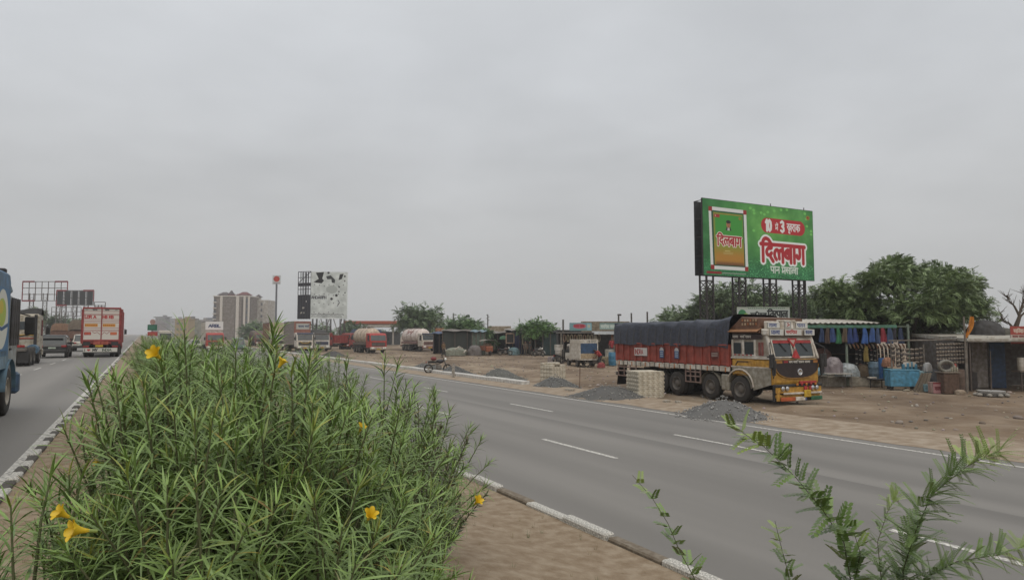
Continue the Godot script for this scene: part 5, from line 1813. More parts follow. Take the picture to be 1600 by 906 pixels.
func make_twigs():
	var t := thing("thorn_shrub", "young feathery thorn shrub arching over the right road, large spray to the right", "shrub", V(2.68, 0, -1.51) + V(0, 0.2, 0), 0, "wild shoots at the edge of the right road")
	var o := t.position
	twig(t, [Vector3.ZERO, V(2.52, 1.70, -1.60) - o, V(2.51, 1.81, -1.55) - o, V(2.48, 1.99, -1.49) - o, V(2.58, 2.10, -1.43) - o, V(2.79, 2.18, -1.37) - o], 0, 0.018, 0.145, 3, 0.42)
	twig(t, [Vector3.ZERO, V(2.54, 1.70, -1.54) - o, V(2.54, 1.80, -1.42) - o, V(2.66, 1.82, -1.35) - o, V(2.83, 1.85, -1.31) - o], 0, 0.022, 0.12, 4, 0.6)
	twig(t, [Vector3.ZERO, V(2.51, 1.67, -1.67) - o, V(2.58, 1.75, -1.74) - o, V(2.71, 1.87, -1.77) - o, V(2.85, 1.93, -1.81) - o], 0, 0.024, 0.085, 5, 0.5)
	var s := thing("wild_shoot", "tall shoot with oval leaflets leaning left across the right road", "shrub", V(2.63, 0, -1.76) + V(0, 0.2, 0), 0, "wild shoots at the edge of the right road")
	o = s.position
	twig(s, [Vector3.ZERO, V(2.59, 1.61, -1.86) - o, V(2.53, 1.82, -1.88) - o, V(2.42, 1.96, -1.92) - o, V(2.29, 2.12, -1.99) - o, V(2.17, 2.23, -2.10) - o], 1, 0.022, 0.125, 6, 0.5)
	twig(s, [Vector3.ZERO, V(2.60, 1.59, -1.85) - o, V(2.62, 1.71, -1.83) - o, V(2.63, 1.82, -1.88) - o], 1, 0.035, 0.09, 7, 0.6)
	var u := thing("wild_shoot", "short upright sprig low beside the leaning shoot", "shrub", V(2.51, 0, -2.06) + V(0, 0.2, 0), 0, "wild shoots at the edge of the right road")
	o = u.position
	twig(u, [Vector3.ZERO, V(2.54, 1.53, -2.12) - o, V(2.50, 1.68, -2.13) - o, V(2.48, 1.78, -2.14) - o], 1, 0.03, 0.09, 8, 0.6)
	var w := thing("wild_shoot", "thin sprig with sparse oval leaves above the bare soil", "shrub", V(2.22, 0, -2.45) + V(0, 0.2, 0), 0, "wild shoots at the edge of the right road")
	o = w.position
	twig(w, [Vector3.ZERO, V(2.32, 1.45, -2.47) - o, V(2.25, 1.59, -2.50) - o, V(2.18, 1.77, -2.53) - o, V(2.05, 1.94, -2.59) - o], 1, 0.05, 0.10, 9, 0.5)

	# dry tufts and seedlings on the bare soil
	var b := Mb.new()
	for i in 7:
		var a := TAU * i / 7.0
		b.face([V(cos(a) * 0.1, 0, sin(a) * 0.1), V(cos(a + 0.5) * 0.12, 0, sin(a + 0.5) * 0.12), V(cos(a) * 0.5, 0.8 + 0.2 * sin(i * 3.0), sin(a) * 0.5)], V(0, 0, 1))
	var xf := []
	var cols := []
	for i in 900:
		var x := rnd(-1.1, 0.4) if i < 650 else rnd(2.6, 5.0)
		var z := -rnd(3.0, 26.0)
		var y := lerpf(0.93, 0.06, smoothstep(0.05, 0.98, (x + 1.18) / 6.3))
		var sz := rnd(0.03, 0.10)
		xf.append(Transform3D(Basis(Vector3.UP, rnd(0, 6)).scaled(V(sz, sz * rnd(0.6, 1.6), sz)), V(x, y - 0.01, z)))
		var g := rnd(0, 1)
		cols.append(Color(0.24, 0.19, 0.10) * rnd(0.7, 1.1) if g < 0.7 else Color(0.10, 0.15, 0.05) * rnd(0.7, 1.1))
	var gr := many("dry_grass", b.mesh(), leaf_stuff(), xf, self, cols)
	gr.set_meta("kind", "stuff")
	gr.set_meta("label", "dry grass tufts and seedlings on the bare median soil")
	gr.set_meta("category", "grass")

func make_trees():
	var g := Color(0.15, 0.205, 0.085)
	var big := []
	for l in [[1345, 478, 0, 34, 30], [1322, 462, 1.0, 32, 26], [1372, 446, -0.5, 40, 28], [1412, 430, 0.5, 38, 26], [1440, 462, -1.5, 50, 34], [1476, 436, 0.8, 34, 24], [1494, 452, -0.3, 32, 26], [1516, 480, 0.5, 32, 22], [1400, 488, -1.8, 48, 30], [1470, 492, -1.2, 48, 30], [1430, 415, 1.2, 24, 16], [1360, 495, 1.5, 44, 26], [1444, 498, 1.4, 52, 30], [1500, 502, 1.2, 36, 24], [1400, 512, 0.4, 44, 20], [1455, 514, 0.8, 44, 18], [1345, 505, 0.5, 36, 22]]:
		big.append([l[0], l[1], l[2], l[3], l[4]])
	var base := V(37.73, 0, -22.84)
	var rt := V(0.879, 0, 0.477)
	var fw := V(0.477, 0, -0.879)
	var lobes := []
	for l in big:
		var p: Vector3 = rt * ((l[0] - 1425.0) * 38.0 / 1067.0) + fw * (l[2] * 1.3)
		lobes.append([p.x, 2.6 + (522.0 - l[1]) * 38.0 / 1067.0, p.z, l[3] * 38.0 / 1067.0, l[4] * 38.0 / 1067.0])
	tree("neem_tree", "large spreading dark green tree over the roadside stalls", base, lobes, 0.3, 0.30, 1500, g, 5, "", 0.6, 0.3)
	# the trees behind the big hoarding
	var gb := "trees behind the green hoarding"
	tree("tree", "dense tree behind the second and third columns of the green hoarding", V(56.07, 0, -51.65), round_lobes(10, 6.2, 1.6, 8.3, 3, 0.5), 0.3, 0.5, 760, Color(0.119, 0.175, 0.070), 31, gb)
	tree("tree", "tall tree behind the left column of the green hoarding", V(51.46, 0, -51.88), round_lobes(8, 3.6, 1.2, 7.6, 4, 0.5), 0.28, 0.45, 600, Color(0.112, 0.161, 0.067), 32, gb)
	tree("tree", "low rounded tree left of the green hoarding, above the tarpaulin", V(54.77, 0, -59.20), round_lobes(7, 3.6, 1.0, 5.6, 5, 0.5), 0.22, 0.5, 480, Color(0.126, 0.182, 0.077), 33, gb)
	tree("tree", "tree between the right column of the green hoarding and the large stall tree", V(57.11, 0, -44.25), round_lobes(8, 4.0, 1.2, 6.6, 6, 0.5), 0.24, 0.5, 560, Color(0.112, 0.168, 0.070), 34, gb)
	tree("tree", "open crowned tree behind the third column of the green hoarding", V(66.06, 0, -55.35), round_lobes(8, 4.4, 1.4, 8.0, 7, 0.5), 0.26, 0.5, 620, Color(0.119, 0.168, 0.070), 35, gb)
	# along the parking area
	var gp := "trees along the lorry park"
	tree("tree", "broad tree behind the white tanker lorry", V(41.71, 0, -109.63), round_lobes(9, 4.6, 2.0, 8.0, 8, 0.52), 0.3, 0.7, 330, Color(0.119, 0.175, 0.077), 36, gp)
	tree("tree", "two humped tree above the blue roofed shack", V(39.06, 0, -85.98), round_lobes(8, 2.9, 1.2, 5.2, 9, 0.5), 0.22, 0.5, 300, Color(0.105, 0.175, 0.063), 37, gp)
	tree("tree", "small leaning tree in front of the net covered shack", V(39.48, 0, -81.19), round_lobes(6, 1.7, 0.6, 3.9, 10, 0.55), 0.16, 0.42, 260, Color(0.105, 0.182, 0.063), 38, gp)
	tree("tree", "flat topped bright green tree beside the goods shop", V(43.81, 0, -74.27), round_lobes(9, 2.4, 1.9, 4.4, 11, 0.5, 0.55), 0.18, 0.45, 280, Color(0.119, 0.217, 0.063), 39, gp)
	tree("tree", "hazy tree between the old hoarding's legs", V(34.66, 0, -152.22), round_lobes(7, 3.2, 0.5, 5.6, 12, 0.5), 0.2, 0.8, 160, Color(0.112, 0.168, 0.077), 40, gp)
	tree("tree", "hazy tree right of the old hoarding", V(42.90, 0, -159.15), round_lobes(8, 4.2, 0.5, 5.4, 13, 0.5), 0.2, 0.85, 160, Color(0.112, 0.168, 0.077), 41, gp)
	tree("tree", "round tree in front of the brown hotel", V(31.26, 0, -228.18), round_lobes(9, 4.0, 0.5, 7.2, 14, 0.5), 0.25, 0.9, 190, Color(0.112, 0.175, 0.077), 42, gp)
	# beyond the left carriageway
	var gl := "trees beyond the left carriageway"
	tree("tree", "wide hazy tree behind the dark car", V(-17.85, 0, -203.54), round_lobes(9, 4.4, 0.6, 7.2, 15, 0.5), 0.25, 0.9, 190, Color(0.112, 0.161, 0.077), 43, gl)
	tree("tree", "hazy tree left of the red lorry", V(-14.45, 0, -213.09), round_lobes(9, 4.6, 0.6, 6.8, 16, 0.5), 0.25, 0.9, 190, Color(0.112, 0.161, 0.077), 44, gl)
	tree("tree", "high small crowned tree above the white tractor unit", V(-21.80, 0, -194.28), round_lobes(7, 2.2, 4.6, 9.0, 17, 0.55), 0.22, 0.7, 150, Color(0.119, 0.168, 0.070), 45, gl)
	# far belt, one hazy mass
	var xf := []
	var cols := []
	for i in 9000:
		var u := rnd(-900, 2400)
		var dd := rnd(420, 620)
		var p := V(0, 0, 0) + rt * ((u - 800.0) * dd / 1067.0) + fw * dd
		if p.x > -16 and p.x < 24: continue
		var top := 5.0 + 2.2 * sin(u * 0.021) + 1.6 * sin(u * 0.057 + 1.0) + 1.2 * sin(u * 0.13)
		p.y = rnd(0.0, 1.0) * top
		xf.append(Transform3D(Basis.from_euler(V(rnd(-1, 1), rnd(0, 6), rnd(-1, 1))).scaled(V(1, 1, 1) * rnd(2.0, 4.0)), p))
		cols.append(Color(0.08, 0.115, 0.055) * rnd(0.7, 1.2))
	var fb := many("distant_trees", spray_mesh(), leaf_stuff(), xf, self, cols)
	fb.set_meta("kind", "stuff")
	fb.set_meta("label", "far belt of trees fading into the haze along the horizon")
	fb.set_meta("category", "trees")
	# bare dead tree
	var d := thing("dead_tree", "bare leafless tree behind the red sign at the right edge", "tree", V(49.74, 0, -23.16))
	var db := Mb.new()
	var hh := 4.90
	db.tube([V(0, 0, 0), V(0.1, hh * 0.35, 0), V(-0.25, hh * 0.62, 0), V(0.1, hh * 0.78, 0.1)], [0.2, 0.17, 0.15, 0.11], 8)
	part("trunk", db, bark_mat(), d)
	for e in [[-0.25, 0.62, 0.5, 0.93], [0.1, 0.78, 0.55, 1.02], [0.1, 0.78, -0.5, 0.98], [-0.25, 0.6, -1.0, 0.72], [-1.0, 0.72, -1.3, 0.68], [-1.0, 0.72, -1.15, 0.82], [0.05, 0.74, 0.9, 0.86], [0.5, 0.93, 0.8, 1.04], [-0.5, 0.98, -0.75, 1.04], [0.55, 1.02, 0.45, 1.1]]:
		var bb := Mb.new()
		var a = rt * e[0] + V(0, e[1] * hh, 0)
		var c = rt * e[2] + V(0, e[3] * hh, 0)
		bb.tube([a, a.lerp(c, 0.5) + V(0.05, 0.1, 0), c], [0.085, 0.06, 0.02], 6)
		for k in 6: bb.tube([a.lerp(c, 0.4 + 0.1 * k), c + V(rnd(-0.5, 0.5), rnd(0.0, 0.5), rnd(-0.5, 0.5))], [0.025, 0.008], 4)
		part("limb", bb, bark_mat(), d)

# ---------------------------------------------------------------- people: one smooth skin meshed from a field of tapered bones
func skin(bones: Array, cell: float, blend := 0.05) -> Mb:
	# bones: [a, b, ra, rb]; surface nets over their smooth union
	var lo := V(1e9, 1e9, 1e9)
	var hi := -lo
	for e in bones:
		for p in [e[0], e[1]]:
			var r: float = maxf(e[2], e[3]) + cell * 3
			lo = lo.min(p - V(r, r, r))
			hi = hi.max(p + V(r, r, r))
	var nx := int((hi.x - lo.x) / cell) + 2
	var ny := int((hi.y - lo.y) / cell) + 2
	var nz := int((hi.z - lo.z) / cell) + 2
	var f := PackedFloat32Array()
	f.resize(nx * ny * nz)
	f.fill(1.0)
	for e in bones:
		var a: Vector3 = e[0]
		var b: Vector3 = e[1]
		var r: float = maxf(e[2], e[3]) + cell * 2.5 + blend
		var m0: Vector3 = (a.min(b) - V(r, r, r) - lo) / cell
		var m1: Vector3 = (a.max(b) + V(r, r, r) - lo) / cell
		var ab := b - a
		var l2 := maxf(ab.length_squared(), 1e-8)
		for k in range(maxi(0, int(m0.z)), mini(nz, int(m1.z) + 2)):
			for j in range(maxi(0, int(m0.y)), mini(ny, int(m1.y) + 2)):
				for i in range(maxi(0, int(m0.x)), mini(nx, int(m1.x) + 2)):
					var p := lo + V(i, j, k) * cell
					var t := clampf((p - a).dot(ab) / l2, 0, 1)
					var d := p.distance_to(a + ab * t) - lerpf(e[2], e[3], t)
					var n := i + nx * (j + ny * k)
					var o := f[n]
					var h := clampf(0.5 + 0.5 * (o - d) / blend, 0, 1)
					f[n] = lerpf(o, d, h) - blend * h * (1 - h) * (1.0 if o < 0.9 else 0.0)
	var b := Mb.new()
	var ids := {}
	var pts := PackedVector3Array()
	var nrm := PackedVector3Array()
	var off := [0, 1, nx, nx + 1, nx * ny, nx * ny + 1, nx * ny + nx, nx * ny + nx + 1]
	for k in nz - 1:
		for j in ny - 1:
			for i in nx - 1:
				var n := i + nx * (j + ny * k)
				var mask := 0
				for c in 8:
					if f[n + off[c]] < 0: mask |= 1 << c
				if mask == 0 or mask == 255: continue
				var sum := Vector3.ZERO
				var cnt := 0
				for e in [[0, 1], [2, 3], [4, 5], [6, 7], [0, 2], [1, 3], [4, 6], [5, 7], [0, 4], [1, 5], [2, 6], [3, 7]]:
					var u := f[n + off[e[0]]]
					var w := f[n + off[e[1]]]
					if (u < 0) != (w < 0):
						sum += V(e[0] & 1, (e[0] >> 1) & 1, e[0] >> 2).lerp(V(e[1] & 1, (e[1] >> 1) & 1, e[1] >> 2), u / (u - w))
						cnt += 1
				ids[n] = pts.size()
				pts.append(lo + (V(i, j, k) + sum / cnt) * cell)
				nrm.append(V(f[n + 1] - f[n] + f[n + nx + 1] - f[n + nx], f[n + nx] - f[n] + f[n + nx + 1] - f[n + 1], f[n + nx * ny] - f[n] + f[n + nx * ny + 1] - f[n + 1]).normalized())
	for n: int in ids:
		var inside := f[n] < 0
		for ax in 3:
			var st: int = [1, nx, nx * ny][ax]
			if (f[n + st] < 0) == inside: continue
			var s1: int = [nx, nx * ny, 1][ax]
			var s2: int = [nx * ny, 1, nx][ax]
			var q := [n, n - s1, n - s1 - s2, n - s2]
			var ok := true
			for e in q:
				if not ids.has(e): ok = false
			if not ok: continue
			var v := []
			for e in q: v.append(ids[e])
			if not inside: v.reverse()
			b.tri(pts[v[0]], pts[v[1]], pts[v[2]], nrm[v[0]], nrm[v[1]], nrm[v[2]])
			b.tri(pts[v[0]], pts[v[2]], pts[v[3]], nrm[v[0]], nrm[v[2]], nrm[v[3]])
	return b

func person(label: String, at: Vector3, yaw: float, shirt: Color, trousers: Color, j := {}, scarf := Color(0, 0, 0, 0)) -> Node3D:
	# joints of a standing figure facing +z; j overrides some of them
	var p := {"hip": V(0, 0.92, 0), "chest": V(0, 1.28, 0), "neck": V(0, 1.44, 0), "head": V(0, 1.58, 0.02),
		"ls": V(0.17, 1.38, 0), "le": V(0.24, 1.12, 0.0), "lw": V(0.24, 0.88, 0.08), "rs": V(-0.17, 1.38, 0), "re": V(-0.24, 1.12, 0.0), "rw": V(-0.22, 0.90, 0.1),
		"lh": V(0.09, 0.88, 0), "lk": V(0.11, 0.48, 0.03), "la": V(0.12, 0.09, 0), "rh": V(-0.09, 0.88, 0), "rk": V(-0.11, 0.48, 0.03), "ra": V(-0.12, 0.09, 0)}
	p.merge(j, true)
	var t := thing("person", label, "person", at, yaw, "people by the stalls")
	var up: Vector3 = (p.head - p.neck).normalized()
	var look := V(0, 0, 1)
	var body := [[p.hip, p.chest, 0.115, 0.125], [p.chest, p.neck, 0.12, 0.06], [p.neck, p.head, 0.052, 0.06], [p.head + up * 0.03, p.head + up * 0.05 + look * -0.015, 0.088, 0.09], [p.head + look * 0.05 - up * 0.06, p.head + look * 0.055 - up * 0.04, 0.045, 0.05],
		[p.head + look * 0.095 - up * 0.0, p.head + look * 0.108 - up * 0.025, 0.012, 0.017]]
	for s in ["l", "r"]:
		body.append([p.head + V(0.085 if s == "l" else -0.085, 0, 0), p.head + V(0.092 if s == "l" else -0.092, 0.03, -0.01), 0.016, 0.018])
		body.append([p.neck.lerp(p[s + "s"], 0.4), p[s + "s"], 0.06, 0.055])
		body.append([p[s + "s"], p[s + "e"], 0.052, 0.04])
		body.append([p[s + "e"], p[s + "w"], 0.04, 0.027])
		body.append([p[s + "h"], p[s + "k"], 0.085, 0.055])
		body.append([p[s + "k"], p[s + "a"], 0.055, 0.036])
		body.append([p[s + "a"] + V(0, -0.045, -0.03), p[s + "a"] + V(0, -0.055, 0.15), 0.036, 0.028])
		var d: Vector3 = (p[s + "w"] - p[s + "e"]).normalized()
		var palm: Vector3 = p[s + "w"] + d * 0.07
		body.append([p[s + "w"], palm, 0.026, 0.034])
	var sk := skin(body, 0.02, 0.035)
	# five tapered fingers on each hand
	for s in ["l", "r"]:
		var d: Vector3 = (p[s + "w"] - p[s + "e"]).normalized()
		var across := d.cross(V(1, 0, 0)).normalized() if absf(d.x) < 0.9 else V(0, 0, 1)
		var palm: Vector3 = p[s + "w"] + d * 0.08
		for k in 4:
			var o: Vector3 = palm + across * (k - 1.5) * 0.019
			var l: float = [0.066, 0.076, 0.07, 0.055][k]
			sk.tube([o, o + d * l * 0.55, o + d * l + V(-0.014 if s == "l" else 0.014, 0, 0)], [0.0095, 0.0085, 0.006], 6)
		var o2: Vector3 = p[s + "w"] + d * 0.035 + across * 0.03
		sk.tube([o2, o2 + d * 0.03 + across * 0.022, o2 + d * 0.06 + across * 0.026], [0.012, 0.010, 0.007], 6)
	part("body", sk, paint(0.19, 0.10, 0.062, 0.6), t)
	var sh := [[p.hip + V(0, 0.0, 0), p.chest, 0.15, 0.15], [p.chest, p.neck - (p.neck - p.chest) * 0.25, 0.145, 0.085]]
	var tr := [[p.hip, p.hip + (p.chest - p.hip) * 0.15, 0.13, 0.125]]
	for s in ["l", "r"]:
		sh.append([p.neck.lerp(p[s + "s"], 0.5), p[s + "s"], 0.075, 0.075])
		sh.append([p[s + "s"], p[s + "s"].lerp(p[s + "e"], 0.9), 0.075, 0.06])
		tr.append([p[s + "h"], p[s + "k"], 0.11, 0.082])
		tr.append([p[s + "k"], p[s + "k"].lerp(p[s + "a"], 0.9), 0.082, 0.066])
	part("shirt", skin(sh, 0.024, 0.03), paint(shirt.r, shirt.g, shirt.b, 0.85), t)
	part("trousers", skin(tr, 0.024, 0.03), paint(trousers.r, trousers.g, trousers.b, 0.85), t)
	var hair := [[p.head + up * 0.055 - look * 0.02, p.head + up * 0.03 - look * 0.045, 0.092, 0.085]]
	if scarf.a > 0: hair = [[p.head + up * 0.06 - look * 0.015, p.head + up * 0.03 - look * 0.04, 0.105, 0.10], [p.head + up * 0.07 + look * 0.03, p.head + up * 0.09 - look * 0.07, 0.085, 0.09]]
	part("hair" if scarf.a == 0 else "head_cloth", skin(hair, 0.018, 0.02), paint(0.02, 0.018, 0.016, 0.7) if scarf.a == 0 else paint(scarf.r, scarf.g, scarf.b, 0.85), t)
	var ey := Mb.new()
	for x: float in [-0.033, 0.033]: ey.ball(p.head + up * 0.025 + look * 0.083 + V(x, 0, 0), V(0.013, 0.008, 0.008), 8, 6)
	ey.ball(p.head - up * 0.052 + look * 0.098, V(0.022, 0.005, 0.006), 8, 6)
	part("eyes", ey, paint(0.03, 0.02, 0.02, 0.3), t)
	return t

# ---------------------------------------------------------------- gravel heaps, stacks, vehicles in place
func heap(label: String, at: Vector3, rx: float, rz: float, h: float, sd: int, col := Color(0.19, 0.185, 0.175), lean := 0.0, group := "heaps of grey gravel along the kerb"):
	var f := FastNoiseLite.new()
	f.seed = sd
	f.frequency = 1.1
	f.fractal_octaves = 4
	var b := Mb.new()
	b.sheet(func(s: float, t: float):
		var a := -TAU * s
		var d := V(cos(a), 0, sin(a))
		var edge := 1.0 + 0.34 * f.get_noise_3d(d.x * 1.2, 5, d.z * 1.2)
		var prof := pow(1.0 - t, 1.15) * (1.0 - 0.34 * pow(1.0 - t, 3.0))
		var y := h * prof * (1.0 + 0.16 * f.get_noise_2d(d.x * t * 2.0, d.z * t * 2.0)) + 0.06 * h * f.get_noise_3d(d.x * t * 7.0, 9, d.z * t * 7.0) * (1.0 - t)
		return V(d.x * rx * t * edge + lean * (1.0 - t), y - 0.06 * t, d.z * rz * t * edge), 56, 22)
	if not M.has("gravel"):
		var m := mat(Color.WHITE, 0.95, T.gravel, 0.9, 0.0, true)
		m.normal_enabled = true
		m.normal_texture = T.rough_n
		M["gravel"] = m
	var gm: StandardMaterial3D = M["gravel"].duplicate()
	gm.albedo_color = col.linear_to_srgb()
	var t := thing("gravel_heap", label, "gravel heap", at, 0, group)
	part("heap", b, gm, t)
	var r := RandomNumberGenerator.new()
	r.seed = sd
	var xf := []
	var cols := []
	for i in 420:
		var a := r.randf() * TAU
		var q := sqrt(r.randf()) * 1.12
		var y := maxf(h * pow(maxf(1.0 - q, 0.0), 1.2) * 0.93, 0.0)
		var s := r.randf_range(0.012, 0.035)
		xf.append(Transform3D(Basis.from_euler(V(r.randf() * 6, r.randf() * 6, 0)).scaled(V(s, s, s)), V(cos(a) * rx * q + lean * (1.0 - q), y + 0.01, sin(a) * rz * q)))
		cols.append(col * r.randf_range(0.6, 1.5))
	var sm := Mb.new()
	sm.ball(Vector3.ZERO, V(1, 0.7, 1.2), 5, 4)
	if not M.has("stone"):
		M["stone"] = mat(Color.WHITE, 0.9)
		M["stone"].vertex_color_use_as_albedo = true
	many("stones", sm.mesh(), M["stone"], xf, t, cols).set_meta("kind", "stuff")

func block_stack(label: String, at: Vector3, yaw: float, nx: int, ny: int, nz: int, bs: Vector3, ragged: float, sd: int):
	var t := thing("block_stack", label, "block stack", at, yaw, "stacks of pale paving blocks by the road")
	var r := RandomNumberGenerator.new()
	r.seed = sd
	var b := Mb.new()
	b.box(Vector3.ZERO, bs * V(0.99, 0.98, 0.99), 0.006)
	var m := b.mesh()
	var mats := []
	for i in 4: mats.append(mat(Color(0.72, 0.70, 0.62) * (0.86 + 0.07 * i), 0.9, T.grime, 1.5))
	for j in ny:
		for i in nx:
			for k in nz:
				if i > 0 and i < nx - 1 and k > 0 and k < nz - 1 and j < ny - 1: continue
				if j >= ny - 2 and r.randf() < ragged: continue
				var sh := 0.5 * bs.x * (j % 2) * 0.3
				part("paving_block", m, mats[r.randi() % 4], t, Transform3D(Basis(Vector3.UP, r.randf_range(-0.025, 0.025)), V((i - (nx - 1) / 2.0) * bs.x + sh + r.randf_range(-0.006, 0.006), (j + 0.5) * bs.y, (k - (nz - 1) / 2.0) * bs.z + r.randf_range(-0.006, 0.006))))

func make_roadside():
	heap("wide flat grey gravel heap in front of the parked red lorry's tail", V(17.24, 0.00, -23.18), 1.7, 1.9, 0.62, 3)
	heap("light grey gravel heap nearest the camera, by the lorry's front wheels", V(16.40, 0.00, -16.05), 1.45, 1.7, 0.70, 4, Color(0.24, 0.235, 0.225))
	heap("grey gravel heap with blocks behind it, left of the flat one", V(18.19, 0.00, -28.97), 1.2, 1.3, 0.66, 5, Color(0.2, 0.2, 0.19))
	heap("pointed grey gravel heap right of the parked motorcycle", V(18.51, 0.00, -35.42), 1.4, 1.5, 0.85, 6, Color(0.21, 0.21, 0.195), -0.25)
	heap("dark gravel heap directly behind the parked motorcycle", V(18.27, 0.00, -41.40), 1.2, 1.3, 0.72, 7, Color(0.17, 0.17, 0.165), -0.2)
	heap("low gravel heap left of the parked motorcycle", V(18.93, 0.00, -48.62), 1.5, 1.2, 0.55, 8, Color(0.2, 0.2, 0.19))
	heap("small dark rubble mound behind the red safety post", V(20.32, 0.00, -82.39), 1.6, 1.4, 0.8, 9, Color(0.15, 0.145, 0.14))
	heap("small grey rubble mound at the feet of the grey box lorry", V(19.20, 0.00, -95.43), 1.8, 1.4, 0.6, 10, Color(0.18, 0.175, 0.17))
	block_stack("neat square stack of pale paving blocks beside the lorry's rear wheels", V(18.50, 0.00, -22.49), -0.25, 5, 13, 6, V(0.23, 0.083, 0.2), 0.05, 2)
	block_stack("broken stack of pale blocks behind a gravel heap, left of the red lorry", V(20.58, 0.00, -33.05), 0.3, 5, 9, 4, V(0.24, 0.11, 0.22), 0.4, 5)
	# loose blocks
	var lb := Mb.new()
	lb.box(V(0, 0.06, 0), V(0.26, 0.12, 0.2), 0.012)
	for p in [[V(17.22, 0.00, -26.07), 0.2, "pale loose block right of the middle gravel heap"], [V(17.23, 0.00, -26.45), 0.9, "pale loose block touching the middle gravel heap"], [V(17.52, 0.00, -20.03), 0.4, "broken pale slab lying between the block stack and the nearest heap"], [V(17.74, 0.00, -19.64), 1.1, "flat pale block before the lorry's third wheel"], [V(17.17, 0.00, -38.90), 0.3, "white block on the kerb right of the motorcycle"], [V(32.40, 0.00, -17.82), 0.5, "pale stone under the net stall"]]:
		single("paving_block", lb, mat(Color(0.42, 0.40, 0.36), 0.9, T.grime, 1.5), p[2], "block", p[0], p[1], "loose pale blocks")
	var mp := Mb.new()
	mp.box(V(0, 0.32, 0), V(0.18, 0.64, 0.14), 0.02)
	mp.box(V(0, 0.66, 0), V(0.14, 0.06, 0.1), 0.02)
	single("kerb_marker", mp, mat(Color(0.36, 0.35, 0.33), 0.9, T.grime, 1.0), "short grey concrete marker post on the kerb right of the motorcycle", "marker post", V(16.53, 0.00, -37.83), FACE)
	# red safety post
	var c := thing("safety_post", "red and white flexible safety post by the kerb end", "safety post", V(16.50, 0.00, -74.65))
	var cb := Mb.new()
	cb.lathe([Vector2(0, 0), Vector2(0.34, 0), Vector2(0.32, 0.08), Vector2(0.16, 0.1), Vector2(0.13, 0.9), Vector2(0.09, 1.05), Vector2(0, 1.08)], 16)
	part("post", cb, paint(0.5, 0.05, 0.04, 0.5), c)
	var cw := Mb.new()
	for y in [0.42, 0.72]: cw.lathe([Vector2(0.152, y), Vector2(0.152, y + 0.1)], 16)
	part("band", cw, paint(0.6, 0.58, 0.55, 0.5), c)
	var stx := Mb.new()
	stx.tube([V(0, 0, 0), V(0.02, 1.0, 0)], [0.02], 6)
	single("marker_rod", stx, paint(0.2, 0.12, 0.08), "thin rusty rod stuck in the ground left of the lorry's tail", "rod", V(18.79, 0.00, -27.72))
	# motorcycle with red bag at the kerb
	var mo := motorcycle("black motorcycle with a red bag on its seat, parked at the white kerb", V(17.52, 0.00, -42.65), 1.25, paint(0.03, 0.03, 0.04, 0.3), "")
	mo.remove_meta("group")
	var bag := Mb.new()
	bag.ball(V(0, 0.14, 0), V(0.16, 0.13, 0.2), 12, 8)
	bag.box(V(0, 0.16, 0), V(0.24, 0.16, 0.3), 0.06)
	single("bag", bag, paint(0.24, 0.045, 0.05, 0.8), "red bag strapped on the seat of the motorcycle at the kerb", "bag", V(17.52, 0.00, -42.65) + V(-0.28, 0.82, -0.09), 1.25)
	make_lorries()

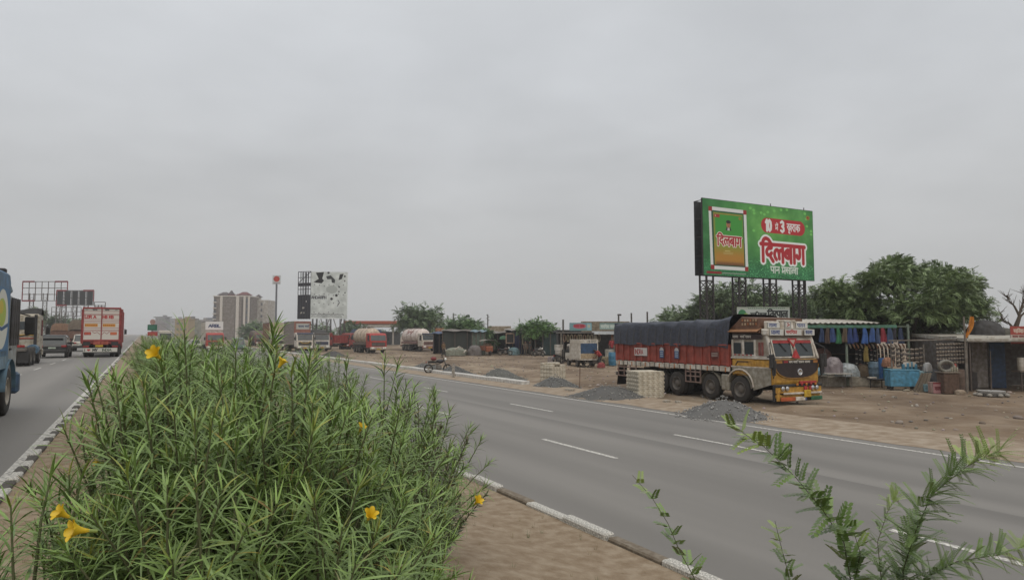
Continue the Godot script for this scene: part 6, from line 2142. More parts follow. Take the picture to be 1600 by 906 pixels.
func make_lorries():
	var white := {"cab": mat(Color(0.74, 0.73, 0.69), 0.5, T.grime, 0.4), "bumper": paint(0.4, 0.39, 0.37), "visor": paint(0.08, 0.12, 0.22)}
	var red := {"cab": mat(Color(0.48, 0.045, 0.035), 0.45, T.grime, 0.4), "bumper": paint(0.46, 0.42, 0.38), "grille": paint(0.12, 0.1, 0.1)}
	var gp := "lorries standing in the lorry park"
	var o := thing("tanker_lorry", "red cabbed tanker lorry with a dusty cream tank", "tanker truck", V(28.44, 0.00, -90.42) + V(0, 0, -4.6), 0, gp)
	make_tanker(o, 9.2, red, mat(Color(0.62, 0.53, 0.44), 0.6, T.grime, 0.35), paint(0.15, 0.12, 0.1))
	o = thing("tanker_lorry", "white cabbed tanker lorry with red patches on its white tank", "tanker truck", V(38.37, 0.00, -96.76) + V(0, 0, -5.0), 0, gp)
	make_tanker(o, 10.0, {"cab": mat(Color(0.68, 0.66, 0.62), 0.5, T.grime, 0.5), "bumper": paint(0.3, 0.16, 0.14), "grille": paint(0.2, 0.08, 0.07), "visor": paint(0.08, 0.1, 0.16)}, mat(Color(0.78, 0.72, 0.72), 0.5, T.grime, 0.3), paint(0.24, 0.14, 0.13))
	var tx := Mb.new()
	for i in 7:
		var a := lerpf(2.55, 2.95, (i * 37 % 10) / 10.0) - 0.25
		var z := -2.0 + i * 0.42
		for q in 3: tx.box(V(cos(a + q * 0.12) * 1.19, 2.28 + sin(a + q * 0.12) * 1.19, z + 0.1 * (q % 2)), V(0.02, 0.18, 0.22), 0.006)
	part("painted_lettering", tx, paint(0.4, 0.1, 0.09), o).set_meta("kind", "stuff")
	o = thing("box_lorry", "grey box lorry with a decorated white cab facing the road", "truck", V(21.06, 0.00, -101.97) + V(0, 0, -5.2), 0, gp)
	make_box_lorry(o, 10.4, white, mat(Color(0.29, 0.26, 0.255), 0.6, T.grime, 0.3), 4.5)
	var hb := Canvas.new(256, 96, Color(0.62, 0.62, 0.6))
	hb.letters("kala sri", 40, 34, 30, 8, Color(0.16, 0.22, 0.34), true, 1.6)
	sign_part("header_board", o, printed(hb.tex()), V(0.05, 3.75, 3.16), Vector2(1.9, 0.85))
	var fr := Mb.new()
	fr.box(V(0, 3.6, 3.13), V(2.42, 1.8, 0.04), 0.01)
	part("front_panel", fr, paint(0.3, 0.13, 0.1), o)
	var gl := Mb.new()
	gl.tube([V(-0.7, 1.5, 5.22), V(-0.4, 1.3, 5.28), V(0, 1.26, 5.28), V(0.4, 1.3, 5.28), V(0.7, 1.5, 5.22)], [0.07], 7)
	part("garland", gl, paint(0.45, 0.3, 0.05), o)
	o = thing("flatbed_lorry", "small white and blue cabbed lorry beside the grey box lorry", "truck", V(24.13, 0.00, -104.50) + V(0, 0, -4.2), 0, gp)
	make_open_lorry(o, 8.0, {"cab": mat(Color(0.68, 0.68, 0.68), 0.5, T.grime, 0.4), "bumper": paint(0.5, 0.5, 0.48), "grille": paint(0.04, 0.06, 0.16), "visor": paint(0.12, 0.12, 0.13)}, paint(0.3, 0.1, 0.08), mat(Color(0.07, 0.075, 0.08), 0.8, T.grime, 0.5), 2.2, 3.3)
	o = thing("box_lorry", "tall lorry with a brown box and cream front behind the grey box lorry", "truck", V(20.55, 0.00, -121.11) + V(0, 0, -4.6), 0, gp)
	make_box_lorry(o, 9.0, {"cab": paint(0.5, 0.48, 0.4), "bumper": paint(0.4, 0.4, 0.36)}, mat(Color(0.24, 0.10, 0.065), 0.6, T.grime, 0.3), 4.6)
	var cf := Mb.new()
	cf.box(V(0, 3.65, 2.5), V(2.4, 1.9, 0.12), 0.03)
	part("front_panel", cf, paint(0.55, 0.5, 0.38), o)
	o = thing("open_lorry", "dark red open lorry at the far end of the lorry park", "truck", V(23.29, 0, -158.39) + V(0, 0, -5), 0, gp)
	make_open_lorry(o, 9.0, {"cab": paint(0.2, 0.07, 0.06)}, paint(0.16, 0.08, 0.07), mat(Color(0.16, 0.12, 0.11), 0.8, T.grime, 0.5), 2.6, 3.4)
	o = thing("open_lorry", "red sided open lorry standing crosswise behind the cream tanker", "truck", V(30.18, 0, -118.16), -1.15, gp)
	make_open_lorry(o, 8.5, {"cab": paint(0.3, 0.05, 0.045)}, paint(0.32, 0.05, 0.045), null, 2.4)
	o = thing("open_lorry", "red open lorry with a blue tarpaulin behind the cream tanker", "truck", V(34.82, 0, -120.21), -1.05, gp)
	make_open_lorry(o, 8.5, {"cab": paint(0.32, 0.06, 0.05)}, paint(0.3, 0.05, 0.045), mat(Color(0.04, 0.07, 0.14), 0.7, T.grime, 0.5), 2.3, 3.5)
	# oncoming traffic beyond the hedge
	o = thing("container_lorry", "oncoming lorry with a white container front lettered in blue above a red cab", "truck", V(9.60, 0, -108.82) + V(0, 0, -5), 0, "oncoming traffic on the right road")
	make_box_lorry(o, 10.0, red, paint(0.6, 0.6, 0.58), 4.5)
	var ab := Canvas.new(256, 128, Color(0.80, 0.80, 0.79))
	ab.letters("ARBL", 46, 44, 42, 13, Color(0.12, 0.2, 0.36), false, 1.7)
	sign_part("header_board", o, printed(ab.tex()), V(0, 3.85, 2.98), Vector2(2.44, 1.25))
	var bs := thing("bus", "white bus with dark windows far down the right road", "bus", V(4.64, 0, -168.52), 0, "oncoming traffic on the right road")
	var bb := Mb.new()
	bb.prism([Vector2(-5, 0.5), Vector2(4.9, 0.5), Vector2(5, 0.9), Vector2(4.8, 3.2), Vector2(4.5, 3.4), Vector2(-5, 3.4)], -1.25, 1.25, 0.1)
	part("body", bb, paint(0.55, 0.54, 0.5), bs)
	var bw := Mb.new()
	bw.box(V(0, 2.1, 4.93), V(2.2, 1.3, 0.1), 0.03)
	part("windshield", bw, mat_of("glass"), bs)
	for s: float in [-1.0, 1.0]:
		for i in 6:
			var w := Mb.new()
			w.box(V(s * 1.25, 2.3, 3.6 - i * 1.45), V(0.03, 0.9, 1.3), 0.01)
			part("window", w, mat_of("glass"), bs)
		var hl := Mb.new()
		hl.box(V(s * 0.9, 0.95, 5.0), V(0.4, 0.2, 0.06), 0.02)
		part("headlight", hl, mat_of("lamp"), bs)
	axle(bs, 1.2, 3.4)
	axle(bs, 1.2, -3.0)
	o = thing("car", "pale blue grey car glimpsed through the hedge tips", "car", V(3.70, 0, -86.93), 0, "oncoming traffic on the right road")
	make_car(o, paint(0.42, 0.46, 0.5, 0.35), 4.2, 1.75, 1.6, true)
	o = thing("car", "white car far down the right road behind the hedge", "car", V(8.45, 0, -132.24), 0, "oncoming traffic on the right road")
	make_car(o, paint(0.6, 0.6, 0.58, 0.35), 4.2, 1.75, 1.6, false)
	o = thing("car", "teal van in front of the tree by the hotel, beyond the hedge", "car", V(13.19, 0, -112.57), 0, "oncoming traffic on the right road")
	make_car(o, paint(0.12, 0.22, 0.21, 0.35), 4.4, 1.8, 2.0, true)
	var mo := motorcycle("oncoming motorcycle with its headlamp, at the end of the hedge", V(14.51, 0, -97.02), 0.0, paint(0.3, 0.03, 0.03, 0.4), "oncoming traffic on the right road")
	person("rider in a dark shirt on the oncoming motorcycle", mo.position, 0, Color(0.1, 0.05, 0.05), Color(0.06, 0.06, 0.07), {"hip": V(0, 0.86, -0.28), "chest": V(0, 1.22, -0.2), "neck": V(0, 1.38, -0.17), "head": V(0, 1.52, -0.14), "ls": V(0.18, 1.33, -0.18), "le": V(0.3, 1.12, 0.0), "lw": V(0.32, 1.07, 0.16), "rs": V(-0.18, 1.33, -0.18), "re": V(-0.3, 1.12, 0.0), "rw": V(-0.32, 1.07, 0.16), "lh": V(0.1, 0.84, -0.26), "lk": V(0.2, 0.72, 0.14), "la": V(0.18, 0.38, 0.0), "rh": V(-0.1, 0.84, -0.26), "rk": V(-0.2, 0.72, 0.14), "ra": V(-0.18, 0.38, 0.0)}).remove_meta("group")
	# left carriageway, driving away
	make_blue_lorry()
	make_tractor_unit()
	o = thing("car", "dark grey sport utility car seen from behind on the left road", "car", V(-5.7, LEFT, -62.4), PI)
	make_car(o, paint(0.035, 0.038, 0.042, 0.3), 4.4, 1.9, 1.66, true)
	var rs := Mb.new()
	rs.box(V(0, 1.44, -1.9), V(1.3, 0.06, 0.3), 0.02)
	part("spoiler", rs, paint(0.06, 0.06, 0.065), o)
	o = thing("car", "white car ahead of the dark one, half hidden by the red lorry", "car", V(-5.2, LEFT, -84), PI)
	make_car(o, paint(0.55, 0.55, 0.53, 0.3), 4.2, 1.8, 1.7, true)
	make_red_rear()
	for e in [["brown tarpaulin covered load on a lorry left of the dark car", V(-11.67, 0, -134.04), 3.5, Color(0.20, 0.12, 0.075)], ["high grey brown bulging load on a lorry beside the red one", V(-8.51, 0, -124.35), 3.9, Color(0.15, 0.125, 0.10)]]:
		o = thing("loaded_lorry", e[0], "truck", e[1] + V(0, LEFT, -3), PI, "loaded lorries far down the left road")
		make_open_lorry(o, 8.0, {"cab": paint(0.2, 0.1, 0.06)}, paint(0.18, 0.09, 0.06), mat(e[3], 0.9, T.grime, 0.4), 2.2, e[2])

func make_blue_lorry():
	var t := thing("blue_lorry", "blue sided lorry with a painted disc on its body, cut by the left edge", "truck", V(-3.75, LEFT, -14.2), PI)
	var l := 11.0
	var f := l / 2
	var blue := mat(Color(0.05, 0.17, 0.34), 0.5, T.grime, 0.35)
	var b := Mb.new()
	b.prism([Vector2(-f, 1.0), Vector2(f - 1.55, 1.0), Vector2(f - 1.55, 2.9), Vector2(f - 1.7, 3.05), Vector2(-f, 3.05)], -1.25, 1.25, 0.05)
	var body := part("cargo_box", b, blue, t)
	var seam := Mb.new()
	seam.box(V(-1.255, 2.2, -0.78), V(0.012, 0.02, l - 1.65))
	seam.box(V(-1.255, 1.16, -0.78), V(0.014, 0.26, l - 1.65))
	part("skirt_rail", seam, paint(0.18, 0.3, 0.42), body)
	var cap := Mb.new()
	cap.box(V(-1.1, 3.1, f - 1.75), V(0.16, 0.1, 0.2), 0.02)
	cap.box(V(0.0, 3.08, f - 1.85), V(2.3, 0.06, 0.1), 0.02)
	part("roof_bracket", cap, mat_of("black"), body)
	var c := Canvas.new(256, 384, Color(0.23, 0.40, 0.55))
	c.rect(0, 0, 256, 384, Color(0.24, 0.40, 0.545))
	c.disc(Vector2(120, 190), 118, 180, Color(0.78, 0.78, 0.74))
	c.disc(Vector2(110, 150), 80, 84, Color(0.62, 0.68, 0.26))
	c.disc(Vector2(90, 120), 44, 40, Color(0.74, 0.66, 0.18))
	c.curve([Vector2(10, 236), Vector2(120, 250), Vector2(236, 222)], 22, Color(0.16, 0.3, 0.46))
	sign_part("painted_disc", t, printed(c.tex()), V(-1.262, 2.05, f - 2.55), Vector2(1.5, 1.3), -PI / 2, 0.0, 0.012)
	# weathered pale cab
	var cab := {"cab": mat(Color(0.36, 0.40, 0.43), 0.5, T.grime, 0.6), "bumper": paint(0.06, 0.12, 0.22)}
	lorry_cab(t, f, cab, 2.4, 2.65, 1.35)
	var dome := Mb.new()
	dome.prism([Vector2(f - 1.35, 2.6), Vector2(f - 0.45, 2.6), Vector2(f - 0.6, 2.85), Vector2(f - 1.0, 2.98), Vector2(f - 1.35, 2.95)], -1.15, 1.15, 0.12)
	part("roof_dome", dome, paint(0.2, 0.3, 0.4), t)
	for s: float in [-1.0, 1.0]:
		var gr := Mb.new()
		for i in 4: gr.tube([V(s * 1.24, 1.5, f - 0.3 - i * 0.3), V(s * 1.25, 2.55, f - 0.4 - i * 0.28)], [0.035], 6)
		part("grab_rail", gr, paint(0.1, 0.1, 0.11), t)
		var fe := Mb.new()
		fe.sheet(func(a: float, q: float):
			var g := lerpf(0.0, PI, q)
			return V(s * lerpf(0.85, 1.3, a), 0.55 + 0.66 * sin(g), f - 1.4 + 0.68 * cos(g)), 3, 14)
		part("mudguard", fe, paint(0.14, 0.26, 0.38), t)
		var sg := Mb.new()
		for y in [0.45, 0.68, 0.9]: sg.box(V(s * 1.2, y, 0.9), V(0.06, 0.09, 4.2), 0.015)
		for z in [-1.1, 0.2, 1.5, 2.9]: sg.box(V(s * 1.18, 0.68, z), V(0.05, 0.55, 0.08), 0.01)
		part("side_guard", sg, paint(0.46, 0.44, 0.4), t)
		var bm := Mb.new()
		bm.box(V(s * 1.1, 0.62, f + 0.02), V(0.34, 0.5, 0.3), 0.06)
		part("bumper_end", bm, paint(0.07, 0.14, 0.26), t)
	chassis(t, -f, f - 0.3)
	axle(t, 1.25, f - 1.4, 0.52, 0.3, "hub")
	axle(t, 1.25, -f + 1.6, 0.52, 0.3, "hub", true)
	axle(t, 1.25, -f + 2.9, 0.52, 0.3, "hub", true)
	tail(t, -f, 2.4)

func make_tractor_unit():
	var t := thing("tractor_unit", "bare white tractor unit seen from behind with dark twin wheels", "truck", V(-6.5, LEFT, -48.2), PI)
	var f := 3.2
	var white := mat(Color(0.52, 0.5, 0.44), 0.55, T.grime, 0.5)
	lorry_cab(t, f, {"cab": white, "bumper": white}, 2.3, 2.95, 2.1, 0.95)
	var w := Mb.new()
	w.box(V(0.35, 2.25, f - 2.1), V(0.5, 0.5, 0.04), 0.02)
	w.box(V(-0.45, 2.25, f - 2.1), V(0.5, 0.5, 0.04), 0.02)
	part("rear_window", w, mat_of("glass"), t)
	for y in [1.5, 1.7]:
		var s := Mb.new()
		s.box(V(0, y, f - 2.12), V(1.9, 0.09, 0.05), 0.015)
		part("painted_stripe", s, paint(0.35, 0.08, 0.05) if y < 1.6 else paint(0.5, 0.34, 0.08), t)
	var roll := Mb.new()
	roll.sheet(func(s: float, q: float): return V(lerpf(-1.2, 1.2, s), 2.92 + 0.34 * sin(PI * q) * (1.0 + 0.2 * sin(s * 9.0)), f - 1.9 + 1.5 * q), 12, 8)
	part("roof_tarpaulin", roll, paint(0.04, 0.04, 0.042, 0.9), t)
	chassis(t, -f, f - 0.3)
	var fw := Mb.new()
	fw.box(V(0, 1.08, -0.9), V(1.1, 0.12, 1.2), 0.04)
	part("fifth_wheel", fw, mat_of("black"), t)
	for s: float in [-1.0, 1.0]:
		var tk := Mb.new()
		tk.cyl(V(s * 0.95, 0.85, 0.1), V(s * 0.95, 0.85, 0.9), 0.3, -1, 14)
		part("fuel_tank", tk, paint(0.08, 0.18, 0.3), t)
		var fl := Mb.new()
		fl.box(V(s * 0.95, 0.55, -f + 0.02), V(0.5, 0.7, 0.03), 0.01)
		part("mud_flap", fl, mat_of("black"), t)
		var ex := Mb.new()
		ex.tube([V(s * 1.0, 1.0, f - 2.3), V(s * 1.0, 2.9, f - 2.3)], [0.08], 8)
		part("exhaust", ex, mat_of("black"), t)
	axle(t, 1.15, f - 1.3)
	axle(t, 1.2, -f + 1.0, 0.52, 0.3, "steel", true)
	axle(t, 1.2, -f + 2.35, 0.52, 0.3, "steel", true)
	tail(t, -f, 2.2, 0.9)

func make_red_rear():
	var t := thing("lettered_lorry", "red lorry seen from behind with white painted, lettered doors", "truck", V(-2.65, LEFT, -65.7), PI)
	var l := 10.5
	var f := l / 2
	var h := 3.78
	var red := mat(Color(0.33, 0.045, 0.045), 0.6, T.grime, 0.4)
	lorry_cab(t, f, {"cab": red})
	chassis(t, -f, f - 0.3)
	axle(t, 1.15, f - 1.35)
	for a in [1.6, 2.9]: axle(t, 1.18, -f + a, 0.5, 0.28, "steel", true)
	var z1 := f - 2.1
	var b := Mb.new()
	b.box(V(0, (1.0 + h) / 2, (-f + z1) / 2), V(2.5, h - 1.0, z1 + f), 0.03)
	var body := part("cargo_body", b, red, t)
	for i in 9:
		for s: float in [-1.0, 1.0]:
			var r := Mb.new()
			r.box(V(s * 1.27, (1.0 + h) / 2 + (0.1 if i == 4 else -0.05), lerpf(-f + 0.2, z1 - 0.2, i / 8.0)), V(0.1, h - 1.2, 0.3), 0.02)
			part("rib", r, red, body)
	var w := 512
	var hh := 576
	for d in 2:
		var c := Canvas.new(w / 2, hh, Color(0.74, 0.72, 0.69))
		var rd := Color(0.60, 0.10, 0.11)
		for y in [52, 98, 118, 200, 232, 260, 356, 392, 412]: c.rect(0, y, w / 2, 7 if y != 118 else 10, Color(0.52, 0.16, 0.16))
		c.rect(0, 8, w / 2, 40, Color(0.68, 0.67, 0.64))
		c.letters("kala" if d == 0 else "mala", 120 if d == 0 else 40, 18, 20, 6, Color(0.1, 0.1, 0.12), true, 1.5)
		c.rect(16 if d == 0 else 190, 18, 40, 18, Color(0.5, 0.5, 0.48))
		c.letters("LOR A" if d == 0 else "HB KB", 14, 136, 46, 15, rd, false, 1.25)
		c.rect(14, 284, 190, 56, Color(0.72, 0.52, 0.18))
		for i in 6: c.rect(22 + i * 30, 298, 16, 28, Color(0.62, 0.30, 0.12))
		c.rect(10 if d == 0 else 130, 436, 100, 56, Color(0.55, 0.10, 0.12) if d == 0 else Color(0.66, 0.34, 0.16))
		for i in 4: c.disc(Vector2((30 if d == 0 else 150) + i * 20, 464), 7, 16, Color(0.75, 0.4, 0.3))
		c.curve([Vector2(130, 430), Vector2(160, 460), Vector2(200, 440), Vector2(240, 480)] if d == 0 else [Vector2(10, 480), Vector2(40, 440), Vector2(80, 470), Vector2(120, 430)], 8, Color(0.5, 0.2, 0.2))
		c.rect(0 if d else w / 2 - 8, 0, 8, hh, Color(0.6, 0.58, 0.56))
		sign_part("door", t, printed(c.tex()), V(0.58 - 1.16 * d, 2.52, -f - 0.02), Vector2(1.13, 2.36), PI, 0.0, 0.03)
	var fr := Mb.new()
	for x in [-1.2, 0.0, 1.2]: fr.box(V(x, 2.4, -f - 0.03), V(0.07 if x == 0 else 0.1, h - 1.0, 0.06), 0.01)
	for y in [h - 0.06, 1.28]: fr.box(V(0, y, -f - 0.03), V(2.5, 0.12, 0.07), 0.01)
	part("door_frame", fr, red, t)
	var lo := Mb.new()
	lo.box(V(0, 1.08, -f - 0.01), V(1.0, 0.26, 0.1), 0.02)
	part("centre_board", lo, paint(0.42, 0.09, 0.06), t)
	var pl := Mb.new()
	pl.box(V(0.1, 0.86, -f - 0.02), V(0.5, 0.16, 0.04), 0.01)
	part("number_plate", pl, mat_of("plate"), t)
	for s: float in [-1.0, 1.0]:
		var q := Mb.new()
		q.box(V(s * 0.95, 1.02, -f + 0.02), V(0.55, 0.3, 0.1), 0.02)
		part("tail_panel", q, mat_of("black"), t)
		var tl := Mb.new()
		tl.box(V(s * 0.95, 0.82, -f - 0.04), V(0.4, 0.12, 0.05), 0.015)
		part("tail_light", tl, mat_of("red"), t)
	var bc := Canvas.new(512, 72, Color(0.72, 0.71, 0.68))
	bc.letters("I", 16, 16, 40, 11, Color(0.1, 0.1, 0.1), false, 1.2)
	bc.disc(Vector2(66, 30), 14, 13, Color(0.6, 0.1, 0.1))
	bc.disc(Vector2(90, 30), 14, 13, Color(0.6, 0.1, 0.1))
	bc.poly([Vector2(54, 36), Vector2(102, 36), Vector2(78, 60)], Color(0.6, 0.1, 0.1))
	bc.letters("MY", 140, 16, 40, 14, Color(0.08, 0.08, 0.08), false, 1.3)
	bc.letters("INDIA", 280, 16, 40, 12, Color(0.3, 0.34, 0.3), false, 1.5)
	sign_part("bumper_board", t, printed(bc.tex()), V(0, 0.56, -f - 0.1), Vector2(2.2, 0.3), PI, 0.0, 0.06)
	var rb := Mb.new()
	rb.box(V(0, 0.36, -f - 0.08), V(2.3, 0.1, 0.1), 0.02)
	part("rear_bar", rb, mat_of("black"), t)

# ---------------------------------------------------------------- stalls, sheds and what lies about them
func boxy(called: String, label: String, cat: String, at: Vector3, s: Vector3, m: Material, group := "", yaw := FACE, bev := 0.02) -> MeshInstance3D:
	var b := Mb.new()
	b.box(V(0, s.y / 2, 0), s, bev)
	return single(called, b, m, label, cat, at, yaw, group)

func post(t: Node3D, a: Vector3, b: Vector3, w: float, m: Material, called := "post"):
	var k := Mb.new()
	k.bar(a, b, w, w, w * 0.15)
	part(called, k, m, t)

func drum(called: String, label: String, at: Vector3, r: float, h: float, m: Material, group := "", open := true):
	var b := Mb.new()
	var pr := [Vector2(0, 0), Vector2(r * 0.92, 0), Vector2(r * 0.96, h * 0.04), Vector2(r, h * 0.3), Vector2(r * 1.03, h * 0.33), Vector2(r, h * 0.36), Vector2(r, h * 0.63), Vector2(r * 1.03, h * 0.66), Vector2(r, h * 0.69), Vector2(r * 0.97, h * 0.96), Vector2(r * 0.9, h)]
	pr.append_array([Vector2(r * 0.86, h), Vector2(r * 0.84, h * 0.4), Vector2(0, h * 0.4)] if open else [Vector2(0, h)])
	b.lathe(pr, 22)
	return single(called, b, m, label, "barrel" if called == "barrel" else called, at, 0, group)

func cloth_strip(label: String, at: Vector3, w: float, h: float, m: Material, sd: float, group: String, called := "hanging_cloth"):
	# hangs from at
	var b := Mb.new()
	b.sheet(func(s: float, t: float):
		var g := 0.35 + 0.65 * pow(t, 0.6)
		return V((s - 0.5) * w * g + 0.02 * sin(t * 5 + sd), -h * t, 0.05 * sin(s * 9 + sd) * t + 0.03 * sin(sd * 3)), 10, 6)
	b.sheet(func(s: float, t: float):
		var g := 0.35 + 0.65 * pow(t, 0.6)
		return V((0.5 - s) * w * g + 0.02 * sin(t * 5 + sd), -h * t, 0.05 * sin((1 - s) * 9 + sd) * t - 0.05 + 0.03 * sin(sd * 3)), 10, 6)
	return single(called, b, m, label, "cloth" if called == "hanging_cloth" else "garland", at, FACE, group)

func wrapped(label: String, called: String, cat: String, at: Vector3, r: Vector3, m: Material, sd: int, yaw := FACE):
	# goods under a sheet: a lumpy, creased mound
	var f := FastNoiseLite.new()
	f.seed = sd
	f.frequency = 2.2
	var b := Mb.new()
	b.sheet(func(s: float, t: float):
		var a := -TAU * s
		var q := t * PI * 0.5
		var d := V(cos(a) * sin(q), cos(q), sin(a) * sin(q))
		var bulge := 1.0 + 0.22 * f.get_noise_3d(d.x * 1.3, d.y * 1.3, d.z * 1.3) + 0.06 * sin(a * 7.0 + sd)
		return V(signf(d.x) * pow(absf(d.x), 0.8) * r.x * bulge, pow(d.y, 0.7) * r.y * (0.9 + 0.1 * bulge), signf(d.z) * pow(absf(d.z), 0.8) * r.z * bulge), 32, 12)
	return single(called, b, m, label, cat, at, yaw)

func make_stalls():
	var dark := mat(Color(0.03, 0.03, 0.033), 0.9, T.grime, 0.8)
	var wood := mat(Color(0.16, 0.10, 0.06), 0.8, T.bark, 1.4)
	var pole := paint(0.22, 0.2, 0.18, 0.6)
	var sheet_white := mat(Color(0.6, 0.6, 0.58), 0.55, T.grime, 0.5)
	# platform
	var pl := Mb.new()
	pl.box(V(0, 0.2, 0), V(5.6, 0.5, 3.4), 0.03)
	single("concrete_platform", pl, mat(Color(0.40, 0.36, 0.29), 0.9, T.wide, 0.8), "pale concrete platform under the stall with the hanging cloths", "platform", V(33.14, 0, -23.51), FACE)
	# stall with the hanging cloths
	var at := V(33.03, 0, -23.69)
	var t := thing("cloth_stall", "open stall with a white sheet roof and green beam, full of hanging goods", "stall", at, FACE)
	var rb := Mb.new()
	rb.sheet(func(s: float, q: float): return V(lerpf(-3.0, 0.9, s), lerpf(3.16, 3.42, q) + 0.025 * sin(s * 90.0), lerpf(2.0, -1.6, q)), 80, 2)
	rb.sheet(func(s: float, q: float): return V(lerpf(0.9, -3.0, s), lerpf(3.13, 3.39, q) + 0.025 * sin((1 - s) * 90.0), lerpf(2.0, -1.6, q)), 80, 2)
	part("roof", rb, sheet_white, t)
	var r2 := Mb.new()
	r2.box(V(1.7, 2.98, 0.2), V(1.7, 0.05, 3.4), 0.01)
	part("lean_to_roof", r2, paint(0.2, 0.26, 0.2), t)
	var gb := Mb.new()
	gb.box(V(-0.7, 2.98, 1.92), V(5.0, 0.16, 0.08), 0.015)
	part("beam", gb, paint(0.08, 0.22, 0.16), t)
	for x in [-2.7, -0.75, 2.4]: post(t, V(x, 0, 1.85), V(x, 3.1, 1.85), 0.11, paint(0.2, 0.26, 0.22))
	for x in [-2.7, 2.4]: post(t, V(x, 0, -1.5), V(x, 3.3, -1.5), 0.1, wood)
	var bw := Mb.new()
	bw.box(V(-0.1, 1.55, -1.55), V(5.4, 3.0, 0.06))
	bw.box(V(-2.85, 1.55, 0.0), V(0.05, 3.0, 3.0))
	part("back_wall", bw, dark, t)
	var inn := Mb.new()
	for y in [0.9, 1.5, 2.1]: inn.box(V(-0.1, y, -1.2), V(5.0, 0.05, 0.6), 0.01)
	part("shelf", inn, wood, t)
	var k := 0
	var cols := [Color(0.03, 0.06, 0.16), Color(0.09, 0.06, 0.05), Color(0.04, 0.08, 0.24), Color(0.04, 0.2, 0.09), Color(0.12, 0.09, 0.06), Color(0.02, 0.05, 0.2), Color(0.03, 0.06, 0.24), Color(0.05, 0.14, 0.45), Color(0.05, 0.12, 0.36), Color(0.06, 0.10, 0.22), Color(0.30, 0.03, 0.05), Color(0.05, 0.09, 0.2), Color(0.04, 0.04, 0.06), Color(0.03, 0.05, 0.12)]
	var lb := ["navy cloth", "brown cloth", "blue cloth", "green cloth", "tan brown cloth", "dark blue cloth", "royal blue cloth", "bright blue cloth", "mid blue cloth", "grey blue cloth", "red cloth", "slate blue cloth", "black cloth", "dull navy cloth"]
	for u in [1257.0, 1266.0, 1274.0, 1282.0, 1291.0, 1299.5, 1308.0, 1322.0, 1333.0, 1341.0, 1349.0, 1359.0, 1367.0, 1376.0]:
		var x = (u - 1318.0) * 36.0 / 1067.0
		cloth_strip("%s hanging under the front beam of the cloth stall" % lb[k], at + turned(FACE) * V(x, 2.92, 2.02), 0.26 + 0.05 * (k % 3), 0.72 + 0.08 * (k % 2), paint(cols[k].r, cols[k].g, cols[k].b, 0.85), k * 1.7, "cloths hanging in a row under the stall's beam")
		k += 1
	for i in 16:
		var x := (1303.0 + i * 5.7 - 1318.0) * 36.5 / 1067.0
		var b := Mb.new()
		b.tube([V(0, 0, 0), V(0.06, -0.1, 0.02), V(0.12, -0.24, 0)], [0.015, 0.045, 0.03], 6)
		single("tassel", b, paint(0.42, 0.22, 0.13, 0.8) if i % 3 else paint(0.5, 0.44, 0.38, 0.8), "small orange and white tassel in the lower row under the cloth stall", "tassel", at + turned(FACE) * V(x, 2.12, 1.6), FACE, "row of orange tassels in the cloth stall")
	var bead := paint(0.45, 0.44, 0.40, 0.7)
	for i in 13:
		var x := (1318.0 + i * 5.6 - 1318.0) * 36.5 / 1067.0
		var g := thing("garland_string", "black rope garland with pale rings hanging in the cloth stall", "garland", at + turned(FACE) * V(x, 2.0, 1.3), FACE, "black garlands hanging in the cloth stall")
		var b := Mb.new()
		b.tube([V(0, 0, 0), V(0.02, -0.5, 0.02), V(0, -1.05, 0)], [0.04, 0.065, 0.05], 7)
		part("rope", b, dark, g)
		for q in 4:
			var c := Mb.new()
			c.ball(V(0, -0.18 - q * 0.24 - 0.04 * (i % 3), 0.05), V(0.07, 0.03, 0.04), 8, 5)
			part("ring", c, bead if (i + q) % 4 else paint(0.3, 0.1, 0.08), g)
	cloth_strip("mustard yellow sack hanging among the black garlands", V(32.35, 1.99, -21.93), 0.34, 0.78, paint(0.26, 0.2, 0.05, 0.9), 2.0, "", "hanging_sack")
	wrapped("brownish bundle seen behind the left post of the cloth stall", "bundle", "bundle", V(31.61, 1.25, -23.99), V(0.5, 0.62, 0.3), paint(0.2, 0.11, 0.10, 0.9), 61)
	wrapped("pinkish goods bundle under clear plastic on the metal table", "wrapped_bundle", "bundle", V(30.05, 0.68, -22.14), V(0.42, 0.80, 0.34), mat(Color(0.36, 0.30, 0.31), 0.3, T.gravel, 1.2), 62)
	wrapped("pale blue plastic covered heap beside the pinkish bundle", "wrapped_bundle", "bundle", V(31.18, 0.49, -22.22), V(0.55, 0.66, 0.4), mat(Color(0.34, 0.40, 0.45), 0.3, T.grime, 1.0), 63)
	wrapped("crumpled light blue sheet on the left of the platform", "plastic_sheet", "sheet", V(30.23, 0.57, -23.08), V(0.45, 0.36, 0.3), mat(Color(0.20, 0.38, 0.5), 0.4, T.grime, 1.0), 64)
	var tb := thing("metal_table", "thin legged metal table holding the plastic wrapped bundle", "table", V(29.89, 0, -21.86), FACE)
	var tt := Mb.new()
	tt.box(V(0, 0.68, 0), V(1.25, 0.04, 0.7), 0.01)
	part("tabletop", tt, paint(0.4, 0.4, 0.38), tb)
	for x: float in [-0.58, 0.58]:
		for z: float in [-0.3, 0.3]: post(tb, V(x, 0, z), V(x, 0.66, z), 0.03, mat_of("steel"), "leg")
	wrapped("round brown wicker basket heaped with goods in the cloth stall", "basket", "basket", V(32.53, 0.45, -22.18), V(0.44, 0.62, 0.36), mat(Color(0.17, 0.12, 0.07), 0.9, T.gravel, 1.6), 65)
	drum("barrel", "wide grey blue barrel at the right of the cloth stall", V(32.67, 0.35, -21.65), 0.36, 0.86, mat(Color(0.13, 0.22, 0.32), 0.5, T.grime, 0.8))
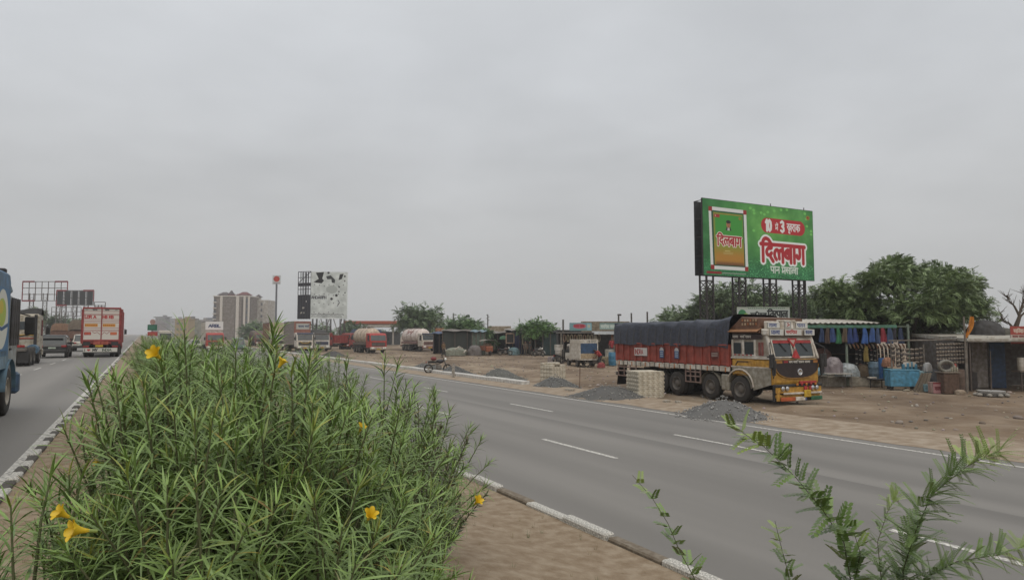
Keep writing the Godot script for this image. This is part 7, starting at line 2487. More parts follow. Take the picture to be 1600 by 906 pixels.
	drum("barrel", "tall bright blue barrel behind the chest's left corner", V(32.60, 0.31, -21.24), 0.2, 1.1, mat(Color(0.03, 0.14, 0.42), 0.45, T.grime, 0.8))
	drum("barrel", "short green barrel left of the blue chest", V(32.44, 0.34, -20.87), 0.21, 0.6, mat(Color(0.03, 0.20, 0.14), 0.45, T.grime, 0.8))
	wrapped("tan and orange cloth bundle on top of the green barrel", "cloth_bundle", "bundle", V(32.39, 1.00, -20.85), V(0.26, 0.46, 0.2), mat(Color(0.38, 0.20, 0.13), 0.9, T.grime, 1.5), 66)
	var bn := thing("bench", "low dark bench in front of the barrels", "bench", V(31.63, 0, -20.69), FACE)
	var bt := Mb.new()
	bt.box(V(0, 0.42, 0), V(1.25, 0.06, 0.35), 0.015)
	part("seat", bt, mat_of("black"), bn)
	for x: float in [-0.55, 0.0, 0.55]: post(bn, V(x, 0, 0), V(x, 0.4, 0), 0.04, mat_of("black"), "leg")
	boxy("carton", "flat white carton on the low dark bench", "carton", V(31.22, 0, -20.91) + V(0, 0.45, 0), V(0.36, 0.08, 0.26), paint(0.5, 0.48, 0.44))
	# blue chest and the packets hung above it
	var ch := thing("blue_chest", "long light blue chest with a paler right side at the stall front", "chest", V(31.98, 0, -19.58), FACE - 0.12)
	var cb := Mb.new()
	cb.box(V(-0.3, 0.52, 0), V(1.3, 0.76, 0.7), 0.03)
	part("body", cb, mat(Color(0.10, 0.34, 0.56), 0.45, T.grime, 0.6), ch)
	var cl := Mb.new()
	cl.box(V(0.64, 0.50, -0.04), V(0.58, 0.74, 0.62), 0.03)
	part("side_box", cl, mat(Color(0.25, 0.42, 0.5), 0.5, T.grime, 0.6), ch)
	var cd := Mb.new()
	cd.box(V(-0.3, 0.92, 0), V(1.34, 0.05, 0.74), 0.015)
	part("lid", cd, paint(0.14, 0.4, 0.6), ch)
	var fo := Mb.new()
	for x in [-0.85, 0.2, 0.85]: fo.box(V(x, 0.07, 0), V(0.1, 0.14, 0.5), 0.01)
	part("foot", fo, mat_of("under"), ch)
	for i in 4: drum("jar", "small blue jar standing on the lid of the blue chest", V(31.66, 0, -19.75) + turned(FACE) * V(0.1 + i * 0.19, 0.95, 0.05), 0.07 + 0.015 * (i % 2), 0.24 + 0.05 * (i % 3), paint(0.07, 0.25, 0.4, 0.4), "blue jars on the chest", false)
	boxy("price_board", "blank white card hanging below the packet net", "card", V(31.94, 1.06, -19.49), V(0.6, 0.22, 0.02), paint(0.6, 0.58, 0.54))
	packet_net("sagging net of dark packets with white tops above the blue chest", V(31.31, 2.12, -19.98), V(32.67, 2.02, -19.25), 1.0, 7, 5, 0.10)
	packet_net("net of small brown packets between the two posts of the right stall", V(32.15, 2.19, -18.38), V(33.39, 2.25, -17.70), 1.0, 11, 6, 0.0)
	for e in [["thin pole at the right end of the packet net by the blue chest", 1443, 32.3, 538], ["leaning pole at the left end of the packet net, by the barrels", 1392, 32.5, 534], ["grey pole between the packet nets, near the brown counter", 1470, 31.6, 535], ["tall pole at the right corner of the packet stall under the flag", 1508, 31.0, 495]]:
		var pb := Mb.new()
		var top = 2.6 + (522.0 - e[3]) * e[2] / 1067.0
		pb.tube([V(0, -0.1, 0), V(0.03, top * 0.5, 0), V(0.0, top, 0)], [0.05, 0.045, 0.035], 8)
		single("pole", pb, pole, e[0], "pole", {1443: V(32.55, 0, -19.16), 1392: V(31.39, 0, -20.02), 1470: V(32.55, 0, -18.36), 1508: V(32.90, 0, -17.49)}[e[1]], 0, "poles of the roadside stalls")
	var an := Mb.new()
	an.bar(V(-2.6, 0, 0), V(1.0, 0.06, 0), 0.06, 0.06)
	single("roof_pole", an, pole, "crosswise pole from which the packet nets hang", "pole", V(32.92, 2.30, -18.41), FACE, "poles of the roadside stalls")
	wrapped("black sheet heap behind the leaning planks", "covered_heap", "sheet", V(32.82, 0, -18.90), V(0.42, 0.95, 0.35), paint(0.03, 0.035, 0.045, 0.6), 67)
	for i in 4:
		var pk := Mb.new()
		pk.xf = Transform3D(Basis(Vector3(0, 0, 1), -0.55 + 0.05 * i) * Basis(Vector3.RIGHT, -0.12), V(i * 0.11, 0.42, 0.05 * i))
		pk.box(Vector3.ZERO, V(0.12, 0.95, 0.03), 0.006)
		single("plank", pk, mat(Color(0.27, 0.22, 0.16) * (0.8 + 0.15 * i), 0.9, T.bark, 2.0), "weathered plank leaning right of the blue chest", "plank", V(31.18, 0, -18.64), FACE, "planks leaning by the blue chest")
	boxy("crate", "small light blue crate at the foot of the leaning planks", "crate", V(31.32, 0, -18.34), V(0.3, 0.34, 0.3), mat(Color(0.2, 0.36, 0.44), 0.6, T.grime, 1.0))
	var cz := Canvas.new(128, 96, Color(0.58, 0.42, 0.42))
	cz.rect(0, 0, 128, 14, Color(0.42, 0.14, 0.16))
	cz.letters("kala", 20, 40, 28, 8, Color(0.35, 0.12, 0.14), true, 1.3)
	var cr := thing("carton", "white and red printed carton beside the brown counter", "carton", V(31.04, 0, -17.81), FACE)
	sign_part("printed_face", cr, printed(cz.tex(), 0.8), V(0, 0.24, 0.2), Vector2(0.46, 0.48))
	var crb := Mb.new()
	crb.box(V(0, 0.24, 0), V(0.46, 0.48, 0.36), 0.01)
	part("box", crb, paint(0.42, 0.3, 0.28), cr)
	var co := thing("counter", "brown box counter carrying a round tray and jars", "counter", V(31.33, 0, -17.43), FACE)
	var ck := Mb.new()
	ck.box(V(0, 0.44, 0), V(0.66, 0.88, 0.55), 0.02)
	part("body", ck, mat(Color(0.12, 0.075, 0.055), 0.85, T.grime, 0.9), co)
	var cp := Mb.new()
	cp.box(V(0, 0.92, 0), V(0.76, 0.06, 0.62), 0.012)
	part("top", cp, paint(0.2, 0.17, 0.14), co)
	var tr := Mb.new()
	var ring := []
	for i in 25: ring.append(V(cos(TAU * i / 24) * 0.3, 0.24 + sin(TAU * i / 24) * 0.22, 0.05))
	tr.tube(ring, [0.075], 8, false)
	single("tray_ring", tr, mat(Color(0.2, 0.2, 0.18), 0.5, T.grime, 1.4), "round grey wreath like tray standing on the brown counter", "tray", V(31.25, 0, -17.47) + V(0, 0.95, 0), FACE)
	for i in 3: drum("jar", "pale little jar standing beside the round tray on the brown counter", V(31.40, 0, -17.39) + turned(FACE) * V(0.06 + i * 0.11, 0.95, 0.1), 0.045, 0.2 + 0.08 * (i % 2), paint(0.42, 0.42, 0.36, 0.4), "jars on the brown counter", false)
	drum("bottle", "red topped bottle standing right of the round tray", V(31.63, 0, -17.26) + V(0, 0.9, 0), 0.05, 0.4, paint(0.4, 0.06, 0.04, 0.4), "", false)
	drum("barrel", "rust brown barrel right of the counter, under the packet net", V(31.96, 0, -17.31), 0.24, 1.05, mat(Color(0.13, 0.09, 0.07), 0.8, T.grime, 0.9), "", true)
	wrapped("pale sack slumped at the foot of the rust brown barrel", "sack", "sack", V(31.36, 0, -16.95), V(0.22, 0.2, 0.18), paint(0.36, 0.3, 0.24, 0.9), 68)
	wrapped("silver cloth tied to the pole above the black heap", "cloth_bundle", "bundle", V(32.49, 0.86, -18.98), V(0.2, 0.42, 0.15), paint(0.4, 0.42, 0.44, 0.6), 69)
	# flag
	var fl := thing("flag", "limp orange flag on a bamboo pole above the right shed", "flag", V(33.16, 0, -17.57), FACE)
	var fp := Mb.new()
	fp.tube([V(0, 0, 0), V(0.02, 2.0, 0), V(0.24, 3.50, 0)], [0.03, 0.025, 0.012], 7)
	part("pole", fp, pole, fl)
	var fc := Mb.new()
	fc.sheet(func(s: float, q: float): return V(0.23 - 0.30 * q - 0.02 + s * (0.13 + 0.15 * sin(PI * q)) * 1.0, lerpf(3.4, 2.42, q), 0.03 + 0.05 * sin(s * 8 + q * 3)), 8, 12)
	part("flag_cloth", fc, paint(0.62, 0.24, 0.02, 0.8), fl)
	make_shed()

func packet_net(label: String, a: Vector3, b: Vector3, h: float, nx: int, ny: int, sag: float):
	var o := (a + b) / 2
	var t := thing("packet_net", label, "packet net", o, FACE, "nets of hanging packets at the stalls")
	var wide := Vector2(b.x - a.x, b.z - a.z).length()
	var dy := b.y - a.y
	var key := "packet %d" % nx
	var m := Mb.new()
	m.box(Vector3.ZERO, V(wide / nx * 0.82, h / ny * 0.72, 0.05), 0.015)
	var top := Mb.new()
	top.box(V(0, h / ny * 0.2, 0.028), V(wide / nx * 0.8, h / ny * 0.26, 0.01), 0.003)
	var mm := m.mesh()
	var tm := top.mesh()
	var body := [paint(0.10, 0.085, 0.075, 0.5), paint(0.17, 0.14, 0.12, 0.5), paint(0.13, 0.12, 0.13, 0.5)]
	var lidm := [paint(0.5, 0.47, 0.43, 0.5), paint(0.4, 0.35, 0.3, 0.5)]
	for i in nx:
		var f := (i + 0.5) / nx
		var cord := Mb.new()
		var y0 := dy * (f - 0.5) - sag * 4 * f * (1 - f)
		cord.bar(V((f - 0.5) * wide, y0, 0), V((f - 0.5) * wide + 0.03, y0 - h, 0), 0.012, 0.012)
		part("cord", cord, paint(0.3, 0.28, 0.25), t)
		for j in ny:
			if sag > 0 and i == 0 and j > 2: continue
			var p := part("packet", mm, body[(i * 3 + j * 5) % 3], t, Transform3D(Basis(Vector3.UP, 0.2 * sin(i * 7.0 + j * 3.0)) * Basis(Vector3(0, 0, 1), 0.12 * sin(i * 3.0 + j)), V((f - 0.5) * wide, y0 - (j + 0.6) * h / ny, 0.02)))
			part("packet_top", tm, lidm[(i + j) % 2], p)

func make_shed():
	var at := V(35.33, 0, -17.31)
	var t := thing("shed", "low shed with a pale flat roof edge and dark open front, right edge", "shed", at, FACE)
	var dark := mat(Color(0.05, 0.045, 0.045), 0.9, T.grime, 0.6)
	var ro := Mb.new()
	ro.prism([Vector2(0.9, 2.26), Vector2(0.9, 2.4), Vector2(-3.4, 2.62), Vector2(-3.4, 2.46)], -2.05, 6.0, 0.0)
	part("roof", ro, mat(Color(0.5, 0.5, 0.47), 0.7, T.grime, 0.5), t)
	var bw := Mb.new()
	bw.box(V(2.0, 1.25, -3.2), V(8.0, 2.5, 0.12))
	bw.box(V(-1.95, 1.25, -1.6), V(0.12, 2.5, 3.1))
	part("wall", bw, mat(Color(0.16, 0.15, 0.145), 0.9, T.grime, 0.5), t)
	var iw := Mb.new()
	iw.box(V(-0.05, 1.15, -1.3), V(0.75, 2.3, 0.1))
	part("plaster_pier", iw, mat(Color(0.30, 0.28, 0.27), 0.9, T.grime, 0.6), t)
	var dr := Mb.new()
	dr.box(V(0.78, 1.1, -1.2), V(0.75, 2.2, 0.06), 0.01)
	part("door", dr, paint(0.03, 0.07, 0.16, 0.6), t)
	for x in [-1.85, 0.95, 3.2, 5.8]: post(t, V(x, 0, 0.75), V(x, 2.3, 0.75), 0.07, paint(0.1, 0.08, 0.07))
	var fb := Mb.new()
	fb.bar(V(-2.05, 2.28, 0.93), V(6.0, 2.28, 0.93), 0.03, 0.06)
	part("fascia", fb, paint(0.3, 0.29, 0.27), t)
	drum("drum", "dark drum inside the right shed", at + turned(FACE) * V(-1.1, 0, -0.4), 0.28, 0.8, dark)
	drum("jar", "tall white canister on the table in the right shed", at + turned(FACE) * V(0.78, 0.92, 0.35), 0.16, 0.6, paint(0.55, 0.53, 0.48, 0.5), "", false)
	var tb := thing("table", "rough dark table holding the white canister", "table", at + turned(FACE) * V(1.35, 0, 0.3), FACE)
	var tt := Mb.new()
	tt.box(V(0, 0.88, 0), V(1.6, 0.06, 0.6), 0.012)
	part("tabletop", tt, paint(0.2, 0.17, 0.14), tb)
	for x: float in [-0.7, 0.7]: post(tb, V(x, 0, 0.2), V(x, 0.86, 0.2), 0.06, paint(0.12, 0.1, 0.09), "leg")
	drum("bucket", "dull brown bucket on the ground under the shed table", at + turned(FACE) * V(1.2, 0, 0.5), 0.18, 0.42, paint(0.13, 0.1, 0.075))
	var pg := V(31.68, 0, -15.86)
	var pf := thing("round_plinth", "round whitewashed stone ring around a thin post before the shed", "plinth", pg)
	var pb := Mb.new()
	pb.lathe([Vector2(0.42, 0), Vector2(0.46, 0.1), Vector2(0.5, 0.14), Vector2(0.5, 0.22), Vector2(0.0, 0.24)], 20)
	part("ring", pb, mat(Color(0.36, 0.35, 0.33), 0.9, T.worn, 0.9), pf)
	for i in 9:
		var s := Mb.new()
		s.ball(Vector3.ZERO, V(0.12, 0.08, 0.1), 7, 5)
		part("stone", s, mat(Color(0.25, 0.23, 0.2) * (0.8 + 0.05 * i), 0.9), pf, Transform3D(Basis(Vector3.UP, i), V(cos(TAU * i / 9) * 0.56, 0.05, sin(TAU * i / 9) * 0.56)))
	var sp := Mb.new()
	sp.tube([V(0, 0.2, 0), V(0.02, 0.9, 0), V(0.05, 1.9, 0)], [0.03, 0.025, 0.012], 7)
	for i in 16: sp.tube([V(0, 0.5 + i * 0.09, 0), V(0.16 * cos(i * 2.4), 0.62 + i * 0.09, 0.16 * sin(i * 2.4))], [0.008, 0.003], 4)
	single("dry_sapling", sp, paint(0.1, 0.075, 0.06), "thin dry sapling rising from the round stone ring", "sapling", pg)
	# on the roof
	wrapped("large dark tarpaulin heap on the shed roof beneath the tree", "covered_heap", "tarpaulin", V(37.55, 0, -18.95) + V(0, 2.3, 0), V(0.75, 1.0, 0.7), paint(0.06, 0.06, 0.065, 0.8), 70)
	wrapped("low grey brown brushwood pile on the shed roof behind the red sign", "brush_pile", "brushwood", V(38.29, 0, -18.55) + V(0, 2.3, 0), V(0.6, 0.62, 0.5), mat(Color(0.16, 0.15, 0.12), 0.95, T.gravel, 2.0), 71)
	wrapped("white bundle lying on the front edge of the shed roof", "bundle", "bundle", V(34.61, 2.39, -17.26), V(0.18, 0.12, 0.12), paint(0.5, 0.5, 0.48, 0.8), 72)
	var c := Canvas.new(192, 192, Color(0.56, 0.23, 0.19))
	c.letters("silan", 34, 34, 36, 9, Color(0.72, 0.66, 0.6), true, 1.2)
	c.rect(0, 92, 192, 40, Color(0.62, 0.58, 0.54))
	c.letters("kala mala", 20, 102, 20, 5, Color(0.4, 0.14, 0.12), true, 1.2)
	c.letters("sri mala", 24, 150, 20, 5, Color(0.7, 0.6, 0.54), true, 1.2)
	var sg := thing("shop_sign", "square red and white sign standing on the shed roof at the right edge", "sign", V(35.55, 0, -16.50), FACE)
	sign_part("face", sg, printed(c.tex()), V(0, 2.56, 0), Vector2(0.86, 0.8))
	for x: float in [-0.38, 0.38]: post(sg, V(x, 2.1, -0.04), V(x, 2.9, -0.04), 0.05, paint(0.2, 0.17, 0.15))
	# canvas sellers' board behind the lorry
	var bc := Canvas.new(512, 128, Color(0.66, 0.68, 0.66))
	bc.rect(0, 0, 512, 22, Color(0.60, 0.63, 0.58))
	bc.disc(Vector2(50, 70), 40, 46, Color(0.2, 0.44, 0.28))
	bc.disc(Vector2(86, 88), 26, 30, Color(0.5, 0.6, 0.3))
	bc.disc(Vector2(46, 92), 20, 18, Color(0.2, 0.38, 0.55))
	bc.letters("tirpal".replace("ti", "it"), 296, 40, 62, 14, Color(0.1, 0.11, 0.11), true, 0.95)
	bc.letters("sri mala", 130, 60, 44, 10, Color(0.14, 0.16, 0.16), true, 0.85)
	for i in 20: bc.rect(110 + i * 18, 8, 12, 10, Color(0.32, 0.42, 0.36))
	var bd := thing("shop_board", "long white board with black lettering and a green picture behind the lorry", "sign", V(32.11, 0, -28.18), FACE)
	sign_part("face", bd, printed(bc.tex()), V(0, 3.8, 0), Vector2(3.1, 0.78))
	for x: float in [-1.3, 0.0, 1.3]: post(bd, V(x, 0, -0.06), V(x, 4.1, -0.06), 0.09, paint(0.16, 0.14, 0.12))
	var st := thing("canvas_stall", "dark low stall mostly hidden behind the red lorry", "stall", V(33.23, 0, -29.85), FACE)
	var sb := Mb.new()
	sb.box(V(0, 2.7, 0), V(7.0, 0.08, 3.0), 0.01)
	part("roof", sb, paint(0.3, 0.32, 0.32), st)
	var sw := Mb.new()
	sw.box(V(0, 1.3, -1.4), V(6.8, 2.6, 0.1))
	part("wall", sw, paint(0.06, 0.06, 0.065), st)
	for x in [-3.4, 0.0, 3.4]: post(st, V(x, 0, 1.4), V(x, 2.7, 1.4), 0.09, paint(0.12, 0.1, 0.09))
	# insulators and stakes above the tarpaulin skyline
	for e in [["wooden stake behind the left end of the tarpaulin", V(39.40, 0, -51.58), 4.46], ["thin stake above the tarpaulin, left of the trees", V(41.72, 0, -52.60), 4.64], ["tall thin stake above the middle of the tarpaulin", V(43.08, 0, -51.87), 4.76], ["electric pole above the shacks, left of the flat topped tree", V(44.69, 0, -89.76), 5.50], ["slender pole above the blue roofed shack", V(41.85, 0, -95.87), 5.81], ["short pole on the goods shop's left corner", V(33.73, 0, -52.38), 3.93]]:
		var pk_ := Mb.new()
		pk_.tube([V(0, 0, 0), V(0, e[2], 0)], [0.1, 0.08], 7)
		if "electric" in e[0]:
			for i in 4: pk_.box(V(0.12 * (1 if i % 2 else -1), e[2] - 0.1 - i * 0.25, 0), V(0.28, 0.08, 0.08), 0.02)
		elif "wooden" in e[0]: pk_.box(V(0.1, e[2] - 0.05, 0), V(0.4, 0.16, 0.16), 0.03)
		single("utility_pole", pk_, paint(0.12, 0.115, 0.11, 0.8), e[0], "pole", e[1], 0, "poles on the skyline behind the stalls")

# ---------------------------------------------------------------- goods shop, pickup, row of shacks
func make_shop():
	var at := V(37.28, 0, -51.59)
	var t := thing("goods_shop", "long open fronted goods shop with faded sign boards over its awning", "shop", at, FACE)
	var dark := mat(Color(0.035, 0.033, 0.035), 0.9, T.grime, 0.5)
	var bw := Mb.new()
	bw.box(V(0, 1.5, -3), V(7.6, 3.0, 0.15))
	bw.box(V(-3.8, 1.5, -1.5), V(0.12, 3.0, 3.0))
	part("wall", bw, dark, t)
	var ro := Mb.new()
	ro.box(V(-2.3, 2.72, -0.9), V(3.2, 0.1, 4.4), 0.02)
	part("roof", ro, paint(0.2, 0.2, 0.2), t)
	var aw := Mb.new()
	aw.xf = Transform3D(Basis(Vector3.RIGHT, 0.12), V(1.7, 2.72, 0.6))
	aw.box(Vector3.ZERO, V(4.9, 0.06, 2.2), 0.015)
	part("awning", aw, mat(Color(0.42, 0.46, 0.5), 0.5, T.grime, 0.5), t)
	var pf := Mb.new()
	pf.box(V(0.7, 3.3, -1.6), V(4.6, 1.0, 0.2), 0.03)
	part("parapet", pf, mat(Color(0.3, 0.26, 0.2), 0.9, T.grime, 0.5), t)
	var c := Canvas.new(512, 160, Color(0.42, 0.55, 0.58))
	c.disc(Vector2(230, 70), 150, 50, Color(0.66, 0.36, 0.42))
	c.letters("kala mala", 100, 44, 50, 13, Color(0.60, 0.16, 0.2), true, 1.0)
	c.rect(400, 10, 100, 140, Color(0.5, 0.64, 0.68))
	c.rect(412, 40, 60, 60, Color(0.68, 0.68, 0.6))
	c.rect(0, 130, 400, 16, Color(0.36, 0.5, 0.44))
	sign_part("sign_board", t, printed(c.tex()), V(-1.85, 3.28, 0.5), Vector2(2.05, 0.72))
	var d := Canvas.new(640, 96, Color(0.52, 0.60, 0.58))
	d.rect(0, 0, 640, 20, Color(0.4, 0.48, 0.46))
	d.letters("sriram kala mala", 20, 36, 38, 10, Color(0.72, 0.75, 0.72), true, 1.15)
	sign_part("sign_board", t, printed(d.tex()), V(1.7, 3.34, 0.4), Vector2(3.6, 0.62))
	for x in [-3.7, -0.7, 1.1, 3.6]: post(t, V(x, 0, 1.2), V(x, 2.7, 1.2), 0.09, paint(0.34, 0.33, 0.3))
	var fr := Mb.new()
	for x in [1.6, 2.7]: fr.bar(V(x, 1.3, -0.6), V(x, 2.4, -0.6), 0.07, 0.07)
	for y in [1.3, 2.4]: fr.bar(V(1.6, y, -0.6), V(2.7, y, -0.6), 0.07, 0.07)
	part("window_frame", fr, paint(0.5, 0.5, 0.48), t)
	for i in 11:
		var x := -3.4 + i * 0.33 - (0.15 if i > 4 else 0.0)
		var b := Mb.new()
		var ring := []
		for q in 13: ring.append(V(cos(TAU * q / 12) * 0.10, -0.36 + sin(TAU * q / 12) * 0.34, 0))
		b.tube(ring, [0.035], 6, false)
		single("hanging_loop", b, paint(0.42, 0.38, 0.28, 0.7) if i % 3 else paint(0.36, 0.26, 0.2, 0.7), "pale loop of hose hanging in the goods shop's front", "hose", at + turned(FACE) * V(x, 2.6, 1.1), FACE, "pale loops hanging in the goods shop")
	cloth_strip("cream cloth hanging beside the goods shop's second post", at + turned(FACE) * V(-0.55, 2.55, 1.25), 0.3, 0.9, paint(0.42, 0.4, 0.33, 0.9), 3.0, "")
	cloth_strip("orange garland hanging in the middle of the goods shop", at + turned(FACE) * V(0.95, 2.6, 1.1), 0.26, 0.9, paint(0.4, 0.17, 0.08, 0.9), 4.0, "", "hanging_garland")
	drum("barrel", "bright blue barrel at the right end of the goods shop", V(34.63, 0, -46.20), 0.34, 1.1, mat(Color(0.06, 0.24, 0.44), 0.45, T.grime, 0.8))
	boxy("cabinet", "pale cabinet behind the bright blue barrel at the goods shop", "cabinet", V(35.30, 0, -47.54), V(0.7, 1.3, 0.5), paint(0.4, 0.42, 0.4))
	boxy("crate", "cream crate with brown stains at the goods shop front", "crate", V(34.61, 0, -47.34), V(0.9, 0.7, 0.6), mat(Color(0.38, 0.33, 0.22), 0.8, T.grime, 1.4))
	person("shopkeeper in a red shirt standing at the right end of the goods shop", V(36.40, 0, -48.65) + V(0, 0.55, 0), FACE, Color(0.36, 0.04, 0.05), Color(0.08, 0.08, 0.09))
	make_pickup()
	motorcycle("large dark motorcycle with a round white pannier left of the pickup", V(32.25, 0, -50.91), FACE + 2.6, paint(0.05, 0.05, 0.055, 0.3))
	drum("barrel", "white plastic drum strapped on the motorcycle left of the pickup", V(32.25, 0, -50.91) + V(0.1, 0.75, -0.1), 0.3, 0.62, paint(0.44, 0.43, 0.42, 0.5), "", false)
	boxy("counter", "white two panelled counter behind the motorcycle left of the pickup", "counter", V(33.37, 0, -52.58) + V(0, 1.15, 0), V(0.75, 0.5, 0.4), paint(0.48, 0.48, 0.47))
	boxy("bale", "pale striped bale lying left of the pickup", "bale", V(32.28, 0, -52.03), V(0.7, 0.6, 0.5), mat(Color(0.36, 0.33, 0.36), 0.9, T.grime, 1.0))
	# two men working at a motorcycle right of the pickup
	motorcycle("dark motorcycle at the pickup's tail where two men crouch", V(31.81, 0, -44.88), FACE + 1.9, paint(0.02, 0.02, 0.025, 0.3))
	person("man in a red shirt bending over the motorcycle at the pickup's tail", V(31.99, 0, -44.44), FACE - 1.2, Color(0.40, 0.04, 0.04), Color(0.035, 0.035, 0.04), {"hip": V(0, 0.88, -0.12), "chest": V(0, 1.15, 0.12), "neck": V(0, 1.25, 0.25), "head": V(0, 1.3, 0.39), "ls": V(0.18, 1.2, 0.2), "le": V(0.24, 0.94, 0.3), "lw": V(0.16, 0.76, 0.42), "rs": V(-0.18, 1.2, 0.2), "re": V(-0.24, 0.94, 0.3), "rw": V(-0.16, 0.76, 0.42), "lh": V(0.09, 0.84, -0.12), "rh": V(-0.09, 0.84, -0.12)})
	person("man in grey with a pale blue head cloth beside the pickup's tail", V(31.84, 0, -45.20), FACE + 0.6, Color(0.09, 0.09, 0.09), Color(0.05, 0.05, 0.055), {}, Color(0.25, 0.36, 0.46, 1.0))
	wrapped("red and white cloth bundle on the ground by the bending man", "bundle", "bundle", V(31.53, 0, -43.54), V(0.3, 0.42, 0.25), mat(Color(0.42, 0.08, 0.08), 0.9, T.gravel, 1.4), 81)

func make_pickup():
	# faces away to the left; near side and rear show
	var a := V(31.50, 0.00, -48.45)
	var b := V(30.65, 0.00, -45.10)
	var d := (a - b).normalized()
	var t := thing("pickup_truck", "small white pickup with a tall cargo cage and blue rear sheet at the shops", "pickup", (a + b) / 2 + V(-d.z, 0, d.x) * 0.66, atan2(d.x, d.z))
	var white := mat(Color(0.68, 0.67, 0.64), 0.5, T.grime, 0.35)
	var f := 1.9
	var c := Mb.new()
	c.prism([Vector2(0.55, 0.42), Vector2(1.75, 0.42), Vector2(1.9, 0.6), Vector2(1.86, 1.0), Vector2(1.45, 1.66), Vector2(1.3, 1.78), Vector2(0.55, 1.8)], -0.72, 0.72, 0.06)
	part("cab", c, white, t)
	var w := Mb.new()
	w.xf = Transform3D(Basis(Vector3.RIGHT, -0.55), V(0, 1.34, 1.67))
	w.box(Vector3.ZERO, V(1.2, 0.62, 0.03), 0.01)
	part("windshield", w, mat_of("glass"), t)
	for s: float in [-1.0, 1.0]:
		var sw := Mb.new()
		sw.face([V(s * 0.735, 1.06, 1.72), V(s * 0.735, 1.06, 0.72), V(s * 0.735, 1.62, 0.72), V(s * 0.735, 1.62, 1.38)], V(s, 0, 0))
		part("side_window", sw, mat_of("glass"), t)
		var mi := Mb.new()
		mi.box(V(s * 0.85, 1.2, 1.55), V(0.16, 0.2, 0.06), 0.02)
		part("mirror", mi, mat_of("black"), t)
		var hl := Mb.new()
		hl.box(V(s * 0.5, 0.76, 1.89), V(0.24, 0.16, 0.06), 0.02)
		part("headlight", hl, mat_of("lamp"), t)
		wheel_at(t, V(s * 0.64, 0.31, 1.1), 0.31, 0.2, "steel", s)
		wheel_at(t, V(s * 0.64, 0.31, -1.05), 0.31, 0.2, "steel", s)
		var cs := Mb.new()
		cs.box(V(s * 0.74, 1.3, -0.7), V(0.04, 1.3, 2.3), 0.008)
		var side := part("cage_side", cs, white, t)
		for i in 9:
			var r := Mb.new()
			r.box(V(s * 0.77, 1.3, -1.8 + i * 0.275), V(0.04, 1.36, 0.07), 0.01)
			part("rib", r, white, side)
		var rail := Mb.new()
		rail.box(V(s * 0.76, 2.14, -0.7), V(0.06, 0.06, 2.3), 0.012)
		for i in 9: rail.box(V(s * 0.76, 2.03, -1.8 + i * 0.275), V(0.04, 0.2, 0.05))
		part("top_rail", rail, white, side)
	var bd := Mb.new()
	bd.box(V(0, 0.6, -0.7), V(1.5, 0.14, 2.36), 0.02)
	part("bed", bd, white, t)
	var fw := Mb.new()
	fw.box(V(0, 1.4, 0.46), V(1.5, 1.5, 0.05), 0.01)
	part("cage_front", fw, white, t)
	var tg := Mb.new()
	tg.box(V(0, 0.86, -1.88), V(1.5, 0.42, 0.05), 0.01)
	part("tailgate", tg, mat(Color(0.44, 0.36, 0.25), 0.6, T.grime, 1.0), t)
	var rs := Mb.new()
	rs.box(V(0, 1.45, -1.86), V(1.42, 0.84, 0.04), 0.01)
	part("rear_sheet", rs, mat(Color(0.03, 0.085, 0.20), 0.5, T.grime, 0.6), t)
	for i in 6: post(t, V(-0.68 + i * 0.27, 1.86, -1.88), V(-0.68 + i * 0.27, 2.14, -1.88), 0.05, white, "rail_post")
	post(t, V(-0.75, 2.15, -1.88), V(0.75, 2.15, -1.88), 0.06, white, "rear_rail")
	for s: float in [-0.74, 0.74]: post(t, V(s, 0.6, -1.89), V(s, 2.16, -1.89), 0.07, white, "corner_post")
	var un := Mb.new()
	for s: float in [-0.35, 0.35]: un.bar(V(s, 0.45, -1.8), V(s, 0.45, 1.4), 0.08, 0.14)
	un.bar(V(-0.6, 0.31, -1.05), V(0.6, 0.31, -1.05), 0.08, 0.08)
	un.bar(V(-0.6, 0.31, 1.1), V(0.6, 0.31, 1.1), 0.08, 0.08)
	for z in [-1.5, 0.2]: un.bar(V(-0.4, 0.45, z), V(0.4, 0.45, z), 0.08, 0.1)
	part("chassis", un, mat_of("under"), t)

func shack(label: String, at: Vector3, w: float, h: float, depth: float, roof: Material, wall: Material, open_: float, called := "shack") -> Node3D:
	var t := thing(called, label, "shack", at, FACE, "shacks along the far side of the lorry park")
	var ro := Mb.new()
	ro.sheet(func(s: float, q: float): return V(lerpf(-w / 2 - 0.2, w / 2 + 0.2, s), h + 0.25 * q + 0.06 * sin(s * 14.0 + q * 5.0), lerpf(depth / 2 + 0.4, -depth / 2, q)), 20, 6)
	ro.sheet(func(s: float, q: float): return V(lerpf(w / 2 + 0.2, -w / 2 - 0.2, s), h - 0.05 + 0.25 * q + 0.06 * sin((1 - s) * 14.0 + q * 5.0), lerpf(depth / 2 + 0.4, -depth / 2, q)), 20, 6)
	part("roof", ro, roof, t)
	var b := Mb.new()
	b.box(V(0, h / 2, -depth / 2), V(w, h, 0.1))
	for s: float in [-1.0, 1.0]: b.box(V(s * w / 2, h / 2, 0), V(0.08, h, depth))
	part("wall", b, wall, t)
	if open_ < 1.0:
		var f := Mb.new()
		f.sheet(func(s: float, q: float): return V(lerpf(-w / 2 + open_ * w, w / 2, s), lerpf(0.05, h - 0.02, q), depth / 2 + 0.06 * sin(s * 17.0)), 24, 4)
		part("front_sheet", f, wall, t)
	for i in 4: post(t, V(lerpf(-w / 2, w / 2, i / 3.0), 0, depth / 2 + 0.25), V(lerpf(-w / 2, w / 2, i / 3.0), h, depth / 2 + 0.25), 0.08, paint(0.14, 0.11, 0.09))
	return t

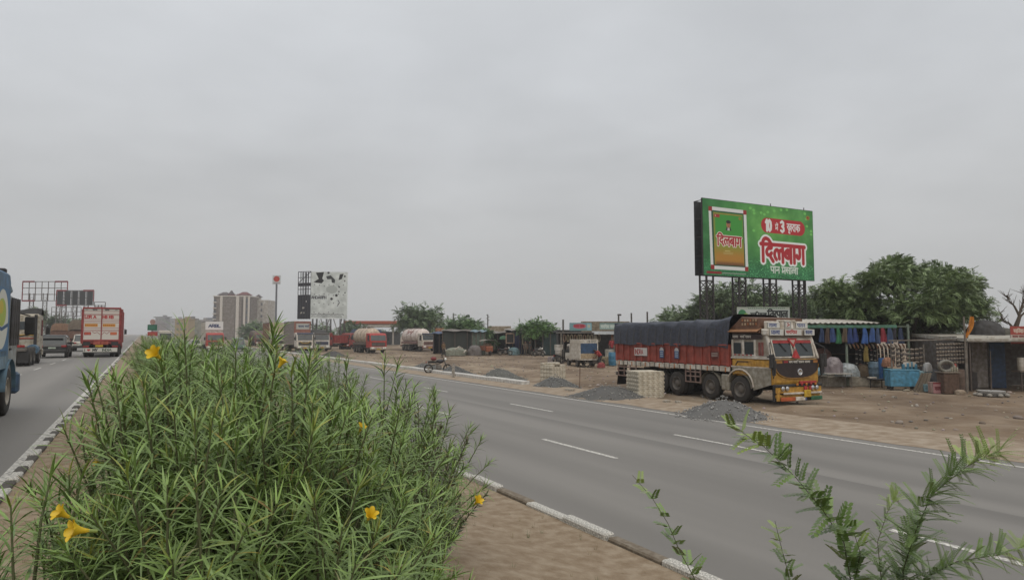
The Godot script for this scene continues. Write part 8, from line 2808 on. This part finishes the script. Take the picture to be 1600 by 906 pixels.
func make_shacks():
	var blue := mat(Color(0.07, 0.12, 0.26), 0.7, T.grime, 0.5)
	var net := mat(Color(0.075, 0.085, 0.075), 0.9, T.gravel, 0.6)
	var grey := mat(Color(0.22, 0.21, 0.205), 0.8, T.grime, 0.5)
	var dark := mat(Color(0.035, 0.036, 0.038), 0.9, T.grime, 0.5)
	shack("dark net fronted shack with a grey roof behind the pale covered pile", V(37.25, 0, -82.40), 4.8, 3.0, 3.0, grey, net, 0.0)
	shack("low shack with blue tarpaulin sides beside the white tanker", V(36.27, 0, -86.35), 2.4, 2.7, 3.0, blue, mat(Color(0.05, 0.06, 0.10), 0.8, T.grime, 0.5), 1.0)
	shack("pale green sheeted lean to, right end of the net fronted shack", V(38.31, 0, -79.54), 1.6, 2.9, 2.0, mat(Color(0.2, 0.32, 0.4), 0.6, T.grime, 0.5), mat(Color(0.16, 0.22, 0.19), 0.8, T.grime, 0.5), 0.0)
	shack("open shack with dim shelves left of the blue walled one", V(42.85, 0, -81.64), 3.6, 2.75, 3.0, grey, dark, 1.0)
	shack("shack with a blue wall and a grey tin roof", V(43.48, 0, -79.02), 2.6, 3.1, 3.0, mat(Color(0.3, 0.29, 0.28), 0.6, T.grime, 0.5), mat(Color(0.04, 0.05, 0.17), 0.8, T.grime, 0.5), 0.45)
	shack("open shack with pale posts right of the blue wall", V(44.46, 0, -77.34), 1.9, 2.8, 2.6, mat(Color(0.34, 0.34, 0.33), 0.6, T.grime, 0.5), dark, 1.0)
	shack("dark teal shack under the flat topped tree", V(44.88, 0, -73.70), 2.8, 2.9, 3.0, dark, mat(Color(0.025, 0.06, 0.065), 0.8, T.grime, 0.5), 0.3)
	var w := Mb.new()
	w.box(V(0, 1.9, 0), V(3.4, 3.8, 4.0), 0.04)
	single("plaster_house", w, mat(Color(0.36, 0.32, 0.26), 0.9, T.grime, 0.3), "plain beige walled house rising behind the open shacks", "house", V(48.10, 0, -92.47), FACE)
	w = Mb.new()
	w.box(V(0, 1.6, 0), V(2.6, 3.9, 3.0), 0.04)
	single("brick_house", w, mat(Color(0.40, 0.20, 0.12), 0.9, T.grime, 0.3), "small orange brick walled house behind the white tanker", "house", V(43.78, 0, -103.94), FACE)
	wrapped("pale grey green tarpaulin pile with white edges before the net shack", "covered_pile", "tarpaulin", V(34.08, 0, -77.28), V(1.35, 0.95, 0.9), mat(Color(0.26, 0.29, 0.25), 0.8, T.grime, 0.5), 91)
	for e in [[-1.25, 0.5], [1.2, 0.35], [0.4, 0.75]]:
		var b := Mb.new()
		b.tube([V(-0.5, 0, 0), V(0, 0.32, 0.05), V(0.5, 0.1, 0)], [0.07, 0.09, 0.06], 7)
		single("pipe_roll", b, paint(0.5, 0.48, 0.44, 0.8), "white rolled sheet end sticking out of the tarpaulin pile", "roll", V(33.75, 0, -76.54) + turned(FACE) * V(e[0], e[1], 0.2), FACE + e[0], "white rolls on the tarpaulin pile")
	wrapped("smooth grey covered mound beside the tarpaulin pile", "covered_pile", "tarpaulin", V(36.15, 0, -76.15), V(0.85, 1.25, 0.8), mat(Color(0.17, 0.16, 0.165), 0.8, T.grime, 0.5), 92)
	# orange cart with a grey canopy
	var t := thing("goods_rickshaw", "orange cargo rickshaw with a grey canopy under the leaning tree", "rickshaw", V(37.91, 0, -76.34), FACE + 0.35)
	var bx := Mb.new()
	bx.box(V(0, 0.85, -0.2), V(1.25, 0.6, 1.5), 0.04)
	bx.box(V(0, 0.75, 0.85), V(0.9, 0.7, 0.5), 0.08)
	part("body", bx, mat(Color(0.34, 0.11, 0.05), 0.6, T.grime, 0.7), t)
	var cp := Mb.new()
	cp.sheet(func(s: float, q: float): return V(lerpf(-0.85, 0.85, s), 1.75 + 0.16 * sin(PI * s) + 0.04 * sin(q * 9), lerpf(1.1, -1.1, q)), 10, 8)
	part("canopy", cp, mat(Color(0.26, 0.25, 0.23), 0.8, T.grime, 0.7), t)
	for x: float in [-0.75, 0.75]:
		for z: float in [-1.0, 1.0]: post(t, V(x * 0.8, 0.6, z * 0.9), V(x, 1.76, z), 0.05, mat_of("steel"))
	for s: float in [-1.0, 1.0]: wheel_at(t, V(s * 0.62, 0.34, -0.5), 0.34, 0.16, "steel", s)
	wheel_at(t, V(0.08, 0.3, 1.0), 0.3, 0.14)
	var ld := Mb.new()
	ld.box(V(0.1, 1.3, -0.2), V(0.9, 0.3, 0.9), 0.1)
	part("load", ld, paint(0.36, 0.26, 0.18, 0.9), t)
	motorcycle("motorcycle standing in front of the open shack with dim shelves", V(39.40, 0, -74.39), FACE + 1.4, paint(0.1, 0.06, 0.05, 0.4))
	motorcycle("motorcycle before the dark teal shack, facing the road", V(41.02, 0, -68.95), FACE + 0.8, paint(0.3, 0.3, 0.3, 0.4))
	motorcycle("motorcycle behind the light blue tarpaulin heap by the shacks", V(42.79, 0, -72.55), FACE + 1.5, paint(0.06, 0.06, 0.07, 0.4))
	wrapped("light blue tarpaulin heap before the shack with the blue wall", "covered_pile", "tarpaulin", V(41.33, 0, -75.62), V(0.75, 0.95, 0.6), mat(Color(0.14, 0.25, 0.3), 0.7, T.grime, 0.6), 93)
	wrapped("green cloth awning heap hung on the open shack's front", "cloth_bundle", "bundle", V(41.82, 0, -78.78) + V(0, 1.9, 0), V(0.8, 0.5, 0.5), mat(Color(0.10, 0.24, 0.15), 0.8, T.grime, 0.8), 94)
	person("man in brown standing before the open shack with pale posts", V(41.12, 0, -72.31), FACE, Color(0.10, 0.075, 0.055), Color(0.09, 0.075, 0.06))
	person("man in black beside the one in brown, in front of the shacks", V(41.85, 0, -72.49), FACE - 0.8, Color(0.04, 0.04, 0.042), Color(0.05, 0.045, 0.04))
	person("man in khaki walking between the shacks and the parked motorcycle", V(31.20, 0, -74.28), FACE + 0.7, Color(0.2, 0.13, 0.07), Color(0.05, 0.045, 0.04), {"lk": V(0.11, 0.5, 0.14), "la": V(0.12, 0.09, 0.2), "ra": V(-0.12, 0.12, -0.2)})
	for e in [[797, 528, 86.0, "brown framed picture panel hanging by the open shack"], [823, 531, 85.0, "cream framed panel hanging between the pale posts"]]:
		var q := thing("picture_panel", e[3], "frame", {797: V(41.42, 1.46, -76.80), 823: V(42.79, 1.31, -74.92)}[e[0]], FACE)
		var fb := Mb.new()
		for x: float in [-0.5, 0.5]: fb.bar(V(x, 0, 0), V(x, 1.2, 0), 0.14, 0.14, 0.02)
		for y in [0.0, 1.2]: fb.bar(V(-0.5, y, 0), V(0.5, y, 0), 0.14, 0.14, 0.02)
		part("frame", fb, paint(0.36, 0.26, 0.2) if e[0] == 797 else paint(0.42, 0.4, 0.28), q)
		var fi := Mb.new()
		fi.box(V(0, 0.6, -0.04), V(0.9, 1.1, 0.04))
		part("panel", fi, dark, q)

# ---------------------------------------------------------------- far buildings, filling station, signs
func windows(t: Node3D, x0: float, x1: float, y0: float, y1: float, z: float, nx: int, ny: int, w: float, h: float, m: Material):
	var b := Mb.new()
	b.box(Vector3.ZERO, V(w, h, 0.25), 0.03)
	var bm := b.mesh()
	for i in nx:
		for j in ny: part("window", bm, m, t, Transform3D(Basis(), V(lerpf(x0, x1, (i + 0.5) / nx), lerpf(y0, y1, (j + 0.5) / ny), z)))

func make_hotel():
	var at := V(39.83, 0, -354.66)
	var t := thing("hotel", "tall brown hotel with white vertical bands and red roof pavilions", "building", at, FACE)
	var brown := mat(Color(0.235, 0.21, 0.19), 0.8, T.grime, 0.1)
	var white := paint(0.72, 0.71, 0.69, 0.8)
	var dk := mat(Color(0.07, 0.075, 0.085), 0.3)
	var h := 20.6
	var b := Mb.new()
	b.box(V(-1.2, h / 2, -4), V(17.0, h, 12.0), 0.1)
	part("wall", b, brown, t)
	for e in [[-5.9, 1.2], [1.9, 1.5], [5.3, 1.0], [7.4, 0.9]]:
		var p := Mb.new()
		p.box(V(e[0], h / 2, 2.1), V(e[1], h, 0.5), 0.05)
		part("white_band", p, white, t)
	for e in [[4.1, 0.5], [0.9, 0.35], [8.0, 0.3]]:  # narrow solid strips in dark brown beside the white bands
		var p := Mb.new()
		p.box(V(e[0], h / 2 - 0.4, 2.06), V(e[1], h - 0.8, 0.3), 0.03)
		part("dark_strip", p, paint(0.09, 0.07, 0.06), t)
	var co := Mb.new()
	co.box(V(-1.2, h + 0.25, -4), V(17.6, 0.5, 12.6), 0.08)
	part("cornice", co, white, t)
	for i in 7:
		var g := Mb.new()
		g.box(V(-2.1, 1.6 + i * 2.7, 2.03), V(6.4, 0.22, 0.2))
		part("floor_band", g, paint(0.19, 0.14, 0.11), t)
	windows(t, 5.95, 6.95, 1.0, h - 0.6, 2.1, 1, 7, 1.0, 2.0, dk)
	windows(t, -9.6, -8.4, 1.0, h - 0.6, 2.05, 1, 7, 1.2, 1.7, dk)
	var bal := Mb.new()
	bal.box(Vector3.ZERO, V(1.5, 0.5, 1.0), 0.05)
	var bm := bal.mesh()
	for j in 7: part("balcony", bm, white, t, Transform3D(Basis(), V(-9.0, 1.4 + j * 2.75, 2.3)))
	# roof pavilions
	var red := paint(0.17, 0.05, 0.055, 0.8)
	var slate := paint(0.09, 0.075, 0.08, 0.8)
	for e in [[-5.8, 5.4, 1.9, slate], [3.9, 6.0, 2.0, red], [-2.6, 1.6, 2.9, slate]]:
		var r := Mb.new()
		var w: float = e[1] / 2
		var y := h + 0.9
		var q := [V(e[0] - w, y, 1.5), V(e[0] + w, y, 1.5), V(e[0] + w, y, -4.5), V(e[0] - w, y, -4.5)]
		var rl := V(e[0] - w * 0.35, y + e[2] * 0.8, -1.5)
		var rr := V(e[0] + w * 0.35, y + e[2] * 0.8, -1.5)
		r.face([q[0], q[1], rr, rl], V(0, 1, 1))
		r.face([q[2], q[3], rl, rr], V(0, 1, -1))
		r.face([q[1], q[2], rr], V(1, 1, 0))
		r.face([q[3], q[0], rl], V(-1, 1, 0))
		var rf := part("pavilion_roof", r, e[3], t)
		var s := Mb.new()
		s.box(V(e[0], h + 0.65, -1.5), V(e[1] * 0.8, 0.7, 4.5))
		part("pavilion_wall", s, paint(0.3, 0.22, 0.2), rf)
	var sg := Mb.new()
	for i in 9: sg.box(V(-2.6 + i * 0.62, h + 0.9, 2.2), V(0.4, 0.8 if i % 2 else 0.6, 0.12), 0.02)
	part("roof_lettering", sg, red, t).set_meta("kind", "stuff")
	var w2 := V(51.96, 0, -359.48)
	t = thing("white_block", "pale apartment block with dark windows and a small roof turret, right of the hotel", "building", w2, FACE)
	b = Mb.new()
	b.box(V(0, 9.8, -4), V(8.6, 19.6, 10), 0.1)
	part("wall", b, mat(Color(0.52, 0.515, 0.5), 0.85, T.grime, 0.1), t)
	windows(t, 0.2, 2.0, 1.0, 19.0, 1.02, 1, 6, 0.9, 1.3, dk)
	windows(t, -4.0, -2.6, 1.0, 19.0, 1.02, 1, 6, 1.1, 2.0, dk)
	for j in 6: part("balcony", bm, white, t, Transform3D(Basis(), V(-3.2, 1.6 + j * 3.0, 1.5)))
	var tu := Mb.new()
	tu.box(V(-1.4, 20.2, -1.5), V(2.0, 1.4, 2.0), 0.05)
	part("turret", tu, white, t)
	var tr := Mb.new()
	var c := V(-1.4, 22.6, -1.5)
	for i in 4:
		var a := V(cos(TAU * (i + 0.5) / 4) * 2.3, -1.6, sin(TAU * (i + 0.5) / 4) * 2.3)
		var d := V(cos(TAU * (i + 1.5) / 4) * 2.3, -1.6, sin(TAU * (i + 1.5) / 4) * 2.3)
		tr.face([c, c + a, c + d], V(a.x + d.x, 1, a.z + d.z))
	part("turret_roof", tr, slate, t)

func make_skyline():
	var gp := "hazy town buildings beyond the road"
	var dk := paint(0.12, 0.12, 0.12)
	# u, depth, width px, top v, colour, label
	for e in [[V(17.13, 0, -697.67), 9.0, 17.68, Color(0.26, 0.27, 0.29), "narrow grey tower with a wider top on the hazy skyline", true], [V(25.59, 0, -715.88), 12.0, 15.17, Color(0.42, 0.42, 0.42), "pale low block right of the skyline tower", false], [V(28.44, 0, -668.72), 8.5, 15.51, Color(0.40, 0.42, 0.46), "whitish block with a blue grey roof between the tower and the yellow house", true],
			[V(24.28, 0, -477.14), 8.4, 11.45, Color(0.42, 0.31, 0.13), "yellow ochre house on the skyline beyond the hedge", false], [V(30.02, 0, -519.63), 6.5, 12.71, Color(0.24, 0.23, 0.22), "dark grey block behind the yellow ochre house", false], [V(31.71, 0, -495.91), 7.0, 9.75, Color(0.28, 0.28, 0.2), "low olive house right of the yellow ochre one", false],
			[V(40.17, 0, -548.32), 6.0, 12.42, Color(0.42, 0.41, 0.4), "small pale block left of the white container lorry", false], [V(51.45, 0, -610.62), 9.0, 15.17, Color(0.2, 0.22, 0.27), "flat blue grey block behind the white container lorry", false], [V(12.70, 0, -631.65), 8.0, 10.98, Color(0.3, 0.27, 0.28), "low dull block at the left end of the skyline", false]]:
		var t := thing("town_building", e[4], "building", e[0], FACE, gp)
		var h: float = e[2]
		var b := Mb.new()
		b.box(V(0, h / 2, 0), V(e[1], h, 9.0), 0.1)
		part("wall", b, paint(e[3].r, e[3].g, e[3].b, 0.9), t)
		var p := Mb.new()
		p.box(V(0, h + 0.3, 0), V(e[1] * (1.35 if e[5] else 1.04), 0.9, 9.6), 0.1)
		p.box(V(e[1] * 0.2, h + 1.3, 0), V(e[1] * 0.3, 1.6, 3), 0.1)
		part("parapet", p, paint(e[3].r * 0.85, e[3].g * 0.85, e[3].b * 0.9, 0.9), t)
		windows(t, -e[1] * 0.42, e[1] * 0.42, 0.5, h - 0.5, 4.55, 3, maxi(2, int(h / 3.2)), e[1] * 0.16, 1.3, dk)

func make_station():
	var at := V(49.68, 0, -161.17)
	var t := thing("filling_station", "filling station canopy with an orange red band behind the tanker lorries", "filling station", at, FACE)
	var b := Mb.new()
	b.box(V(0, 5.35, 0), V(13.0, 0.75, 9.0), 0.05)
	part("canopy", b, paint(0.42, 0.1, 0.05, 0.5), t)
	var w := Mb.new()
	w.box(V(1.8, 4.6, 0.2), V(7.5, 0.7, 8.0), 0.04)
	part("white_band", w, paint(0.6, 0.6, 0.58, 0.5), t)
	for x in [-5.0, 0.0, 5.0]: post(t, V(x, 0, 3.0), V(x, 5.0, 3.0), 0.4, paint(0.45, 0.44, 0.42), "column")
	var k := Mb.new()
	k.box(V(0, 1.6, -4.5), V(11.0, 3.2, 0.3))
	part("office_wall", k, paint(0.14, 0.16, 0.18), t)
	for x in [-2.5, 2.5]:
		var p := Mb.new()
		p.box(V(x, 0.9, 2.0), V(0.9, 1.8, 0.5), 0.06)
		part("fuel_pump", p, paint(0.4, 0.12, 0.06), t)
	var s := thing("station_sign", "tall pole sign with a red disc on a white square, by the filling station", "sign", V(26.01, 0, -156.92), FACE)
	var top := 15.51
	post(s, V(0, 0, 0), V(0, top - 1.8, 0), 0.34, paint(0.16, 0.18, 0.22), "pole")
	var c := Canvas.new(128, 144, Color(0.70, 0.71, 0.71))
	c.disc(Vector2(64, 58), 46, 46, Color(0.62, 0.16, 0.11))
	c.disc(Vector2(64, 58), 30, 30, Color(0.68, 0.27, 0.2))
	c.rect(12, 52, 104, 12, Color(0.62, 0.16, 0.11))
	for i in 7: c.rect(18 + i * 14, 118, 9, 12, Color(0.35, 0.2, 0.25))
	var sf := sign_part("face", s, printed(c.tex()), V(0, top - 0.95, 0.1), Vector2(1.8, 2.0))
	var g := thing("road_signs", "round disc over a green and a red board on one post beyond the hedge", "sign", V(1.23, 0, -96.26), FACE)
	post(g, V(0, 0, -0.06), V(0, 4.43, -0.06), 0.09, paint(0.2, 0.2, 0.2), "post")
	var rc := Mb.new()
	rc.xf = Transform3D(Basis(Vector3.RIGHT, PI / 2), V(0.02, 4.11, 0.0))
	rc.lathe([Vector2(0.0, -0.02), Vector2(0.34, -0.02), Vector2(0.34, 0.02), Vector2(0, 0.02)], 20)
	part("round_sign", rc, paint(0.45, 0.3, 0.28), g)
	var g1 := Canvas.new(96, 64, Color(0.1, 0.34, 0.25))
	g1.rect(0, 0, 96, 4, Color(0.16, 0.22, 0.2))
	for i in 2: g1.rect(14, 18 + i * 18, 60, 6, Color(0.3, 0.48, 0.42))
	sign_part("green_board", g, printed(g1.tex()), V(0, 3.43, 0), Vector2(1.2, 0.72))
	var r1 := Canvas.new(96, 40, Color(0.55, 0.14, 0.13))
	for i in 2: r1.rect(10, 9 + i * 14, 72, 5, Color(0.66, 0.32, 0.28))
	sign_part("red_board", g, printed(r1.tex()), V(0.05, 2.64, 0), Vector2(1.25, 0.5))
